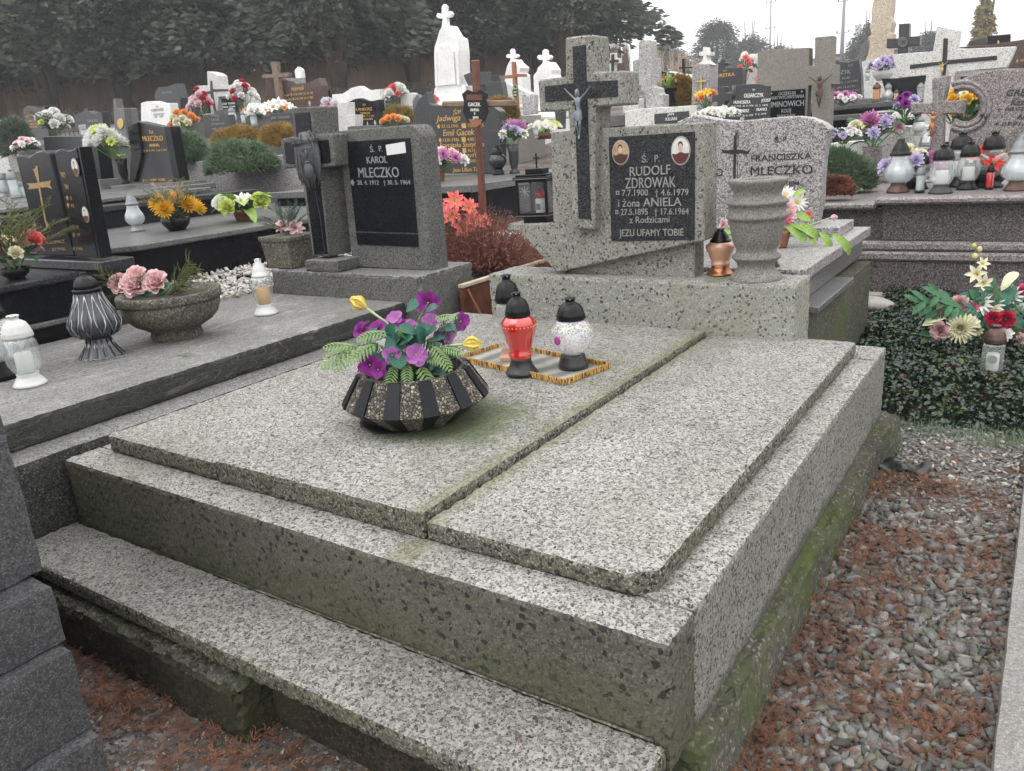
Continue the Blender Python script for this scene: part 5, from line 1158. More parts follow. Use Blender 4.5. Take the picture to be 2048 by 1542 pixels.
# cross and arched slab
YG = 4.75
h7 = thing('headstone', 'rose-grey granite cross beside an arched slab with round opening, bronze corpus on the cross', 'headstone', (.1, YG, ZG))
V, F = prism(outl('E', [(1208, 705), (1250, 706), (1320, 690), (1367, 678), (1350, 800), (1318, 925), (1420, 918), (1512, 902), (1502, 970), (1492, 1048), (1400, 1040), (1315, 1044), (1305, 1400), (1195, 1400), (1200, 1044), (1100, 1040), (1003, 1046), (1012, 990), (1006, 932), (1100, 940), (1208, 940)], YG), (0, .12, 0), .008)
c7_ = part('cross', V, F, 'rose_granite', h7)
hole = [(1500+148*math.cos(a), 970+143*math.sin(a)) for a in [math.radians(q) for q in range(128, -129, -16)]]
o7 = [(1405, 768), (1500, 712), (1650, 660), (1780, 638), (1900, 632), (2048, 640), (2200, 660), (2600, 660), (2600, 1400), (1355, 1400), (1368, 1200)]+hole
V, F = prism(outl('E', o7, YG+.02), (0, .10, 0), .004); s7 = part('arched_slab', V, F, 'rose_granite', h7)
for k_ in (185, 228):
    pts = [onY(px('E', 1500+k_*math.cos(math.radians(q)), 970+k_*.97*math.sin(math.radians(q))), YG+.018)[:] for q in range(120, -121, -12)]
    V, F = tube(pts, .016, 6); part('ring_moulding', V, F, 'rose_granite', s7, True)
for b, x0, y0, x1, y1, h in (('GRETKA', 1885, 880, 2250, 870, 62), ('Kazimierz', 1925, 962, 2260, 952, 55), ('+ 08.02.1935', 1800, 1018, 2250, 1000, 34), ('Anna', 1978, 1094, 2130, 1086, 50), ('+ 03.01.1937', 1775, 1150, 2230, 1135, 34)):
    text_on_y(b, 'E', x0, y0, x1, y1, h, YG+.02, 'black_letter', s7, shear=.25, bold=.01)
hd = onY(px('E', 1230, 965), YG-.03); ft = onY(px('E', 1215, 1215), YG-.03); Hc = (hd.z-ft.z)/1.02
cp = corpus(h7, Vector((hd.x, YG-.05, hd.z-.04))-h7.location, Hc, 'copper'); cp.scale = (Hc*1.0, Hc, Hc)
# urn on pedestal with large arrangement
up0 = onZ(px('L', 480, 935), ZL)
ur_ = thing('stone_urn', 'mottled rose granite urn on square pedestal, holding the big pink and lilac arrangement', 'vase', (up0.x, up0.y+.1, ZL))
K_ = depth(up0.x, up0.y, .4)/FOC/5.02
link('pedestal', mesh('pedestal', *boxv(-170*K_, 170*K_, -.09, .09, 0, 80*K_, .008), 'rose_granite'), ur_)
link('urn', mesh('urn', *lathe([(80*K_, 82*K_), (85*K_, 95*K_), (50*K_, 120*K_), (70*K_, 150*K_), (92*K_, 200*K_), (95*K_, 260*K_), (88*K_, 310*K_), (98*K_, 350*K_), (70*K_, 350*K_), (60*K_, 300*K_)], 28), 'rose_granite', True), ur_)
ba = bouquet('flower_arrangement', 'large magenta chrysanthemum with lilac and cream blossoms, lime leaf and drooping fern in the granite urn', ur_.location+Vector((0, 0, 330*K_)), .21, .20, [('mum', 'magenta', .095, 1), ('puff', 'lilac', .06, 4), ('rose', 'cream', .06, 3), ('puff', 'pink_pale', .05, 2)], [('blade', 'lime_leaf', .2, 3), ('fern', 'silk_leaf', .28, 5), ('leaf', 'silk_leaf', .14, 8)], 21, base=.02)
ba['label'] = 'large magenta chrysanthemum with lilac and cream blossoms and drooping fern in the granite urn'
# row of lanterns on the top slab
def rowl(label, x, yb, ytop, kind, gm, capm='black_plastic', basem='black_plastic', cap='dome', w=1.0, candle='wax_white', z=None, name='grave_lantern', flute=0, rz=0, group=None, sticker=None):
    p = onZ(px('L', x, yb), ZG if z is None else z); p.y += .03*w
    H = (CAM+ray(px('L', x, ytop))*depth(p.x, p.y, p.z+.1)).z-p.z
    return lantern(label, p, kind, max(.08, H*1.06), gm, capm, basem, candle, w=w, cap=cap, flute=flute, rz=rz, name=name, sticker=sticker)
rowl('bulbous ribbed milky glass lantern with grey cap, leftmost on the rose-grey tomb', 770, 1035, 520, 'pear', 'milk_glass', 'black_plastic', 'dark_bronze', 'cone', 1.1, flute=18)
rowl('small round lantern with fluted dark cap behind the slim frosted one', 1010, 1000, 650, 'belly', 'clear_glass', w=.95)
rowl('slim frosted tube lantern with small dark cap, in front of the tall silver-topped one', 990, 1040, 750, 'tube', 'milk_glass', 'grey_plastic', w=1.1)
rowl('tallest clear lantern with ribbed silver dome cap, behind the slim frosted one', 1065, 930, 400, 'flare', 'clear_glass', 'silver', 'silver', w=1.05, candle=None)
rowl('clear lantern with dark cross print and square steel foot', 1200, 1045, 578, 'belly', 'clear_glass', 'black_plastic', 'film', w=1.25)
rowl('clear lantern with wide black cap behind the cross print lantern', 1380, 975, 458, 'belly', 'clear_glass', w=1.2)
rowl('small clear lantern with angel figure and white sticker', 1468, 1005, 545, 'belly', 'clear_glass', w=1.15, sticker=(.01, -.056, .15))
rowl('heart-shaped clear glass lantern with large black dome cap', 1700, 985, 445, 'heart', 'clear_glass', w=1.15, candle=None)
rowl('thin red tube lantern with dark flower cap in front of the glass heart', 1692, 1005, 725, 'tube', 'red_glass', 'black_plastic', 'black_plastic', w=1.0, candle=None)
rowl('bulbous ribbed milky glass lantern with bronze foot, rightmost on the rose-grey tomb', 1965, 1015, 495, 'pear', 'milk_glass', 'grey_plastic', 'dark_bronze', 'cone', 1.15, flute=18)
rowl('lantern with ribbed grey dome cap partly outside the right edge', 2045, 930, 380, 'flare', 'clear_glass', 'grey_plastic', 'grey_plastic', w=1.2)
p = onZ(px('L', 1150, 850), ZG); bouquet('flower_arrangement', 'purple and pink chrysanthemums with cream roses behind the tall silver-topped lantern', (p.x, YG-.3, ZG), .17, .16, [('mum', 'magenta', .06, 3), ('puff', 'lilac', .06, 2), ('rose', 'cream', .05, 3), ('puff', 'pink_pale', .06, 2)], [('leaf', 'silk_leaf', .14, 8), ('blade', 'lime_leaf', .14, 3)], 22, pot=('bowl', .08, .07, 'black_plastic'))
p = onZ(px('L', 1750, 820), ZG); bouquet('flower_arrangement', 'red poinsettia in a low black bowl with one lime leaf, behind the heart lantern', (p.x+.02, YG-.28, ZG), .15, .09, [('lily', 'red_petal', .060, 3), ('lily', 'coral', .045, 1)], [('leaf', 'lime_leaf', .16, 3), ('leaf', 'silk_leaf', .12, 5)], 23, pot=('bowl', .13, .10, 'black_plastic'))
bx('kerb', -1.0, -.42, Y0-.09, Y0-.012, -.45, zb+.006, 'cement', g7, .005); bx('kerb', -.415, .35, Y0-.095, Y0-.015, -.45, zb-.012, 'cement', g7, .005)

# ------------------------------------------------------------------ things on the ivy bed
def nz(x, y, f=5, s=0): return noise.noise((x*f, y*f, s))
def ivy_z(x, y): return -.4+.13*min(1, max(0, (y-2.2)/.35))+.055*max(0, y-2.5)+.05*nz(x, y, 3.2, 5)+.035*nz(x, y, 9, 1)
def on_ivy(c, x, y, d=0):
    z = -.25
    for i in range(8): p = onZ(px(c, x, y), z); z = ivy_z(p.x, p.y)+d
    return p
ip = on_ivy('K', 1195, 1045, -.02)
il = lantern('hexagonal clear lantern with bronze dome cap, brass foot and round emblem, standing in the ivy', ip, 'hex', .235, 'clear_glass', 'dark_bronze', 'gold', w=1.02, candle='wax_white')
lb = []
for k_ in (0,): lb.append(xf(lathe([(.014, 0), (.018, .0004)], 20), (.0, -.047, .098), Matrix.Rotation(PI/2, 3, 'X')))
link('emblem', mesh('emblem', *join(*lb), 'grey_letter'), il, )
ib = on_ivy('K', 1150, 790, .0)
fi = thing('flower_arrangement', 'spreading artificial bouquet of dusty roses, cream peony, crimson roses and a tall cream orchid on ivy', 'flowers', ib)
fi['label'] = 'spreading bouquet of dusty pink roses, cream peony, crimson roses and tall orchid on the ivy'
ff2, fp_b = ff, fp
SS2 = []
def ifl(kind, mat, x, y, d, s, dr=(0, 0, 0), seed=0, nm=None):
    p = onpl('K', x, y, ib, d)-ib; SS2.append(tube([(0, 0, 0), (p.x*.5, p.y*.5, p.z*.6+.01), p[:]], .0022, 4, False))
    return put(fi, nm or FKN[kind], flower_mesh(kind, mat, 'sun_yellow', seed), p, (CAM-ib).normalized()+Vector(dr), seed*1.7, s)
for a in (('rose', 'dusty_rose', 805, 575, .04, .048, (-.3, 0, .2), 0), ('rose', 'dusty_rose', 975, 530, .04, .046, (0, 0, .2), 1), ('rose', 'dusty_rose', 845, 705, .08, .042, (-.2, 0, -.1), 2), ('mum', 'cream', 985, 690, .10, .066, (0, 0, 0), 1), ('puff', 'cream', 1040, 650, .09, .045, (0, 0, .1), 1),
          ('rose', 'crimson', 1215, 620, .10, .034, (0, 0, 0), 0), ('rose', 'crimson', 1300, 630, .10, .042, (0, 0, 0), 1), ('rose', 'hot_pink', 1065, 550, .05, .030, (0, 0, .1), 2), ('rose', 'hot_pink', 1280, 450, .02, .036, (0, 0, .3), 0), ('rose', 'hot_pink', 1415, 430, .02, .034, (.3, 0, .2), 1),
          ('daisy', 'white_petal', 1120, 520, .06, .055, (0, 0, .2), 0), ('daisy', 'white_petal', 1330, 470, .03, .055, (0, 0, .3), 1), ('daisy', 'white_petal', 1210, 530, .04, .05, (0, 0, .3), 1), ('lily', 'cream', 1100, 310, .0, .045, (-.2, 0, .1), 0), ('lily', 'cream', 1145, 370, .02, .042, (.2, 0, 0), 1), ('lily', 'cream', 1135, 240, .0, .032, (.4, 0, .3), 2), ('puff', 'pink_pale', 1410, 770, .08, .035, (.3, 0, 0), 0), ('puff', 'white_petal', 1290, 730, .10, .04, (0, 0, 0), 1)):
    ifl(*a[:6], dr=a[6], seed=a[7])
for x, y, s_ in ((1085, 185, .016), (1118, 135, .015), (1080, 110, .012)):
    p = onpl('K', x, y, ib, 0)-ib; link('orchid_bud', mesh('bud', *ellipsoid((0, 0, 0), (s_*.8, s_*.8, s_), 8, 6), 'cream', True), fi, p)
V, F = tube([(onpl('K', x, y, ib, 0)-ib)[:] for x, y in ((1180, 600), (1130, 400), (1105, 220), (1075, 80))], .003, 5); link('orchid_stem', mesh('stem', V, F, 'stem_green'), fi)
for i, a in enumerate(((1100, 600, 500, 640), (900, 620, 560, 560), (880, 600, 590, 600), (1000, 560, 620, 540))): lfp(fi, ib, 'K', *a, .03, 'compound', 'silk_leaf', 'palm_leaf', seed=i, s=.19)
for i, a in enumerate(((880, 610, 560, 720), (840, 640, 640, 700), (1280, 400, 1400, 280), (1000, 640, 1150, 700), (900, 700, 730, 740), (1360, 330, 1290, 400))): lfp(fi, ib, 'K', *a, .06, 'leaf', 'cream_leaf', seed=i, s=.11 if i in (0, 2) else .09)
for i, a in enumerate(((1150, 560, 1040, 420), (1200, 560, 1080, 480), (1250, 560, 1370, 380), (1300, 560, 1430, 600), (1240, 600, 1430, 700), (1150, 600, 1000, 590), (1330, 540, 1430, 480), (1330, 640, 1420, 690), (1180, 560, 1240, 440), (1250, 540, 1160, 400))): lfp(fi, ib, 'K', *a, .05, 'compound' if i % 2 else 'leaf', 'teal_leaf' if i % 3 else 'silk_leaf', seed=i)
for i, a in enumerate(((1330, 650, 1400, 800), (1300, 660, 1370, 740), (1350, 640, 1430, 760))): lfp(fi, ib, 'K', *a, .08, 'thuja', 'thuja_green', 'thuja_sprig', seed=i)
r = random.Random(77)
for i in range(34):
    x = r.uniform(780, 1430); y = r.uniform(430, 760); lfp(fi, ib, 'K', x, y, x+r.uniform(-110, 110), y+r.uniform(-70, 60), r.uniform(.0, .05), 'leaf' if i % 3 else 'round', ('teal_leaf', 'silk_leaf', 'ivy_fresh')[i % 3], seed=i, s=r.uniform(.045, .08))
for i in range(14):
    x = r.uniform(1000, 1420); y = r.uniform(430, 720); ifl('puff', ('white_petal', 'cream', 'pink_pale', 'rose_pink')[i % 4], x, y, r.uniform(.02, .06), r.uniform(.02, .032), seed=i % 3)
link('stems', mesh('stems', *join(*SS2), 'stem_green'), fi)
rk = thing('stone', 'rounded pale fieldstone lying in the ivy before the rose-grey tomb', 'stone', on_ivy('K', 365, 520, .0))
V, F = ellipsoid((0, 0, 0), (.13, .07, .045), 14, 9); V = [(Vector(v)*(1+.25*noise.noise(Vector(v)*14)))[:] for v in V]; link('rock', mesh('rock', V, F, 'cement', True), rk)

# right-hand kerb
k2 = thing('kerb', 'long pale grey concrete kerb beside the gravel at the right edge', 'kerb', (.6, .5, -.4))
ka = onZ(px('N', 1410, 1540), -.33); kb_ = onZ(px('N', 1598, 385), -.33)
gb('block', .458, .80, -.6, 2.15, -.5, -.33, k2, 'grey_kerb', 'grey_kerb', h=.03, seed=50, edge=.001)
# black plastic edging scrap
fs = thing('plastic_scrap', 'crumpled scrap of black plastic sheet lying on the gravel by the mossy footing', 'plastic sheet', onZ(px('N', 1060, 250), -.385))
V = []; F = []; n = 14
for i in range(n):
    for j in range(7): V.append(((i/(n-1)-.5)*.20, (j/6-.5)*.085, .012+.016*noise.noise((i*.45, j*.5, 1))+.010*math.sin(i*.9+j*.6)))
for i in range(n-1):
    for j in range(6): F.append([i*7+j, (i+1)*7+j, (i+1)*7+j+1, i*7+j+1])
link('sheet', mesh('sheet', V, F, 'film', True), fs)

# ================================================================== WOODEN PLANTING BOX with dried plant, red lilies
wz = -.02
g8 = thing('planting_box', 'brown wooden grave border filled with soil, between the two terrazzo and concrete plinths', 'planting box', (-1.75, 2.4, -.4))
def plank(x0, y0, x1, y1, z0, z1, th, nm, mat):
    d = Vector((x1-x0, y1-y0, 0)).normalized(); nn = Vector((-d.y, d.x, 0))*th
    V, F = prism([(x0, y0, z0), (x1, y1, z0), (x1, y1, z1), (x0, y0, z1)], nn, .002); return part(nm, V, F, mat, g8)
plank(-1.895, 1.965, -1.895, 3.3, -.42, .132, .02, 'side_board', 'brown_wood')
plank(-1.888, 1.965, -1.888, 3.3, .1325, .150, .032, 'top_rail', 'light_wood')
V, F = tube([(-1.888, 2.0, .12), (-1.85, 2.03, .0), (-1.83, 2.05, -.06)], .006, 5); part('stake', V, F, 'brown_paint', g8)
plank(-1.92, 3.3, -2.9, 3.3, -.42, .132, .02, 'rear_board', 'brown_wood')
bx('soil', -2.95, -1.918, 2.15, 3.29, -.4, .10, 'soil', g8, 0)
ps = thing('marker_slab', 'bright white stone slab behind the withered bush', 'slab', (-3, 3.9, 0)); bx('slab', -4.2, -1.98, 3.4, 4.4, -.2, .2, 'white_marble', ps)
# dried bush
db = thing('dried_bush', 'reddish brown withered bush with tangled twigs in the wooden planting box', 'bush', (-2.30, 2.62, .09))
r = random.Random(8); P = []
for i in range(900):
    a = r.uniform(0, 2*PI); R1 = r.random()**.5; bx_ = .42*R1*math.cos(a); by = .50*R1*math.sin(a); H = .36*(1-R1*R1*.7)*r.uniform(.5, 1.1)
    p0 = Vector((bx_*.5, by*.5, 0)); p1 = Vector((bx_*.9, by*.9, H*.6)); p2_ = Vector((bx_*1.15+r.uniform(-.05, .05), by*1.15+r.uniform(-.05, .05), H))
    P.append(tube([p0, p1, p2_], [.0022, .0016, .0006], 3, False))
    for q in range(3):
        s0 = p1.lerp(p2_, r.random()); P.append(tube([s0, s0+Vector((r.uniform(-.04, .04), r.uniform(-.04, .04), r.uniform(-.01, .05)))], [.0012, .0004], 3, False))
for i in range(5000):
    a = r.uniform(0, 2*PI); R1 = r.random()**.5; z = .36*(1-R1*R1*.7)*r.uniform(.35, 1.05); c0_ = Vector((.46*R1*math.cos(a), .56*R1*math.sin(a), z)); s_ = r.uniform(.008, .017)
    d1 = Vector((r.gauss(0, 1), r.gauss(0, 1), r.gauss(0, 1))).normalized()*s_; d2 = Vector((r.gauss(0, 1), r.gauss(0, 1), r.gauss(0, 1))).normalized()*s_*.5
    P.append(([(c0_-d1)[:], (c0_+d2)[:], (c0_+d1)[:]], [[0, 1, 2]]))
link('twigs', mesh('twigs', *join(*P), 'dry_heather'), db); db['label'] = 'reddish brown withered bush with tangled twigs in the wooden planting box'
lc = onZ(px('C', 200, 1536), .2)
lr = bouquet('lilies', 'coral red artificial lilies leaning out beside the withered bush', CAM+ray((912, 500))*4.75, .22, .30, [('lily', 'coral', .062, 14)], [('leaf', 'silk_leaf', .15, 8)], 31, face=.6)
# brown pipe cross with shield
dC = 4.75
cb0 = CAM+ray(px('C', 395, 1390))*dC; yC_ = cb0.y
wc = thing('grave_cross', 'brown metal pipe cross with black shield plate naming Gacek Anna i Jan', 'cross', (cb0.x, yC_, cb0.z-.25))
V, F = prism(outl('C', [(318, 235), (372, 235), (380, 560), (395, 900), (428, 1400), (432, 1560), (385, 1560), (375, 1250), (350, 800), (326, 400)], yC_), (0, .03, 0), .006); part('post', V, F, 'brown_wood', wc)
V, F = prism(outl('C', [(88, 562), (648, 548), (650, 606), (86, 612)], yC_-.002), (0, .034, 0), .008); part('crossbar', V, F, 'weathered_wood', wc)
V, F = prism(outl('C', [(250, 505), (292, 470), (350, 490), (405, 468), (455, 505), (440, 560), (460, 640), (430, 720), (360, 752), (290, 722), (258, 640), (268, 570)], yC_-.02), (0, .006, 0), .001); sh_ = part('shield', V, F, 'black_granite', wc)
V, F = prism(outl('C', [(288, 508), (410, 508), (410, 552), (288, 552)], yC_-.022), (0, .001, 0), 0); part('red_band', V, F, 'brown_wood', sh_)
V, F = prism(outl('C', [(302, 700), (412, 705), (395, 745), (358, 768), (320, 742)], yC_-.022), (0, .001, 0), 0); part('rust_patch', V, F, 'brown_paint', sh_)
for b, x0, y0, x1, y1, h in (('GACEK', 302, 600, 400, 600, 30), ('ANNA', 318, 640, 388, 640, 24), ('I', 350, 666, 357, 666, 18), ('JAN', 338, 700, 382, 698, 22)):
    text_on_y(b, 'C', x0, y0, x1, y1, h, yC_-.021, 'white_letter', sh_, bold=.01)
# ================================================================== THE GRAVES BEYOND
def hst(label, c, pts, D, t, mat, texts=(), bed=1.2, bedmat='mid_granite', extra=(), w=.004, name='headstone', cat='headstone', bedw=.12, inset=()):
    """headstone standing at distance D; outline in survey crop c. bed = length of its cover slab towards the viewer"""
    P_ = [px(c, *q) for q in pts]; lo = max(P_, key=lambda q: q[1]); y = (CAM+ray(lo)*D).y
    W = [onY(q, y) for q in P_]; z0 = min(q.z for q in W); x0 = min(q.x for q in W); x1 = max(q.x for q in W)
    h = thing(name, label, cat, ((x0+x1)/2, y+t/2, z0))
    V, F = prism(W, (0, t, 0), w); s = part('slab', V, F, mat, h)
    for e in extra:
        nm, pp, dy, th, mt = e; V, F = prism(outl(c, pp, y+dy), (0, th, 0), .002); part(nm, V, F, mt, s if dy > -.02 else h)
    for tx in texts:
        b, a0, b0, a1, b1, hh, mt = tx[:7]; kw = tx[7] if len(tx) > 7 else {}
        text_on_y(b, c, a0, b0, a1, b1, hh, y+(kw.pop('dy', 0) if kw else 0), mt, s, d=.003, **kw)
    if bed:
        zt = z0; g0 = gz((x0+x1)/2, y)-.25
        bx('plinth', x0-.05, x1+.05, y-.08, y+t+.06, zt-.09, zt-.0005, bedmat, h)
        bx('cover_slab', x0-bedw, x1+bedw, y-bed, y-.081, zt-.13, zt-.085, bedmat, h)
        bx('grave_wall', x0-bedw+.02, x1+bedw-.02, y-bed+.02, y+t+.05, g0, zt-.1305, bedmat, h)
    return h, y
G, Wt, Gy = 'gold_paint', 'white_letter', 'silver_letter'
# --- left block (crop A) ---
h, y = hst('black granite headstone with leaning side wing and gold lettering, naming Anna Mleczko', 'A', [(1085, 445), (1200, 470), (1290, 488), (1415, 918), (1075, 922), (1085, 800)], 7.4, .09, 'slate_granite',
    [('Ś.P.', 1178, 540, 1215, 540, 24, G), ('MLECZKO', 1128, 600, 1288, 596, 42, G), ('ANNA', 1178, 645, 1258, 643, 26, G), ('♦ 15. 9. 1911  † 16. 2. 1997', 1132, 682, 1318, 676, 15, G), ('JEZU  UFAM  TOBIE', 1125, 918, 1305, 912, 20, G)], bed=0,
    extra=[('wing', [(1002, 490), (1080, 450), (1115, 700), (1060, 925), (1020, 925), (1030, 700)], -.03, .10, 'black_granite'), ('side_strip', [(1292, 486), (1338, 488), (1418, 912), (1368, 922)], -.015, .10, 'black_granite')])
z_ = h.location.z; bx('foot_slab', h.location.x-.55, h.location.x+.45, y-.14, y+.2, z_-.05, z_-.001, 'mid_granite', h); bx('grave_wall', h.location.x-.5, h.location.x+.4, y-.1, y+.2, -.1, z_-.051, 'black_granite', h)
hst('plain dark grey granite headstone with one oval photo, behind the paired Szymik tablets', 'A', [(340, 562), (750, 560), (800, 900), (380, 905)], 8.2, .12, 'slate_granite', bed=.6, extra=[('side_strip', [(706, 561), (752, 560), (800, 898), (742, 902)], -.01, .13, 'black_granite'), ('portrait_oval', [(665, 600), (675, 582), (688, 590), (693, 620), (688, 650), (675, 648), (666, 630)], -.012, .01, 'portrait_grey')])
hst('dark headstone with wavy top and gold lettering, far left before the reeds', 'A', [(180, 350), (215, 322), (260, 338), (300, 345), (350, 320), (375, 480), (390, 590), (235, 590)], 13, .12, 'slate_granite', [('MALINOWSKI', 212, 412, 340, 400, 22, G), ('JAN 1920 - 1981', 222, 448, 345, 438, 14, G), ('MARIA 1925 - 1999', 228, 475, 350, 464, 14, G), ('ANNA', 235, 496, 300, 490, 12, G)], bed=.8)
hst('small dark headstone with twin peaks and white lettering, left of the white headstone', 'A', [(650, 380), (690, 360), (745, 385), (800, 365), (820, 540), (690, 545)], 12.5, .12, 'slate_granite', [('DUDEK', 695, 450, 780, 445, 20, Gy), ('JAN', 710, 490, 770, 486, 16, Gy)], bed=.8)
hst('dark headstone half hidden behind the small twin-peaked one', 'A', [(585, 395), (650, 370), (665, 345), (690, 335), (700, 520), (590, 520)], 13.6, .1, 'slate_granite', bed=0)
hst('grey plate with a gold oval medallion on a slanted grey stone', 'A', [(890, 270), (905, 265), (920, 340), (975, 340), (1000, 560), (905, 560)], 10, .1, 'mid_granite', bed=.5, extra=[('medallion', [(918, 450), (930, 425), (950, 418), (968, 440), (972, 470), (962, 495), (945, 505), (928, 485)], -.012, .01, 'gold')])
hst('white marble headstone with rounded shoulder and dark lettering', 'A', [(1110, 300), (1150, 288), (1200, 285), (1250, 300), (1335, 300), (1360, 500), (1180, 500), (1110, 440)], 11.5, .14, 'white_marble', [('Ś.P.', 1230, 335, 1250, 333, 12, Gy), ('KARBOWSKI', 1195, 368, 1290, 360, 22, Gy), ('ANDRZEJ', 1210, 398, 1290, 392, 16, Gy), ('1921 - 1988', 1215, 415, 1285, 410, 12, Gy)], bed=.9)
hst('tall grey granite headstone with pointed shoulder in front of the conifers', 'A', [(1215, 235), (1245, 175), (1300, 175), (1385, 145), (1420, 260), (1425, 400), (1230, 385)], 16, .2, 'slate_granite', bed=1.0, texts=[('KOWAL', 1280, 225, 1360, 220, 16, Gy)])
hst('bright white monument with tall cross head, dark cross inlay and two black name plates', 'A', [(1535, 165), (1635, 160), (1630, 50), (1680, 62), (1715, 85), (1725, 165), (1840, 155), (1835, 245), (1720, 250), (1710, 400), (1590, 395), (1560, 260)], 17, .25, 'white_granite', bed=1.0,
    extra=[('cross_inlay', [(1655, 125), (1668, 125), (1672, 190), (1795, 190), (1795, 205), (1675, 210), (1705, 395), (1690, 395), (1655, 225), (1590, 232), (1588, 215), (1655, 205)], -.012, .02, 'black_letter'), ('name_plate', [(1740, 265), (1855, 260), (1870, 370), (1760, 375)], -.25, .04, 'black_granite'), ('name_plate', [(1570, 268), (1640, 268), (1650, 380), (1600, 385)], -.25, .04, 'black_granite')],
    texts=[('JÓZEF  ROMAN', 1752, 315, 1850, 308, 16, Wt, dict(dy=-.252)), ('MARIA  MARIA', 1756, 340, 1855, 332, 14, Wt, dict(dy=-.252))])
hst('low grey headstone with faint white lettering before the small lanterns', 'A', [(1600, 400), (1640, 388), (1700, 405), (1800, 390), (1835, 560), (1615, 580)], 11, .1, 'slate_granite', [('LACEK', 1670, 440, 1730, 436, 16, Gy), ('ZYGMUNT', 1665, 475, 1770, 468, 16, Gy), ('1930 - 1991', 1670, 510, 1760, 502, 13, Gy)], bed=.7)
# --- centre-left block (crop B) ---
hst('brown and red polished headstone with gold script lettering', 'B', [(600, 225), (650, 210), (720, 240), (830, 265), (920, 262), (1010, 220), (1030, 280), (1045, 450), (590, 450), (590, 330)], 16.5, .2, 'brown_granite', [('Hobriesk', 800, 325, 900, 312, 38, G, dict(shear=.25)), ('Bogdan  ♦ 19. 09. 1928  † 25. 10. 1995', 745, 365, 970, 345, 18, G), ('Stanisław ♦ 8. 05. 1930  † 6. 11. 2005', 755, 400, 970, 380, 18, G)], bed=.8,
    extra=[('wooden_cross', [(632, 95), (685, 92), (690, 180), (775, 178), (775, 210), (692, 215), (735, 450), (690, 450), (655, 220), (570, 222), (568, 192), (650, 188)], -.12, .09, 'weathered_wood')])
hst('small dark upright headstone right of the brown polished one', 'B', [(1035, 320), (1105, 315), (1120, 410), (1045, 415)], 16.8, .12, 'black_granite', [('NOWAK', 1045, 350, 1085, 345, 14, G), ('JAN', 1050, 375, 1080, 372, 12, G)], bed=0)
hst('wide white marble screen with swept shoulders behind the black Laneosz headstone', 'B', [(1118, 350), (1200, 345), (1270, 300), (1330, 283), (1390, 320), (1495, 308), (1500, 560), (1140, 560)], 15.5, .15, 'white_marble', bed=.9)
hst('black arched headstone with long white lettering, right of the white screen', 'B', [(1498, 320), (1560, 290), (1640, 290), (1690, 315), (1690, 490), (1510, 490)], 16, .15, 'slate_granite', [('MARCZAK STEFAN', 1512, 370, 1590, 362, 20, Gy), ('MARCZAK ANNA', 1512, 405, 1590, 398, 18, Gy), ('MARCZAK JAN', 1512, 440, 1590, 432, 18, Gy), ('MARCZAK EWA', 1512, 470, 1590, 462, 16, Gy)], bed=.5)
hst('black headstone with wavy top and gold cross, naming Teresa Laneosz', 'B', [(1248, 410), (1290, 388), (1325, 380), (1370, 398), (1420, 405), (1490, 390), (1505, 590), (1255, 590)], 12, .12, 'black_granite', [('Ś.P.', 1362, 440, 1388, 438, 16, G), ('LANEOSZ', 1312, 480, 1438, 474, 24, G), ('TERESA', 1342, 508, 1422, 503, 18, G), ('♦ 8. 3. 1930  † 7. 6. 1991', 1305, 530, 1450, 524, 12, G), ('Z RODZICAMI', 1320, 555, 1440, 549, 15, G)], bed=.8,
    extra=[('gold_cross', [(1282, 430), (1290, 430), (1290, 465), (1302, 465), (1302, 472), (1290, 472), (1292, 515), (1284, 515), (1282, 472), (1262, 474), (1262, 467), (1282, 465)], -.004, .008, 'gold_paint')])
hst('low dark stone with big silver letters, mostly hidden by the grey cross head', 'B', [(630, 500), (800, 490), (815, 605), (640, 612)], 12.5, .12, 'slate_granite', [('JAN  DZIADEK', 640, 545, 790, 535, 20, Gy), ('SZYMONIAK', 645, 600, 800, 588, 30, Gy)], bed=.5)
hst('white stone cross on a pale plinth between the grey cross and the black headstone', 'B', [(1160, 420), (1235, 412), (1240, 515), (1300, 510), (1302, 600), (1240, 610), (1240, 680), (1170, 680), (1168, 612), (1115, 615), (1112, 525), (1165, 520)], 10.5, .15, 'white_granite', bed=.3)
# Gacek monument: big dark stone with side wing
h, y = hst('dark granite headstone with swept wing and golden names Jadwiga and Emil Gacek', 'C', [(0, 590), (250, 600), (480, 590), (545, 640), (555, 800), (550, 1000), (500, 1130), (0, 1130)], 6.7, .10, 'slate_granite', [('Ś/P.', 185, 665, 250, 662, 35, G, dict(shear=.25)), ('Jadwiga', 48, 720, 242, 712, 50, G, dict(shear=.25)), ('♦27.12.1941  ✝ 7.01.2005', 60, 772, 425, 762, 26, G), ('Emil Gacek', 105, 835, 352, 826, 52, G, dict(shear=.25)), ('♦12.01.1936  ✝ 4.03.2008', 72, 880, 415, 870, 26, G), ('Franciszka Szetyńska', 80, 925, 428, 916, 38, G, dict(shear=.25)), ('♦ 6.12.1917   ✝ 16.11.1989', 95, 966, 420, 958, 26, G), ('Karol Szetyński', 100, 1008, 425, 1000, 36, G, dict(shear=.25)), ('♦ 1.02.1910  ✝ 30.01.1979', 110, 1046, 425, 1040, 24, G), ('Jezu Ufam Tobie', 180, 1118, 428, 1110, 34, G, dict(shear=.25))], bed=0)
V, F = prism([onY(px('B', a, b), y+.02) for a, b in ((1755, 560), (1762, 480), (1790, 400), (1860, 330), (1880, 420), (1925, 440), (1935, 640), (1900, 700), (1760, 700))], (0, .1, 0), .004); part('wing', V, F, 'slate_granite', h)
z_ = onY(px('C', 300, 1140), y).z
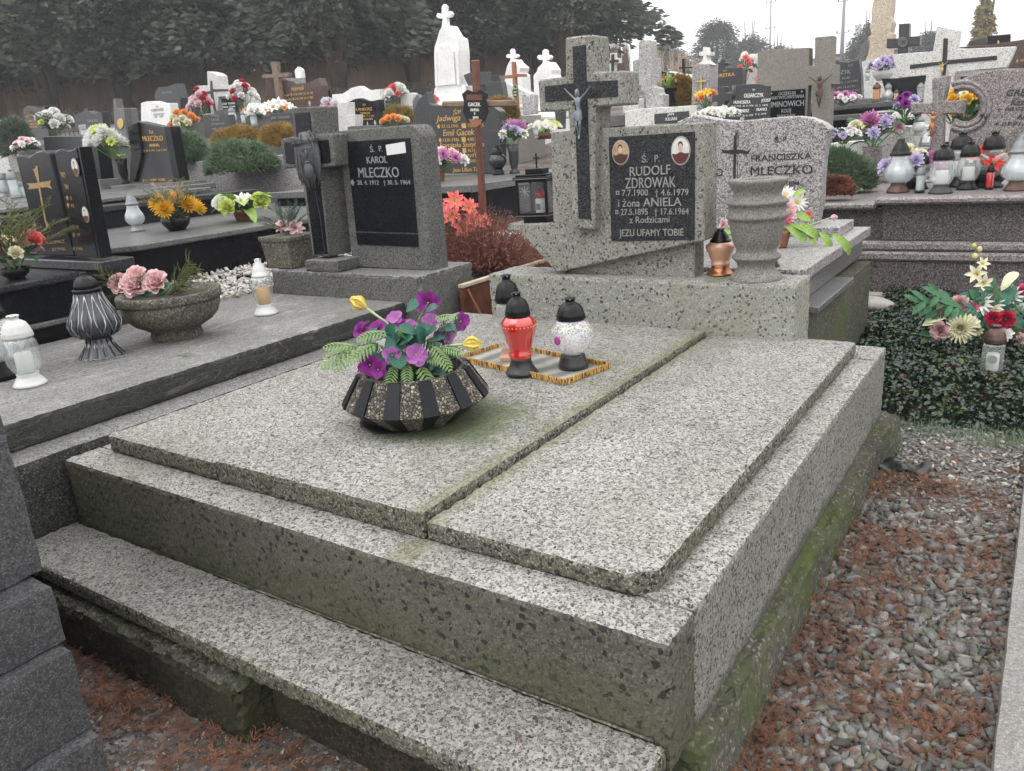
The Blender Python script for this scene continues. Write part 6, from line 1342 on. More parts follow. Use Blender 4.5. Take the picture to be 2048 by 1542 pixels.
# its slab runs towards the viewer
e0 = onZ(px('C', 640, 1180), z_-.01); 
bx('cover_slab', h.location.x-.9, e0.x+.05, y-1.4, y+.3, z_-.05, z_-.0005, 'mid_granite', h); bx('grave_wall', h.location.x-.87, e0.x+.02, y-1.37, y+.25, -.1, z_-.051, 'black_granite', h)
zG6 = z_
rl6 = lambda label, c, x, yb, yt_, kind, gm, cm, bm, z, **k: (lambda p: lantern(label, p, kind, max(.06, ((CAM+ray(px(c, x, yt_))*depth(p.x, p.y, p.z+.1)).z-p.z)), gm, cm, bm, **k))(onZ(px(c, x, yb), z))
plain('quilt_black', (.03, .032, .038), rough=.25, metal=.4, spec=.8)
rl6('black and silver quilted ball lantern on the Gacek slab', 'C', 540, 1140, 915, 'globe', 'quilt_black', 'black_plastic', 'black_plastic', zG6, w=1.25, candle=None)
p = onZ(px('C', 668, 1130), zG6)
H_ = (CAM+ray(px('C', 660, 900))*depth(p.x, p.y, p.z+.1)).z-p.z
vs = bouquet('flower_arrangement', 'pink spider chrysanthemum with white and lilac blossoms in a tall grey urn vase', p, .12, .16, [('mum', 'magenta', .10, 1), ('puff', 'white_petal', .05, 2), ('puff', 'lilac', .05, 3)], [('thuja', 'thuja_green', .16, 8), ('leaf', 'silk_leaf', .12, 8)], 41, pot=('vase', .055, H_, 'slate_granite'))
p = onZ(px('C', 80, 1190), zG6); bouquet('flower_arrangement', 'white, pink and purple cyclamen blossoms in a brown pot on the Gacek slab', p, .15, .15, [('puff', 'white_petal', .055, 3), ('puff', 'rose_pink', .045, 5), ('puff', 'magenta', .05, 2)], [('round', 'silk_leaf', .08, 8), ('leaf', 'lime_leaf', .1, 3)], 42, pot=('pot', .045, .09, 'terracotta'), lean=(.5, 0))
# white obelisk with cross
def obelisk(label, c, pts, D, t, mat, texts=(), extra=(), bed=.5): return hst(label, c, pts, D, t, mat, texts, bed=bed, bedmat=mat, extra=extra, w=.01, name='monument', cat='monument')
obelisk('tall white marble obelisk with arched inscription panel and trefoil cross on top', 'O', [(868, 95), (873, 80), (878, 62), (884, 52), (893, 50), (898, 58), (906, 72), (915, 76), (918, 100), (920, 170), (930, 172), (934, 208), (866, 214), (868, 178), (872, 172), (868, 130)], 13.5, .3, 'white_marble',
    [('ŚWIĘTEJ PAMIĘCI', 884, 112, 908, 110, 4, Gy), ('TU SPOCZYWA', 884, 124, 908, 122, 4, Gy), ('JAN KOZIOŁ', 884, 136, 908, 134, 4, Gy), ('1890 - 1941', 885, 148, 908, 146, 4, Gy)], extra=[('arched_panel', [(876, 172), (874, 104), (878, 94), (888, 89), (899, 92), (906, 102), (911, 168)], -.035, .034, 'white_marble'), ('trefoil_cross', [(883, 54), (885, 37), (876, 37), (872, 32), (875, 26), (883, 27), (883, 14), (887, 8), (892, 13), (891, 25), (899, 22), (903, 28), (900, 34), (893, 35), (894, 52)], .10, .08, 'white_marble'), ('side_pilaster', [(868, 104), (873, 104), (875, 172), (870, 172)], -.05, .049, 'white_marble'), ('side_pilaster', [(910, 100), (916, 100), (919, 170), (914, 170)], -.05, .049, 'white_marble')])
obelisk('slender white memorial with rounded trefoil cross, left of the wooden cross', 'C', [(600, 300), (612, 268), (628, 240), (640, 228), (655, 228), (672, 255), (718, 295), (705, 340), (722, 350), (735, 560), (575, 560), (590, 350)], 14.5, .3, 'white_marble', extra=[('trefoil_cross', [(634, 240), (632, 222), (604, 220), (598, 205), (606, 190), (630, 190), (630, 158), (644, 146), (656, 156), (657, 188), (684, 190), (692, 203), (684, 216), (660, 220), (662, 240)], .10, .08, 'white_marble')])
obelisk('white gabled memorial with round-armed cross, right of the wooden cross', 'C', [(812, 360), (840, 325), (845, 300), (880, 265), (890, 248), (915, 248), (930, 268), (958, 310), (955, 350), (965, 370), (960, 640), (822, 640)], 12.5, .3, 'white_marble', extra=[('round_armed_cross', [(888, 262), (886, 232), (856, 236), (842, 216), (852, 196), (884, 198), (884, 164), (900, 150), (918, 162), (918, 198), (940, 196), (952, 214), (940, 234), (918, 232), (922, 262)], .10, .08, 'white_marble')])
obelisk('broken round white column on a stepped grey pedestal', 'D', [(118, 195), (160, 178), (230, 182), (240, 600), (300, 615), (310, 670), (345, 675), (345, 800), (185, 800), (185, 670), (140, 640), (150, 600), (125, 600)], 9.0, .18, 'grey_marble')
hst('weathered white stone block behind the broken column', 'D', [(70, 370), (112, 360), (112, 600), (75, 600)], 9.6, .2, 'grey_marble', bed=0); hst('weathered narrow grey pillar right of the broken column', 'D', [(228, 345), (282, 345), (290, 610), (245, 610)], 9.5, .15, 'grey_marble', bed=0)
h, y = hst('small black grave cross outlined in white, right of the big terrazzo cross', 'P', [(1365, 395), (1450, 390), (1455, 480), (1530, 475), (1535, 565), (1450, 570), (1455, 900), (1345, 900), (1350, 575), (1340, 500), (1370, 490)], 9.5, .06, 'white_granite', bed=0, w=.002, name='grave_cross', cat='cross', extra=[('inlay', [(1385, 415), (1430, 412), (1435, 505), (1505, 505), (1508, 545), (1432, 552), (1435, 880), (1385, 880), (1382, 560), (1350, 562), (1350, 520), (1385, 510)], -.01, .012, 'black_letter')])
h, y = hst('thin brown wooden cross with oval green name plate before the white memorials', 'C', [(640, 250), (662, 250), (668, 345), (745, 345), (747, 368), (670, 370), (697, 700), (672, 700), (648, 378), (575, 382), (575, 358), (646, 352)], 9, .05, 'brown_paint', bed=0, w=.003, name='grave_cross', cat='cross', extra=[('name_plate', [(645, 490), (655, 440), (672, 426), (690, 440), (698, 490), (690, 530), (672, 545), (652, 530)], -.012, .008, 'lime_leaf'), ('name_field', [(650, 490), (658, 448), (672, 434), (686, 448), (692, 490), (686, 524), (672, 538), (658, 524)], -.016, .005, 'slate_granite')], texts=[('ŚW. P.', 660, 468, 686, 466, 12, Wt, dict(dy=-.017)), ('JAN', 660, 495, 684, 493, 12, Wt, dict(dy=-.017)), ('1962', 662, 518, 684, 516, 12, Wt, dict(dy=-.017))])
hst('dark headstone with grey metal corpus behind the brown pipe cross', 'C', [(430, 410), (560, 405), (585, 545), (450, 548)], 11, .12, 'slate_granite', bed=.6)
hst('dark grey headstone behind the corpus stone, left one', 'C', [(262, 355), (330, 330), (450, 330), (455, 420), (300, 440)], 13, .12, 'slate_granite', bed=0); hst('dark grey headstone with slanted top near the slender white memorial', 'C', [(455, 365), (545, 358), (560, 410), (460, 415)], 13.5, .12, 'slate_granite', bed=0)
hst('slanted pale grave cover with dark panel between the white memorials', 'C', [(560, 420), (620, 425), (800, 510), (800, 600), (570, 560)], 11.8, .2, 'white_granite', bed=0)
hst('pale terrazzo headstone base with dark plate, behind the Zdrowak plaque', 'D', [(0, 830), (150, 800), (470, 785), (600, 775), (600, 860), (540, 930), (0, 980)], 6.2, .12, 'white_granite', [('JAN', 385, 868, 445, 862, 22, Wt, dict(dy=-.012)), ('KILIAN', 370, 915, 470, 908, 32, Wt, dict(dy=-.012))], bed=0, extra=[('name_plate', [(265, 852), (575, 825), (578, 905), (500, 935), (265, 940)], -.012, .012, 'slate_granite')])
for i, (x, lab) in enumerate(((1165, 'front'),)): pass
# --- right-centre (crop D / S) ---
hst('black headstone with gold lettering cut off by the broken column', 'D', [(285, 462), (340, 466), (420, 480), (410, 640), (290, 640)], 10.5, .12, 'black_granite', [('RYCZ', 292, 520, 362, 512, 26, G), ('JAROSŁAW', 296, 548, 382, 540, 24, G), ('WACŁAWA', 300, 605, 395, 592, 24, G)], bed=.5)
hst('whitewashed sloping tomb with dark window plate below the far bushes', 'D', [(400, 465), (570, 495), (610, 640), (430, 640)], 12, .25, 'white_marble', bed=0, extra=[('plate', [(452, 540), (560, 532), (562, 612), (455, 618)], -.012, .012, 'mid_granite')])
hst('dark metal cross rising beside the whitewashed tomb', 'D', [(515, 355), (540, 350), (542, 428), (612, 425), (612, 438), (542, 440), (548, 500), (520, 500), (518, 440), (488, 440), (486, 430), (518, 428)], 12, .05, 'black_granite', bed=0, w=.002, name='grave_cross', cat='cross')
h, y = hst('pale granite pillar topped by a white stone cross, with a small gold crucifix', 'D', [(612, 415), (690, 402), (768, 398), (765, 600), (755, 800), (600, 800), (608, 600)], 8.0, .25, 'light_granite', bed=0, extra=[('stone_cross', [(668, 400), (700, 370), (712, 322), (690, 328), (668, 318), (672, 290), (705, 286), (708, 245), (735, 245), (738, 285), (780, 292), (772, 322), (738, 320), (745, 368), (795, 405)], .04, .12, 'white_marble'), ('gold_crucifix', [(682, 505), (694, 505), (695, 548), (730, 550), (730, 562), (696, 564), (700, 670), (684, 670), (682, 565), (650, 566), (650, 554), (682, 550)], -.02, .012, 'gold')])
hst('dark granite headstone topped by a small outlined cross, naming Gretka in gold', 'D', [(765, 455), (840, 440), (850, 395), (842, 395), (842, 385), (872, 382), (872, 358), (905, 358), (905, 385), (935, 388), (932, 402), (905, 404), (908, 438), (1066, 428), (1070, 620), (765, 650)], 8.8, .12, 'slate_granite', [('Ś. P.', 893, 470, 925, 465, 14, G), ('GRETKA', 828, 522, 995, 506, 32, G, dict(bold=.012))], bed=0)
hst('pale mottled headstone with rounded shoulder under a white flower cushion', 'D', [(1100, 560), (1110, 440), (1140, 418), (1180, 425), (1300, 430), (1300, 600), (1090, 600)], 10, .15, 'white_granite', [('WOJTAS', 1215, 525, 1300, 518, 18, 'black_letter')], bed=0)
h, y = hst('black granite monument with cut-out cross and white lettering, naming Olearczyk', 'S', [(345, 850), (455, 838), (460, 960), (575, 965), (600, 822), (680, 812), (900, 798), (1030, 796), (1130, 806), (1225, 830), (1210, 1500), (330, 1500), (330, 1120), (215, 1115), (215, 1010), (330, 985)], 6.4, .10, 'slate_granite',
    [('Ś.P.', 955, 922, 1002, 918, 34, Wt), ('OLEARCZYK', 800, 1045, 1155, 1030, 72, Wt, dict(bold=.02)), ('FRANCISZKA', 612, 1158, 918, 1148, 56, Wt, dict(bold=.02)), ('18. 8. 1910 - 28. 10. 1936', 575, 1218, 968, 1206, 34, Wt), ('KAZIMIERZ', 635, 1318, 892, 1308, 56, Wt, dict(bold=.02)), ('11. 6. 1913 - 28. 10. 1970', 572, 1396, 960, 1382, 36, Wt), ('JÓZEF', 1112, 1122, 1280, 1112, 52, Wt, dict(bold=.02)), ('15. 2. 1870', 1005, 1206, 1230, 1196, 34, Wt), ('FRANCI', 1025, 1286, 1210, 1278, 50, Wt, dict(bold=.02)), ('9. 2. 1919', 1005, 1364, 1200, 1352, 34, Wt), ('JAN', 725, 1450, 800, 1448, 50, Wt, dict(bold=.02))], bed=0)
pts = [onY(px('S', a, b), y-.005)[:] for a, b in ((600, 825), (605, 900), (600, 1000), (570, 1100), (510, 1190), (440, 1250))]; V, F = tube(pts, .010, 5); part('arc_moulding', V, F, 'mid_granite', h, True)
pts = [onY(px('S', a, b), y-.005)[:] for a, b in ((635, 825), (640, 900), (635, 1000), (600, 1110), (530, 1210), (445, 1275))]; V, F = tube(pts, .006, 5); part('arc_moulding', V, F, 'mid_granite', h, True)
V, F = prism(outl('S', [(450, 1110), (575, 1080), (560, 1120), (470, 1210), (442, 1235)], y-.003), (0, .003, 0), 0); part('recess', V, F, 'black_granite', h)
# --- Oziminowicz concrete monument (crop Q) ---
h, y = hst('plain beige concrete wall and cross monument with dark bronze corpus', 'Q', [(-190, 492), (0, 462), (300, 440), (605, 425), (600, 708), (688, 705), (695, 268), (975, 240), (958, 684), (1032, 684), (1022, 992), (940, 994), (925, 1542), (905, 2000), (640, 2000), (650, 1010), (590, 1008), (565, 1542), (560, 2000), (-210, 2000)], 6.9, .13, 'cast_concrete', bed=0, w=.003)
Pl = [(-195, 1110), (545, 1058), (530, 1500), (525, 1560), (-205, 1600)]
V, F = prism(outl('Q', Pl, y-.012), (0, .012, 0), .001); pq = part('plaque', V, F, 'black_granite', h)
for b, x0, y0, x1, y1, hh in (('OCZEKUJĄ', 130, 1160, 400, 1142, 48), ('ZMARTWYCHWSTANIA', -30, 1232, 528, 1195, 52), ('OZIMINOWICH', -120, 1355, 522, 1320, 88), ('KOLEJ', 178, 1432, 322, 1420, 60), ('FRANCISZEK', 110, 1500, 390, 1482, 40)):
    text_on_y(b, 'Q', x0, y0, x1, y1, hh, y-.012, Gy, pq, bold=.01)
for a, b in ((22, 1135), (490, 1104), (-170, 1150)): V, F = ellipsoid(onY(px('Q', a, b), y-.014)[:], (.008, .004, .008), 8, 6); part('bolt', V, F, 'silver', pq, True)
hd = onY(px('Q', 808, 820), y-.03); ft = onY(px('Q', 775, 1320), y-.03); Hc = (hd.z-ft.z)/1.03; cp = corpus(h, Vector((hd.x-.01, y-.055, hd.z-.03))-h.location, Hc, 'dark_bronze'); cp.scale = (Hc*1.05, Hc, Hc)
# --- right background (crop E) ---
h, y = hst('black headstone with pale lettering behind the concrete cross, name ending in YK', 'E', [(200, 560), (340, 560), (380, 565), (440, 570), (540, 543), (560, 700), (568, 905), (200, 920)], 8.6, .12, 'slate_granite', [('Ś.P.', 440, 612, 488, 600, 20, Gy), ('KLIMCZYK', 230, 690, 462, 672, 38, Gy), ('02.1887', 385, 726, 462, 716, 18, Gy), ('1926  † 26.7.2002', 350, 765, 530, 745, 18, Gy), ('1893  † 6.10.1971', 338, 812, 500, 795, 18, Gy), ('6.09.1896  † 22.07.1951', 332, 850, 540, 832, 18, Gy)], bed=0)
z_ = h.location.z; bx('plinth', h.location.x-.6, h.location.x+.75, y-.1, y+.3, z_-.05, z_-.001, 'mid_granite', h)
for i, (d0, zz) in enumerate(((.35, .052), (.7, .10), (1.05, .15))): bx('step_slab', h.location.x-.8, h.location.x+1.5, y-d0, y+.3, z_-zz-.045, z_-zz, 'mid_granite' if i != 1 else 'black_granite', h)
bx('grave_wall', h.location.x-.75, h.location.x+1.45, y-1.0, y+.3, .0, z_-.196, 'black_granite', h)
zs = z_-.055
hst('dark jagged fieldstone wing on top of the black headstone behind the concrete cross', 'Q', [(1305, 608), (1350, 560), (1390, 420), (1440, 350), (1505, 300), (1500, 420), (1480, 530), (1440, 620), (1370, 640)], 9.2, .12, 'mid_granite', bed=0)
obelisk('tall cream sandstone pillar with scroll carving, cut off by the top edge', 'E', [(690, -90), (672, 0), (650, 110), (668, 180), (640, 240), (645, 300), (655, 318), (625, 335), (615, 470), (598, 560), (560, 570), (540, 600), (560, 760), (880, 760), (870, 560), (835, 550), (822, 480), (845, 330), (850, 300), (825, 300), (848, 200), (825, 150), (838, 60), (840, 0), (845, -90)], 10.5, .3, 'sand_stone',
    extra=[('pedestal_block', [(545, 560), (880, 545), (890, 900), (560, 900)], -.08, .079, 'white_granite')], bed=0)
y_ = (CAM+ray(px('E', 720, 760))*10.5).y
sc2 = []
for cx0, cy0, R0 in ((690, 265, 32), (790, 262, 32)):
    sc2.append(tube([onY(px('E', cx0+R0*(1-.12*i)*math.cos(i*.8), cy0+R0*(1-.12*i)*math.sin(i*.8)), y_-.005)[:] for i in range(8)], .012, 4))
for q in ([(700, 20), (760, 30), (800, 15)], [(690, 110), (740, 135), (800, 105)], [(680, 200), (735, 160), (800, 190)], [(715, 60), (770, 70)], [(718, 90), (775, 95)]): sc2.append(tube([onY(px('E', a, b), y_-.004)[:] for a, b in q], .010, 4))
ob_ = [o for o in bpy.data.objects if o.get('label', '').startswith('tall cream sandstone')][0]
part('scroll_relief', *join(*sc2), 'sand_stone', ob_, True)
hst('plain black stone cross with round monogram medallion against the sky', 'E', [(903, 220), (1002, 212), (996, 335), (1100, 330), (1094, 412), (990, 420), (985, 560), (890, 560), (893, 440), (790, 440), (793, 354), (900, 350)], 9.5, .14, 'slate_granite', bed=0, name='grave_cross', cat='cross', extra=[('medallion', [(938+46*math.cos(i*PI/8), 385+50*math.sin(i*PI/8)) for i in range(16)], -.015, .014, 'mid_granite')], texts=[('JM', 915, 402, 962, 398, 34, 'black_letter', dict(dy=-.016))])
h, y = hst('wide pale granite monument in cross form with thin black cross inlay and gold corpus', 'E', [(840, 500), (1000, 485), (1215, 470), (1255, 240), (1465, 280), (1440, 448), (1700, 438), (1980, 424), (1935, 530), (1890, 618), (1600, 640), (1420, 660), (1405, 1000), (1350, 1300), (1080, 1300), (1150, 690), (905, 712), (870, 600)], 6.9, .14, 'white_granite', bed=0,
    extra=[('cross_inlay', [(1312, 352), (1352, 350), (1342, 550), (1800, 508), (1800, 545), (1340, 586), (1330, 690), (1290, 690), (1296, 588), (1005, 630), (1005, 592), (1300, 560)], -.01, .012, 'black_letter'), ('photo_panel', [(745, 718), (900, 715), (1150, 688), (1105, 925), (900, 900), (790, 880)], -.012, .012, 'black_granite'), ('side_frame', [(1418, 662), (1600, 640), (1600, 655), (1430, 678), (1428, 920), (1402, 920)], -.02, .02, 'light_granite')])
cp = corpus(h, onY(px('E', 1305, 575), y-.04)-h.location, onY(px('E', 1305, 575), y).z-onY(px('E', 1305, 688), y).z, 'gold'); 
hst('dark panel framed inside the pale cross monument, right part', 'E', [(1468, 700), (1650, 690), (1700, 900), (1468, 900)], 7.3, .05, 'black_granite', bed=0)
hst('brown granite roof-shaped headstone behind the pale cross monument, right edge', 'E', [(1440, 432), (1600, 418), (1720, 410), (2048, 360), (2300, 320), (2300, 620), (1890, 620), (1700, 450)], 8.6, .2, 'brown_granite', [('♦ 1940', 1975, 568, 2060, 560, 22, G)], bed=0)
hst('low dark stone wall top behind the brown granite roof-shaped headstone', 'E', [(1545, 380), (1620, 358), (1710, 348), (1710, 405), (1545, 425)], 9.6, .2, 'slate_granite', bed=0)
hst('black headstone block with tiny gold figure above the brown granite one', 'E', [(1715, 330), (1800, 322), (1925, 310), (1920, 425), (1710, 430)], 9, .2, 'black_granite', bed=0, extra=[('gold_figure', [(1805, 372), (1815, 368), (1822, 380), (1820, 425), (1802, 425)], -.012, .012, 'gold')])
hst('pale grey tomb corner with ledges behind the granite urn', 'E', [(280, 1310), (590, 1290), (800, 1160), (1200, 1150), (1200, 1300), (1000, 1500), (290, 1500)], 5.9, .3, 'white_granite', bed=0, name='grave', cat='grave')

# --- more small graves filling the rows
WV = [(0, .12), (.18, 0), (.4, .1), (.62, .14), (.85, .02), (1, .1)]; AR = [(0, .25), (.15, .08), (.5, 0), (.85, .08), (1, .25)]; SQ = [(0, 0), (1, 0)]; PK = [(0, .3), (.5, 0), (1, .3)]
for i, (x, yb, w, h_, D, mt, sty, lb) in enumerate((
    (10, 320, 60, 70, 9.5, 'white_granite', SQ, 'pale stone block at the far left edge'), (255, 262, 26, 40, 13, 'mid_granite', SQ, 'grey post-like stone near the gold medallion'), (300, 250, 30, 34, 15, 'slate_granite', AR, 'small dark arched stone behind the white marble headstone'),
    (372, 240, 14, 22, 17, 'grey_marble', SQ, 'small grey box stone left of the bright white monument'), (442, 232, 20, 46, 18.5, 'cast_concrete', SQ, 'plain grey pillar beside the bright white monument'), (500, 218, 24, 30, 17, 'white_marble', AR, 'small white arched stone left of the wooden cross head'),
    (598, 158, 14, 22, 18, 'white_marble', PK, 'tiny white stone peak above the brown polished headstone'), (700, 236, 26, 22, 15, 'white_marble', AR, 'low white arched stone left of the black Laneosz headstone'), (815, 215, 26, 26, 15, 'white_granite', WV, 'pale stone with wavy top beside the obelisk plinth'), (838, 232, 22, 40, 13, 'mid_granite', PK, 'grey pointed stone beside the obelisk plinth'),
    (945, 215, 22, 46, 14, 'slate_granite', SQ, 'dark slab between the wooden crosses'), (1000, 240, 30, 34, 11.5, 'white_granite', AR, 'pale arched stone under the thin wooden cross'), (1058, 230, 24, 40, 11, 'grey_marble', WV, 'worn grey stone beside the gabled memorial'),
    (1262, 228, 34, 26, 8.2, 'white_granite', SQ, 'pale block left of the broken column'), (1330, 190, 24, 22, 11, 'mid_granite', AR, 'small grey arched stone behind the tulip pot'), (1365, 172, 30, 26, 14, 'slate_granite', SQ, 'dark stone on the skyline left of the white cross pillar'), (1470, 168, 22, 24, 14, 'white_marble', PK, 'white peaked stone on the skyline behind the Gretka headstone'), (1525, 150, 18, 20, 15, 'mid_granite', AR, 'small grey stone just left of the beige wall'),
    (1700, 160, 26, 24, 12, 'slate_granite', AR, 'dark arched stone behind the black headstone wing'), (1775, 250, 50, 26, 7.6, 'white_granite', SQ, 'pale low block before the photo panel'), (1880, 165, 22, 18, 12, 'mid_granite', WV, 'small grey stone behind the pale cross monument'), (180, 282, 34, 30, 12.8, 'cement', SQ, 'pale concrete block under the twin-peaked headstone'))):
    a = CAM+ray((x-w/2, yb))*D; y = a.y; b = onY((x+w/2, yb-.07*w), y); hh_ = h_/FOC*D; wd = b.x-a.x
    P_ = [(a.x, y, a.z), (b.x, y, a.z)]+[(a.x+wd*u, y, a.z+hh_*(1-v)) for u, v in sty[::-1]]
    t = thing('headstone', lb, 'headstone', (a.x+wd/2, y, a.z)); V, F = prism(P_, (0, .1+.03*(i % 3), 0), .008); part('slab', V, F, mt, t)
    bx('cover_slab', a.x-.1, b.x+.1, y-.7, y-.001, a.z-.12, a.z-.02, 'mid_granite' if i % 2 else 'light_granite', t); bx('grave_wall', a.x-.08, b.x+.08, y-.68, y+.1, gz(a.x, y)-.3, a.z-.121, 'mid_granite' if i % 3 else 'cast_concrete', t)
# --- far bouquets and lanterns ---
def fb_(label, c, x, yb, D, R, H, fl_, lv_, pot=None, seed=1, **k):
    p = CAM+ray(px(c, x, yb))*D; f = .62
    return bouquet('flower_arrangement', label, p, R*.8, H*.8, [(a, b, q*f, int(n*1.5+.5)) for a, b, q, n in fl_], [(a, b, q*.75, n) for a, b, q, n in lv_], seed, pot=pot and (pot[0], pot[1]*.8, pot[2], pot[3]), **k)
SL = ('leaf', 'silk_leaf', .16, 6)
pb = ('bowl', .10, .09, 'slate_granite')
fb_('white roses above a dark green shrubby wreath, behind the Szymik tablets', 'A', 440, 560, 8.4, .24, .30, [('rose', 'white_petal', .09, 6), ('puff', 'lime_petal', .06, 2)], [('thuja', 'cypress', .30, 14), ('leaf', 'silk_leaf', .18, 5)], None, 51)
fb_('tall white and lime blossoms in a black vase left of the Anna headstone', 'A', 990, 935, 7.2, .20, .40, [('mum', 'white_petal', .11, 7), ('puff', 'lime_petal', .09, 5)], [('leaf', 'lime_leaf', .16, 6)], ('vase', .07, .22, 'black_plastic'), 52, lean=(-.35, -.2))
fb_('pale pink and white blossoms behind the cross tablet at the left', 'A', 240, 760, 6.6, .14, .12, [('puff', 'pink_pale', .06, 4), ('puff', 'white_petal', .06, 4)], [SL], pb, 53)
fb_('orange and white roses with green leaves near the low grey headstone', 'A', 1480, 600, 10, .24, .34, [('rose', 'orange_petal', .085, 5), ('rose', 'cream', .08, 4), ('rose', 'crimson', .07, 2)], [('leaf', 'lime_leaf', .22, 7)], pb, 54)
fb_('red and white spray of roses at the left foot of the white monument', 'A', 1600, 420, 15, .28, .62, [('rose', 'crimson', .11, 3), ('rose', 'pink_pale', .12, 6), ('rose', 'white_petal', .12, 4)], [('leaf', 'cypress', .2, 5)], None, 55)
fb_('red and white spray of roses at the right foot of the white monument', 'A', 1935, 400, 15, .34, .80, [('rose', 'crimson', .11, 4), ('rose', 'white_petal', .13, 9)], [('leaf', 'cypress', .2, 5)], None, 56)
fb_('small white and yellow cluster with red lantern beside the dark stone block', 'A', 790, 800, 8.0, .14, .28, [('puff', 'cream', .05, 5), ('puff', 'sun_yellow', .04, 3)], [('leaf', 'cypress', .15, 8)], pb, 57)
fb_('peach and white cluster left of the wooden cross', 'B', 540, 560, 13.5, .34, .34, [('puff', 'orange_petal', .12, 4), ('puff', 'white_petal', .14, 8)], [('leaf', 'silk_leaf', .25, 5)], None, 58)
fb_('white lilies with orange centres below the brown polished headstone', 'B', 700, 520, 13, .32, .26, [('lily', 'white_petal', .16, 7), ('puff', 'orange_petal', .09, 3)], [SL], None, 59)
fb_('white and purple blossoms beside the pale stone cross', 'B', 1120, 560, 12, .2, .42, [('mum', 'white_petal', .13, 4), ('puff', 'magenta', .10, 4), ('puff', 'lilac', .1, 2)], [SL], None, 60)
fb_('red and white roses on the dark arched headstone', 'B', 1625, 450, 15, .3, .5, [('rose', 'white_petal', .17, 5), ('rose', 'coral', .12, 4)], [('leaf', 'silk_leaf', .25, 6)], None, 61)
fb_('orange roses in a low row left of the Gacek headstone', 'B', 1610, 590, 9.5, .22, .12, [('rose', 'orange_petal', .075, 6), ('rose', 'cream', .06, 2)], [('leaf', 'silk_leaf', .12, 3)], None, 62)
fb_('little red flowers on the plinth of the tall white obelisk', 'C', 25, 590, 9.5, .1, .12, [('puff', 'coral', .07, 4)], [SL], None, 63)
fb_('white and lime daisies in a brown trough left of the terrazzo cross', 'C', 905, 860, 7.4, .24, .14, [('daisy', 'white_petal', .07, 7), ('daisy', 'lime_petal', .06, 4)], [('leaf', 'lime_leaf', .16, 8)], ('bowl', .14, .05, 'terracotta'), 64)
fb_('yellow, lime and blue blossoms seen under the arm of the terrazzo cross', 'C', 1035, 780, 8.6, .15, .22, [('lily', 'sun_yellow', .08, 3), ('puff', 'lime_petal', .07, 3), ('puff', 'lilac', .05, 2)], [('leaf', 'silk_leaf', .14, 7)], ('pot', .08, .2, 'mid_granite'), 65)
fb_('yellow tulips with green leaves in a black square pot', 'C', 1880, 600, 9.5, .20, .18, [('tulip', 'tulip_yellow', .035, 7), ('tulip', 'pink_pale', .03, 2)], [('spear', 'lime_leaf', .2, 9)], ('block', .13, .2, 'black_granite'), 66)
fb_('yellow and orange lilies with a lime leaf before the pale pillar', 'D', 740, 800, 7.2, .15, .20, [('lily', 'sun_yellow', .07, 4), ('rose', 'orange_petal', .05, 3), ('puff', 'magenta', .04, 1)], [('leaf', 'lime_leaf', .16, 5)], None, 67)
fb_('heap of small white blossoms at the foot of the black cut-out cross', 'D', 830, 905, 5.9, .24, .10, [('puff', 'white_petal', .055, 16)], [('leaf', 'silk_leaf', .08, 4)], None, 68)
fb_('cushion of white roses on top of the pale mottled headstone', 'D', 1235, 445, 9.7, .28, .16, [('rose', 'white_petal', .13, 8)], [('leaf', 'silk_leaf', .12, 3)], None, 69)
fb_('magenta blossom beside the beige concrete wall', 'D', 1275, 600, 8.8, .10, .22, [('puff', 'hot_pink', .11, 3)], [('leaf', 'silk_leaf', .1, 3)], None, 70)
fb_('small pink and white flowers between Gretka stone and the mottled headstone', 'D', 1085, 580, 9.6, .1, .45, [('puff', 'coral', .07, 4), ('puff', 'white_petal', .07, 3)], [('leaf', 'silk_leaf', .12, 3)], None, 71)
fb_('purple and white flowers at the foot of the black YK headstone', 'E', 390, 955, 7.9, .24, .12, [('puff', 'magenta', .09, 5), ('puff', 'white_petal', .06, 5)], [('leaf', 'juniper', .14, 8)], None, 72)
fb_('lilac and white cushion on the pedestal of the sandstone pillar', 'E', 755, 735, 8.9, .24, .17, [('puff', 'lilac', .09, 8), ('puff', 'white_petal', .08, 6)], [('leaf', 'silk_leaf', .1, 3)], ('bowl', .14, .1, 'white_plastic'), 73)
fb_('yellow roses and big green leaves seen through the round opening', 'E', 1540, 1090, 6.2, .26, .30, [('rose', 'sun_yellow', .075, 7), ('puff', 'cream', .06, 5)], [('leaf', 'silk_leaf', .24, 8), ('leaf', 'lime_leaf', .2, 5)], None, 74)
fb_('cream and yellow small roses left of the round opening', 'E', 1400, 1120, 6.3, .16, .16, [('rose', 'cream', .05, 6), ('rose', 'sun_yellow', .05, 3)], [('leaf', 'silk_leaf', .1, 6)], None, 75)
fb_('tiny white blossoms in a mass beside the granite cross', 'E', 925, 1150, 5.9, .11, .14, [('puff', 'white_petal', .028, 22)], [('leaf', 'silk_leaf', .08, 3)], None, 76)
fb_('dark violet blossom with ivy leaves left of the granite cross', 'E', 950, 1080, 5.6, .12, .2, [('puff', 'lilac', .07, 2), ('puff', 'violet', .06, 2)], [('leaf', 'silk_leaf', .16, 6)], None, 77)
fb_('bright lime leaf cluster behind the heart lantern', 'E', 1900, 1290, 5.2, .1, .08, [('puff', 'lime_petal', .05, 2)], [('leaf', 'lime_leaf', .15, 5)], None, 78)
fb_('small lilac blossoms hanging at the left of the granite urn', 'E', 400, 1300, 5.0, .14, .10, [('puff', 'lilac', .045, 5), ('puff', 'white_petal', .05, 4)], [('leaf', 'silk_leaf', .14, 5)], None, 79)
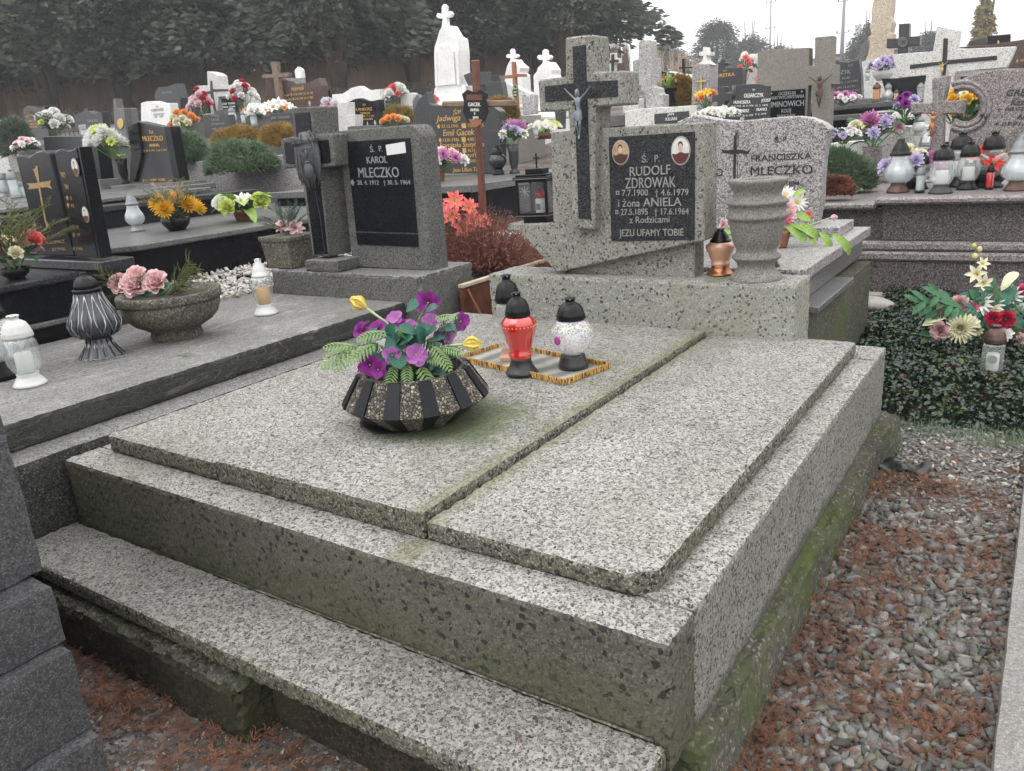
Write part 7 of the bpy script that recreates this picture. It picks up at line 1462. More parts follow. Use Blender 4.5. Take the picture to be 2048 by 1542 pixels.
def fl_(label, c, x, yb, yt_, D, kind='tube', gm='milk_glass', cm='grey_plastic', bm='grey_plastic', w=1.2, **k):
    p = CAM+ray(px(c, x, yb))*D; s = (yb-yt_)/CR[c][2]/FOC*D; return lantern(label, p, kind, s, gm, cm, bm, w=w, small=True, **k)
GR = dict(group='small white glass lanterns on the distant graves')
for i, (c, x, yb, yt_, D, kd, lb) in enumerate((
    ('A', 1580, 780, 615, 8.5, 'flare', 'clear tapered lantern standing between two low junipers'), ('A', 1655, 740, 620, 8.9, 'flare', 'small clear lantern, middle one between two low junipers'), ('A', 1710, 720, 610, 9.2, 'flare', 'small clear lantern, right one between two low junipers'),
    ('A', 30, 1040, 850, 6.4, 'belly', 'clear round lantern at the far left edge on the lower slab'), ('A', 130, 1050, 810, 6.4, 'tube', 'tall clear lantern at the far left edge on the lower slab'), ('A', 185, 1045, 900, 6.5, 'tube', 'short clear lantern at the far left edge on the lower slab'),
    ('B', 640, 980, 840, 8.0, 'belly', 'clear lantern with dark cap on the pale tomb top, left one'), ('B', 690, 975, 810, 8.1, 'tube', 'frosted lantern with gold cap on the pale tomb top, middle one'), ('B', 735, 960, 810, 8.2, 'tube', 'white slim lantern on the pale tomb top beside the grey cross'),
    ('B', 345, 590, 455, 12.4, 'belly', 'pale lantern with dark cap among the white group, first'), ('B', 425, 580, 470, 12.6, 'tube', 'white round-topped lantern among the white group'), ('B', 510, 600, 490, 12.2, 'square', 'lantern with dark roof at the right end of the white group'),
    ('B', 1350, 590, 555, 11.4, 'tube', 'first of three small lanterns under the Laneosz headstone'), ('B', 1400, 592, 560, 11.4, 'tube', 'second of three small lanterns under the Laneosz headstone'), ('B', 1460, 594, 555, 11.4, 'belly', 'third of three small lanterns under the Laneosz headstone'),
    ('C', 838, 850, 760, 7.2, 'belly', 'small white lantern among the daisies left of the terrazzo cross'), ('C', 650, 720, 670, 8.4, 'belly', 'white lantern with green print below the thin wooden cross'),
    ('E', 615, 735, 640, 8.8, 'belly', 'white lantern with dark cap left of the lilac cushion'), ('E', 800, 935, 770, 7.0, 'pear', 'white pear lantern before the photo panel'), ('E', 1095, 915, 760, 6.6, 'flare', 'silver-grey lantern at the right of the photo panel'),
    ('A', 60, 620, 480, 9.5, 'tube', 'grey metal-capped lantern by the green shrub at the left edge'), ('A', 665, 560, 490, 9.6, 'square', 'white lantern with blue-grey roof behind the plain dark headstone'), ('B', 945, 440, 400, 15, 'belly', 'wide lantern above the grey cross head'))):
    fl_(lb, c, x, yb, yt_, D, kd)
rl_ = fl_('amber lantern in a brown metal frame before the photo panel', 'E', 695, 935, 765, 7.0, 'square', 'amber_glass', 'dark_bronze', 'dark_bronze'); fl_('brown lantern with gold flower before the photo panel', 'E', 878, 920, 820, 6.9, 'square', 'copper_glass', 'dark_bronze', 'dark_bronze')
fl_('wide white storm lantern with grey cap beside the granite cross', 'L', 985, 455, 268, 5.6, 'belly', 'white_plastic', 'grey_plastic', 'grey_plastic', w=1.6)
fl_('red lantern half hidden beside the plain dark headstone', 'A', 800, 800, 690, 8.1, 'tube', 'red_glass', 'red_cap', 'red_cap')
# pale tomb with lanterns (crop B right of juniper)
a = CAM+ray(px('B', 660, 985))*8.0
t9 = thing('grave', 'pale low tomb with thick cream top slab, left of the grey cross shaft', 'grave', (a.x+.3, a.y, 0)); bx('top_slab', a.x-.55, a.x+.9, a.y-.25, a.y+1.6, a.z-.06, a.z-.001, 'cement', t9, .01); bx('wall', a.x-.5, a.x+.85, a.y-.2, a.y+1.5, -.1, a.z-.061, 'white_granite', t9)
a = CAM+ray(px('A', 1480, 860))*8.3
t9 = thing('grave', 'low grey terrazzo grave border planted with junipers, behind the dark ledge slabs', 'grave', (a.x, a.y, 0)); bx('border', a.x-.35, a.x+2.2, a.y-.1, a.y+2.2, -.1, a.z+.12, 'light_granite', t9, .006)
ZJ = a.z+.12; AJ = a
a = CAM+ray(px('A', 100, 1060))*6.4
t9 = thing('grave', 'dark slab with lanterns at the far left behind the cross tablet', 'grave', (a.x, a.y, 0)); bx('cover_slab', a.x-1.2, a.x+.75, a.y-.6, a.y+1.4, a.z-.05, a.z-.001, 'mid_granite', t9, .006); bx('wall', a.x-1.1, a.x+.7, a.y-.55, a.y+1.3, -.2, a.z-.051, 'black_granite', t9, .006)
# pale slab pile far left edge
hst('pale upright slab stub at the left edge behind the lanterns', 'A', [(-40, 640), (30, 610), (90, 850), (-40, 860)], 8.5, .1, 'white_granite', bed=0)
# ================================================================== TREES
def crown_mesh(name, seed, H=8.5, R=2.2, n=15000, base=.9, mat='cypress', shape=1.0, droop=.35, leaf=.13, irr=.35):
    """dense conifer crown of drooping leaf sprays, uneven outline, open underside"""
    rg = np.random.default_rng(seed); nc = 170
    # boughs
    zc = base+(H-base)*rg.random(nc)**.9; a = rg.random(nc)*2*PI; t = (zc-base)/(H-base)
    Rz = R*(np.clip(1-t, 0, 1)**.55*.95+.12)*(.75+.5*rg.random(nc)); 
    rr = Rz*(.45+.55*rg.random(nc)); cx = rr*np.cos(a); cy = rr*np.sin(a); cr = (.38+.5*rg.random(nc))*R/2.2*shape
    k = rg.integers(0, nc, n); u = rg.normal(0, 1, (n, 3)); u /= np.linalg.norm(u, axis=1)[:, None]; q = rg.random(n)**.45
    P = np.stack([cx[k], cy[k], zc[k]], 1)+u*(cr[k]*q)[:, None]*np.array([1, 1, .85]); P[:, 2] -= droop*q*(np.hypot(P[:, 0], P[:, 1])/R)
    P[:, 2] = np.maximum(P[:, 2], base*.62+rg.random(n)*.5+.35*np.sin(P[:, 0]*2.3+seed)*np.cos(P[:, 1]*1.9))
    d = np.stack([P[:, 0], P[:, 1], np.full(n, -.5)], 1)+rg.normal(0, .6, (n, 3))*np.array([1, 1, .8]); d /= np.linalg.norm(d, axis=1)[:, None]
    s = np.cross(d, rg.normal(0, 1, (n, 3))); s /= np.linalg.norm(s, axis=1)[:, None]
    L = (leaf*(.6+.9*rg.random(n)))[:, None]; w = L*.32
    V = np.concatenate([P-d*L*.5, P+s*w, P+d*L, P-s*w], 1).reshape(-1, 3)
    F = np.arange(4*n).reshape(-1, 4)
    me = bpy.data.meshes.new(name); me.vertices.add(4*n); me.vertices.foreach_set('co', V.ravel()); me.loops.add(4*n); me.loops.foreach_set('vertex_index', F.ravel().astype(np.int32))
    me.polygons.add(n); me.polygons.foreach_set('loop_start', (np.arange(n)*4).astype(np.int32)); me.polygons.foreach_set('loop_total', np.full(n, 4, np.int32)); me.materials.append(M[mat]); me.update(calc_edges=True); return me
def trunk_mesh(seed, H, r0, forks=3, base_fork=.5):
    r = random.Random(seed); P = [tube([(0, 0, -.4), (0, 0, .2), (.03, .02, base_fork)], [r0*1.5, r0*1.1, r0], 9)]
    for i in range(forks):
        a = 2*PI*i/forks+r.random(); d = r.uniform(.25, .5)
        P.append(tube([(.03, .02, base_fork-.1), (d*.4*math.cos(a), d*.4*math.sin(a), base_fork+.8), (d*math.cos(a), d*math.sin(a), base_fork+2.2), (d*1.5*math.cos(a), d*1.5*math.sin(a), H*.8)], [r0*.8, r0*.62, r0*.45, r0*.1], 8))
        for q in range(3):
            h0 = base_fork+r.uniform(.6, 2.2); b = a+r.uniform(-1, 1); P.append(tube([(d*.6*math.cos(a), d*.6*math.sin(a), h0), (d*.6*math.cos(a)+.8*math.cos(b), d*.6*math.sin(a)+.8*math.sin(b), h0+.5)], [r0*.2, r0*.07], 5))
    return mesh('trunk', *join(*P), 'bark', True)
crowns = [crown_mesh('crown', 100+i, 9.2, 2.5, 30000, 1.75, leaf=.16, droop=.5) for i in range(3)]; rear_crowns = [crown_mesh('crown', 150+i, 9.2, 2.7, 22000, .25, leaf=.17, droop=.5) for i in range(2)]; trunks = [trunk_mesh(i, 8, .27, 3) for i in range(3)]
rows = [(-60, 24.5, 'leftmost'), (95, 23, ''), (250, 24, ''), (410, 24.5, ''), (560, 25, ''), (682, 23.5, ''), (830, 26, ''), (960, 27.5, ''), (1080, 29, ''), (1178, 29, ''), (-230, 25, ''), (1130, 27, '')]
tl_ = ['dark green cypress at the left end of the row, trunk beyond the frame', 'dark cypress with thick multiple trunk near the left edge', 'dark cypress behind the grey headstone, second visible trunk', 'dark cypress behind the white monument', 'dark cypress behind the brown polished headstone', 'dark cypress with bare forked trunk behind the wide white marble screen', 'dark cypress left of the tall white obelisk', 'dark cypress behind the slender white memorials', 'dark cypress behind the big terrazzo cross', 'dark cypress at the right end of the row, against the sky', 'dark cypress just outside the left edge', 'dark cypress directly behind the head of the big terrazzo cross']
for i, (x, D, _) in enumerate(rows):
    b = CAM+ray((x, 205))*D; zb_ = gz(b.x, b.y)
    t = thing('cypress_tree', tl_[i], 'tree', (b.x, b.y, zb_), rz=i*1.1, group='dark cypresses in a row behind the cemetery')
    t.scale = (1, 1, .92+.04*(i % 3))
    link('crown', crowns[i % 3], t); link('trunk', trunks[i % 3], t)
# second staggered row fills the gaps
for i, (x, D) in enumerate(((20, 28), (180, 28.5), (330, 29), (480, 29), (610, 30), (730, 30), (850, 31), (980, 33), (1110, 35))):
    b = CAM+ray((x, 205))*D; zb_ = gz(b.x, b.y); t = thing('cypress_tree', 'dark cypress of the rear rank, seen '+['at the far left', 'left of the plain dark headstone', 'above the white marble headstone', 'left of the wooden cross', 'above the brown polished headstone', 'above the wide white screen', 'left of the slender white memorial', 'between the two white memorials', 'right of the gabled memorial'][i], 'tree', (b.x, b.y, zb_), rz=i*2.1, group='rear rank of cypresses')
    link('crown', rear_crowns[i % 2], t); link('trunk', trunks[(i+2) % 3], t)
# far trees on the right
c_far = crown_mesh('crown', 210, 6.6, 3.6, 9000, .3, 'far_tree', 1.5, leaf=.24); c_low = crown_mesh('crown', 211, 3.8, 3.2, 6000, .1, 'far_tree', 1.4, leaf=.24); c_sp = crown_mesh('crown', 212, 5.2, 1.0, 5000, .1, 'yellow_conifer', .8, leaf=.18)
def ftree(label, x, ybase, D, me, s, nm='tree'):
    b = CAM+ray((x, ybase))*D; t = thing(nm, label, 'tree', (b.x, b.y, b.z), rz=x*.1); t.scale = s; link('crown', me, t); link('trunk', trunks[1], t); return t
ftree('broad dark round tree on the horizon behind the small stone cross', 1432, 140, 70, c_far, (.62, .62, .55), 'round_tree')
ftree('low green tree on the horizon right of the round dark tree', 1500, 150, 75, c_low, (.8, .8, .75), 'round_tree')
ftree('low grey-green bush line tree left of the beige concrete wall', 1555, 150, 80, c_low, (.75, .75, .6), 'round_tree')
ftree('dim far tree behind the broken column', 1330, 150, 75, c_low, (.8, .8, .62), 'round_tree')
ftree('pointed yellow-brown conifer at the right against the sky', 1962, 110, 40, c_sp, (.62, .62, .52), 'conifer')
ftree('small dark tree behind the right arm of the black stone cross', 1855, 115, 60, c_low, (.5, .5, .4), 'round_tree')
ftree('small dark tree between the roof and the sandstone pillar', 1735, 125, 60, c_low, (.5, .5, .6), 'round_tree')
# bare thin scrub by the column
P = []; r = random.Random(3)
for i in range(60):
    x = r.uniform(1275, 1400); b = CAM+ray((x, r.uniform(150, 160)))*r.uniform(40, 50); h = r.uniform(.6, 2.0); lx = r.uniform(-.3, .3)
    P.append(tube([b, b+Vector((lx*.4, 0, h*.6)), b+Vector((lx, 0, h))], [.03, .02, .006], 3, False))
    for q in range(5): s0 = b+Vector((lx*.4, 0, h*r.uniform(.3, .8))); P.append(tube([s0, s0+Vector((r.uniform(-.35, .35), 0, r.uniform(.2, .5)))], [.012, .004], 3, False))
o = link('scrub', mesh('scrub', *join(*P), 'reeds')); o['kind'] = 'stuff'; o['label'] = 'bare grey brushwood thicket behind the broken column'; o['category'] = 'scrub'
# reeds / dry hedge behind the fence
N_ = 9000; rg = np.random.default_rng(4); V = np.zeros((N_*3, 3))
xx = rg.uniform(-120, 1260, N_); DD = 25.0+rg.random(N_)*1.6+np.maximum(0, (xx-700)/560*6)
for i in range(N_):
    b = CAM+ray((xx[i], 215))*float(DD[i]); z = gz(b.x, b.y); h = rg.uniform(1.1, 1.9); l = rg.normal(0, .08)
    V[3*i] = (b.x-.02, b.y, z-.1); V[3*i+1] = (b.x+.022, b.y+.01, z-.1); V[3*i+2] = (b.x+l, b.y, z+h)
o = link('reeds', mesh('reeds', V, np.arange(3*N_).reshape(-1, 3), 'reeds')); o['kind'] = 'stuff'; o['label'] = 'dry beige reed hedge standing behind the iron fence'; o['category'] = 'hedge'
# iron fence
A0 = CAM+ray((-140, 215))*19.4; A1 = CAM+ray((700, 215))*19.6; A2 = CAM+ray((1260, 215))*25
fn = thing('iron_fence', 'low dark iron picket fence in front of the dry reeds', 'fence', (A0.x, A0.y, gz(A0.x, A0.y)))
mp_ = mesh('picket', *join(tube([(0, 0, 0), (0, 0, .50)], .012, 4), lathe([(.025, .5), (.001, .58)], 4)), 'fence_iron')
def frun(a, b, n):
    for i in range(n):
        p = a.lerp(b, i/n); q = link('picket', mp_, fn); q.location = Vector((p.x, p.y, gz(p.x, p.y)))-fn.location
frun(A0, A1, 95); frun(A1, A2, 45)
for dz in (.12, .44):
    pts = [Vector((p.x, p.y, gz(p.x, p.y)+dz)) for p in [A0.lerp(A1, i/8) for i in range(8)]+[A1.lerp(A2, i/5) for i in range(6)]]
    V, F = tube(pts, .012, 4); part('rail', V, F, 'fence_iron', fn)
# poles and house far right
for x, yb, yt_, D, lb in ((1539, 128, 8, 75, 'thin far utility pole left of the concrete cross'), (1683, 118, 2, 60, 'wooden utility pole with insulators right of the concrete cross')):
    b = CAM+ray((x, yb))*D; tp = CAM+ray((x, yt_))*D; h = (tp-b).length; t = thing('utility_pole', lb, 'pole', b)
    wd = .07 if x < 1600 else .13
    link('pole', mesh('pole', *tube([(0, 0, -1), (0, 0, h)], [wd*1.15, wd*.8], 8), 'pole', True), t)
    for k_, zz in enumerate((h-.4, h-2.6)):
        link('crossarm', mesh('arm', *boxv(-.45, .45, -.03, .03, zz, zz+.05, 0), 'pole'), t)
        for sx2 in (-.42, .42): link('insulator', mesh('ins', *lathe([(.03, 0), (.05, .05), (.03, .14)], 6), 'slate_granite'), t, (sx2, 0, zz+.05))
b = CAM+ray((1712, 128))*65; t = thing('house', 'pale house with hipped grey roof in the misty distance', 'house', b, rz=.5)
link('wall', mesh('wall', *boxv(-3, 3, -2.5, 2.5, -2, .7, .02), 'wall_far'), t)
V = [(-3.4, -2.9, .7), (3.4, -2.9, .7), (3.4, 2.9, .7), (-3.4, 2.9, .7), (-1.2, 0, 2.4), (1.2, 0, 2.4)]; rf = link('roof', mesh('roof', V, [[0, 1, 5, 4], [1, 2, 5], [2, 3, 4, 5], [3, 0, 4], [3, 2, 1, 0]], 'roof_far'), t)
link('chimney', mesh('ch', *boxv(-.2, .2, -.2, .2, 2.2, 3.0, .02), 'roof_far'), rf)
for i in range(4): link('window', mesh('win', *boxv(-2.4+i*1.4, -1.7+i*1.4, -2.53, -2.5, -.6, .3, 0), 'mid_granite'), t)

# ================================================================== JUNIPERS & SHRUBS
def cushion(label, loc, R, H, mat, n=2600, seed=0, nl=.05, name='juniper', cat='shrub'):
    rg = np.random.default_rng(seed); a = rg.random(n)*2*PI; q = rg.random(n)**.5; t = rg.random(n)
    x = R[0]*q*np.cos(a); y = R[1]*q*np.sin(a); dome = H*np.sqrt(np.clip(1-q**3, 0, 1))+.02; bump_ = np.array([noise.noise((x[i]*5, y[i]*5, seed)) for i in range(n)])
    z = dome*(.05+.95*t**.5)*(1+.3*bump_)-.03*(q>.8); P = np.stack([x, y, z], 1)
    d = np.stack([x/R[0]*.9, y/R[1]*.9, np.full(n, .55)], 1)+rg.normal(0, .45, (n, 3)); d /= np.linalg.norm(d, axis=1)[:, None]
    V = []; F = []
    for k in range(3):
        dd = d+rg.normal(0, .35, (n, 3)); dd /= np.linalg.norm(dd, axis=1)[:, None]; s = np.cross(dd, rg.normal(0, 1, (n, 3))); s /= np.linalg.norm(s, axis=1)[:, None]; L = nl*(.6+.8*rg.random(n))[:, None]
        V.append(np.concatenate([P-s*L*.12, P+s*L*.12, P+dd*L], 1).reshape(-1, 3))
    V = np.concatenate(V); t_ = thing(name, label, cat, loc)
    link('foliage', mesh('foliage', V, np.arange(len(V)).reshape(-1, 3), mat), t_)
    V, F = ellipsoid((0, 0, 0), (R[0]*.8, R[1]*.8, H*.66), 18, 8); V = [(a, b, max(c, -.01)) for a, b, c in V]; link('inner_twigs', mesh('twigs', V, F, 'cypress'), t_); return t_
def cu(label, c, x, yb, D, w, H, mat, n=2600, seed=0, dep=1.0, nl=.05, **k):
    H *= .72
    p = CAM+ray(px(c, x, yb))*D; R = w/2/CR[c][2]/FOC*D; cushion(label, p, (R*1.1, R*dep), H, mat, n, seed, nl, **k)
cu('low spreading green juniper cushion spilling over the grey border, nearer one', 'B', 410, 940, 7.4, 560, .30, 'juniper', 7000, 1, .8, .055)
cu('blue-green juniper cushion behind the clear lanterns, left one', 'A', 1480, 760, 8.2, 330, .36, 'juniper', 4500, 2, .8, .055)
cu('golden orange juniper mound behind the green cushions, left one', 'B', 370, 720, 10, 420, .17, 'gold_juniper', 4500, 3, .7, .06)
cu('golden orange juniper mound half hidden by the grey cross', 'B', 700, 740, 9, 290, .24, 'gold_juniper', 4500, 4, .7, .06)
cu('dark green cypress shrub at the left edge beyond the tablets', 'A', 150, 690, 8.0, 200, .38, 'cypress', 3000, 5, 1, .07)
cu('orange-brown heather patch left of the thin wooden cross', 'C', 570, 690, 8.2, 240, .22, 'gold_juniper', 2500, 6, .7, .05)
cu('orange-brown heather hedge left of the Gacek wing', 'B', 1640, 560, 12, 260, .25, 'gold_juniper', 2500, 7, .7, .06)
cu('reddish hedge strip behind the black pot of tulips', 'D', 530, 770, 9.5, 230, .42, 'gold_juniper', 3000, 8, .7, .05)
cu('grey-green creeping juniper left of the granite urn', 'L', 220, 960, 5.2, 520, .26, 'juniper', 7000, 9, .9, .045)
cu('brown needle litter mound in front of the creeping juniper', 'J', 1290, 200, 4.75, 300, .07, 'dry_heather', 3000, 10, .7, .03)

# ================================================================== INSTANCED LITTER (joined meshes)
def scatter(name, protos, pos, rot, scl, mat, kind='stuff', label=None, cat=None, mats=None):
    Vs = []; Fs = []; o = 0; pi = RNG.integers(0, len(protos), len(pos)); mi = []
    for k, (PV, PF) in enumerate(protos):
        PV = np.array(PV); PF = [list(f) for f in PF]; m = np.where(pi == k)[0]
        if not len(m): continue
        W = np.einsum('nij,vj->nvi', rot[m]*scl[m][:, None, None], PV)+pos[m][:, None, :]
        Vs.append(W.reshape(-1, 3)); nv = len(PV)
        lens = set(len(f) for f in PF)
        Fa = np.array(PF) if len(lens) == 1 else None
        fa = (Fa[None]+(np.arange(len(m))*nv)[:, None, None]+o).reshape(-1, Fa.shape[1]); Fs.append(fa); o += nv*len(m)
        if mats: mi.append(np.repeat(RNG.integers(0, len(mats), len(m)), len(PF)))
    V = np.concatenate(Vs); F = np.concatenate(Fs)
    me = bpy.data.meshes.new(name); k = F.shape[1]; me.vertices.add(len(V)); me.vertices.foreach_set('co', V.ravel()); me.loops.add(F.size); me.loops.foreach_set('vertex_index', F.ravel().astype(np.int32))
    me.polygons.add(len(F)); me.polygons.foreach_set('loop_start', (np.arange(len(F))*k).astype(np.int32)); me.polygons.foreach_set('loop_total', np.full(len(F), k, np.int32))
    for q in (mats or [mat]): me.materials.append(M[q])
    if mats: me.polygons.foreach_set('material_index', np.concatenate(mi).astype(np.int32))
    me.update(calc_edges=True); ob_ = link(name, me); ob_['kind'] = kind
    if label: ob_['label'] = label; ob_['category'] = cat
    return ob_
def rrot(n, tilt=3.14, yaw=True):
    a = RNG.random(n)*2*PI; b = RNG.normal(0, tilt, n) if tilt < 3 else RNG.random(n)*2*PI; c = RNG.normal(0, tilt, n) if tilt < 3 else RNG.random(n)*2*PI
    ca, sa, cb2, sb, cc, sc3 = np.cos(a), np.sin(a), np.cos(b), np.sin(b), np.cos(c), np.sin(c); Z = np.zeros(n); O = np.ones(n)
    Rz = np.stack([ca, -sa, Z, sa, ca, Z, Z, Z, O], 1).reshape(-1, 3, 3); Rx = np.stack([O, Z, Z, Z, cb2, -sb, Z, sb, cb2], 1).reshape(-1, 3, 3); Ry = np.stack([cc, Z, sc3, Z, O, Z, -sc3, Z, cc], 1).reshape(-1, 3, 3)
    return Rz @ Rx @ Ry
def stone_proto(seed, cuts=3):
    """angular chip: convex hull of a jittered wedge"""
    r = random.Random(seed+40); bm = bmesh.new(); sx2, sy2, sz2 = r.uniform(.8, 1.3), r.uniform(.5, .85), r.uniform(.22, .5)
    for a in (-1, 1):
        for b_ in (-1, 1):
            for c in (-1, 1):
                if r.random() < .9: bm.verts.new((a*sx2*r.uniform(.35, 1), b_*sy2*r.uniform(.35, 1), c*sz2*r.uniform(.5, 1)))
    for i in range(3): bm.verts.new((r.uniform(-1, 1)*sx2, r.uniform(-1, 1)*sy2*.8, r.uniform(-1, 1)*sz2))
    o = bmesh.ops.convex_hull(bm, input=bm.verts); bmesh.ops.delete(bm, geom=[v for v in bm.verts if not v.link_faces], context='VERTS'); bmesh.ops.triangulate(bm, faces=bm.faces)
    bm.verts.index_update(); V = [v.co[:] for v in bm.verts]; F = [[v.index for v in f.verts] for f in bm.faces]; bm.free(); return V, F
SP = [stone_proto(i) for i in range(14)]
def gravel_m(name, a, b, rough=.8):
    s = NT(name); n = s.noise(35, 4, .6); n2 = s.noise(200, 3, .6); c = s.mix(s.ramp(n, [(.35, 0), (.65, 1)]), a, b); c = s.mix(1, c, s.ramp(n2, [(.3, .75), (.7, 1.15)]), 'MULTIPLY'); s.set(col=c, rough=rough, spec=.3); s.bump(n2, .3, .001)
gravel_m('gravel_dark', (.05, .05, .05), (.10, .10, .098)); gravel_m('gravel_mid', (.11, .11, .105), (.19, .185, .175)); gravel_m('gravel_brown', (.10, .065, .048), (.17, .12, .095)); gravel_m('gravel_light', (.17, .17, .16), (.27, .265, .25)); gravel_m('gravel_green', (.09, .095, .075), (.16, .16, .12)); gravel_m('gravel_white', (.5, .49, .47), (.7, .69, .67)); gravel_m('gravel_cream', (.34, .31, .26), (.5, .47, .42))
# coarse gravel bed right of the grave
n = 4600; y_ = RNG.uniform(-.55, 1.55, n); x_ = RNG.uniform(.0, .49, n); x_ = np.where(y_ < -.02, RNG.uniform(-.3, .49, n), x_)
pos = np.stack([x_, y_, -.400+RNG.random(n)*.014-.003], 1); scatter('gravel', SP, pos, rrot(n, .45), .012+.014*RNG.random(n)**1.7, None, mats=['gravel_dark', 'gravel_mid', 'gravel_mid', 'gravel_light', 'gravel_brown', 'gravel_green', 'gravel_mid'], label='coarse angular grey gravel between the grave and the kerb', cat='gravel')
n = 5200; pos = np.stack([RNG.uniform(.0, 1.3, n), RNG.uniform(1.4, 2.45, n), -.402+RNG.random(n)*.012], 1); pos = pos[(pos[:, 0] < .47) | (pos[:, 1] > 2.1)]; n = len(pos); scatter('gravel', SP, pos, rrot(n, .5), .007+.006*RNG.random(n), None, mats=['gravel_mid', 'gravel_light', 'gravel_light', 'gravel_cream'], label='pale fine gravel at the edge of the ivy', cat='gravel')
n = 9000; pos = np.stack([RNG.uniform(-2.3, -.0, n), RNG.uniform(-1.0, -.1, n), -.402+RNG.random(n)*.006], 1); scatter('gravel', SP, pos, rrot(n, .6), .0025+.005*RNG.random(n)**3, None, mats=['gravel_mid', 'gravel_dark', 'gravel_green', 'gravel_light', 'gravel_cream'], label='fine mixed grit in front of the mossy kerb stone', cat='grit')
# white pebble bed behind Karol's slab
xx = RNG.uniform(-3.42, -2.98, 2600); yy = RNG.uniform(1.0, 3.2, 2600); zz = .12+(-3.107-xx)*.28+RNG.random(2600)*.012; m = xx < -3.1; pos = np.stack([xx, yy, zz], 1)[m | (yy > 2.16)]; n = len(pos); pos[:, 2] = np.maximum(pos[:, 2], .10)
scatter('white_pebbles', SP, pos, rrot(n, .6), .012+.008*RNG.random(n), None, mats=['gravel_white', 'gravel_white', 'gravel_cream'], label='white crushed marble pebbles behind the weathered slab', cat='pebbles')
struct('pebble_bed', *boxv(-3.42, -3.10, 1.0, 3.3, -.4, .125, 0), 'gravel_cream'); struct('pebble_bed', *boxv(-3.1, -2.95, 2.145, 3.3, -.4, .09, 0), 'gravel_cream')
# thuja litter
def twig_proto(seed):
    r = random.Random(seed); P = []
    def strip(a, b, w):
        a, b = Vector(a), Vector(b); d = (b-a).normalized(); s = Vector((-d.y, d.x, 0))*w; P.append(([(a-s)[:], (a+s)[:], (b+s*.5)[:], (b-s*.5)[:]], [[0, 1, 2, 3]]))
    n = r.randint(4, 7); p = Vector((0, 0, 0)); d = Vector((1, 0, 0))
    for i in range(n):
        d = (d+Vector((0, r.uniform(-.2, .2), r.uniform(-.12, .12)))).normalized(); q = p+d/n
        strip(p, q, .013)
        for sg in (-1, 1):
            if r.random() < .85:
                e = Matrix.Rotation(sg*r.uniform(.5, .9), 3, 'Z') @ d; l = r.uniform(.18, .42)*(1-.5*i/n); z = Vector((0, 0, r.uniform(-.03, .06))); strip(q, q+e*l+z, .022)
                if r.random() < .6: m_ = q+e*l*.5; strip(m_, m_+(Matrix.Rotation(-sg*.6, 3, 'Z') @ e)*l*.5+z, .020)
        p = q
    return join(*P)
TP = [twig_proto(i) for i in range(8)]
def litter(n, fx, fy, z, tilt, sc0, sc1, label, mat='dry_needle', accept=None, zr=.012):
    x = RNG.uniform(*fx, n); y = RNG.uniform(*fy, n)
    if accept is not None:
        k = np.array([accept(a, b) for a, b in zip(x, y)]); m = RNG.random(n) < k; x = x[m]; y = y[m]; n = len(x)
    pos = np.stack([x, y, z+RNG.random(n)*zr], 1); scatter('thuja_litter', TP, pos, rrot(n, tilt), RNG.uniform(sc0, sc1, n), mat, label=label, cat='litter')
def nz(x, y, f=5, s=0): return noise.noise((x*f, y*f, s))
litter(6500, (0, .46), (-.4, 1.75), -.389, .3, .018, .05, 'rust-brown thuja litter on the coarse gravel', accept=lambda x, y: min(1, max(.05, .36+1.1*nz(x, y, 4.5)+(.65*(1-x/.14) if x < .14 else 0))), zr=.016)
litter(5200, (-2.0, -.0), (-.95, -.2), -.394, .2, .025, .065, 'rust-brown thuja litter on the grit below the kerb', accept=lambda x, y: min(1, max(.04, .30+1.3*nz(x, y, 3.5, 2)+.8*max(0, 1-(-.2-y)/.28))), zr=.014)
litter(160, (.0, 1.2), (1.9, 3.4), -.20, .3, .02, .05, 'rust-brown thuja litter on the ivy')
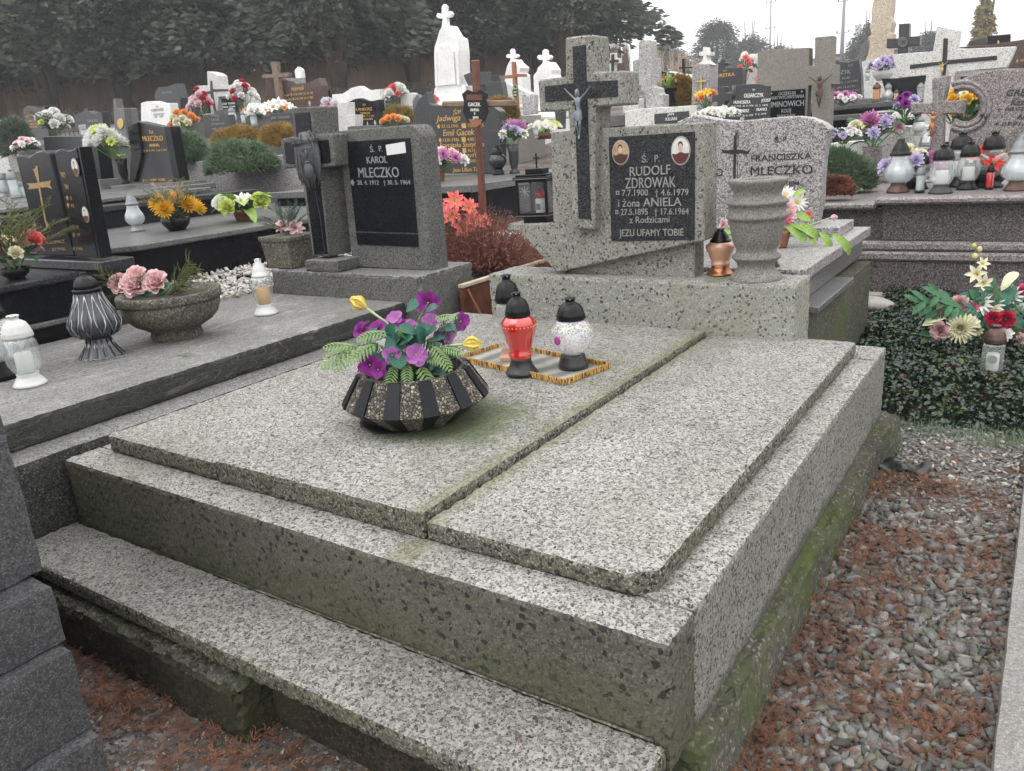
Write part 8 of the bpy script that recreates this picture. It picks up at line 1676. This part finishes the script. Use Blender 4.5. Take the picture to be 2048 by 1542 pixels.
# single sprigs caught on the stone steps
for i, (c, x, y, z) in enumerate((('c_', 0, 0, 0),)): pass
SPL = ['at the left of the step, by the riser', 'on the step, second from the left', 'on the mossy kerb stone', 'on the step near the bottom of the photo', 'on the ledge before the right cover slab corner', 'at the left on the ledge of the weathered grave', 'beside the leftmost one on the weathered ledge', 'in the slab joint before the globe lantern', 'against the plinth foot, left of three', 'against the plinth foot, middle of three', 'against the plinth foot, right of three', 'on the dark ledge behind the planter', 'on the front ledge under the middle cover slab', 'on the front ledge below the slab joint']
ME_T = mesh('sprig', *TP[2], 'dry_needle')
for i, (x, y, z) in enumerate(((301, 1100, -.199), (438, 1147, -.199), (272, 1254, -.261), (1043, 1470, -.199), (1318, 1178, .001), (130, 880, .023), (160, 862, .023), (1335, 645, T2+.003), (1418, 664, T1+.003), (1460, 668, T1+.003), (1400, 675, T1+.003), (620, 712, .024), (780, 1085, .001), (835, 1118, .001))):
    p = onZ((x, y), z); 
    if i == 2: p = onZ((x, y), -.26)
    q = link('thuja_sprig', ME_T, None, p+Vector((0, 0, .003)), None); q.rotation_euler = (.1, .1, i*1.7); q.scale = (.028,)*3; q['label'] = 'tiny brown thuja sprig '+SPL[i]; q['category'] = 'sprig'; q['group'] = 'brown thuja sprigs scattered on the stones'
# ------------------------------------------------------------------ ivy / periwinkle bed
LV = []
for k in range(4):
    LV.append(leaf_m(1, .46+.04*k, .5+.25*k, .16, 4, up=.35))
def ivy_z(x, y): return -.4+.13*min(1, max(0, (y-2.2)/.35))+.055*max(0, y-2.5)+.05*nz(x, y, 3.2, 5)+.035*nz(x, y, 9, 1)
n = 34000; x_ = RNG.uniform(-.30, 1.35, n); y_ = RNG.uniform(2.12, 3.92, n); edge = 2.26+.05*np.sin(x_*6)+.10*x_*0
ok = (y_ > edge+RNG.normal(0, .04, n)); x_, y_ = x_[ok], y_[ok]; n = len(x_)
zz = np.array([ivy_z(a, b) for a, b in zip(x_, y_)])-RNG.random(n)**2*.07
R_ = rrot(n, .42)
scatter('periwinkle', LV, np.stack([x_, y_, zz], 1), R_, RNG.uniform(.019, .038, n), None, mats=['ivy_leaf']*8+['ivy_fresh'], label='dark glossy evergreen ground cover right of the graves', cat='ground cover')
V = []; F = []; nx, ny = 40, 34
for j in range(ny):
    for i in range(nx): x = -.30+2.2*i/(nx-1); y = 2.2+1.74*j/(ny-1); V.append((x, y, ivy_z(x, y)-.055))
for j in range(ny-1):
    for i in range(nx-1): F.append([j*nx+i, j*nx+i+1, (j+1)*nx+i+1, (j+1)*nx+i])
struct('soil', V, F, 'soil', True)
# thin grass at the edge of the ivy
n = 1300; V = np.zeros((n*3, 3)); x_ = RNG.uniform(-.0, 1.2, n); y_ = RNG.normal(2.2, .05, n)
for i in range(n): a = RNG.random()*6.28; l = RNG.uniform(.03, .075); V[3*i] = (x_[i]-.0012, y_[i], -.40); V[3*i+1] = (x_[i]+.0012, y_[i], -.40); V[3*i+2] = (x_[i]+l*.7*math.cos(a), y_[i]+l*.7*math.sin(a), -.40+l*.8)
o = link('grass', mesh('grass', V, np.arange(3*n).reshape(-1, 3), 'juniper')); o['kind'] = 'stuff'; o['label'] = 'thin grass blades along the edge of the ground cover'; o['category'] = 'grass'
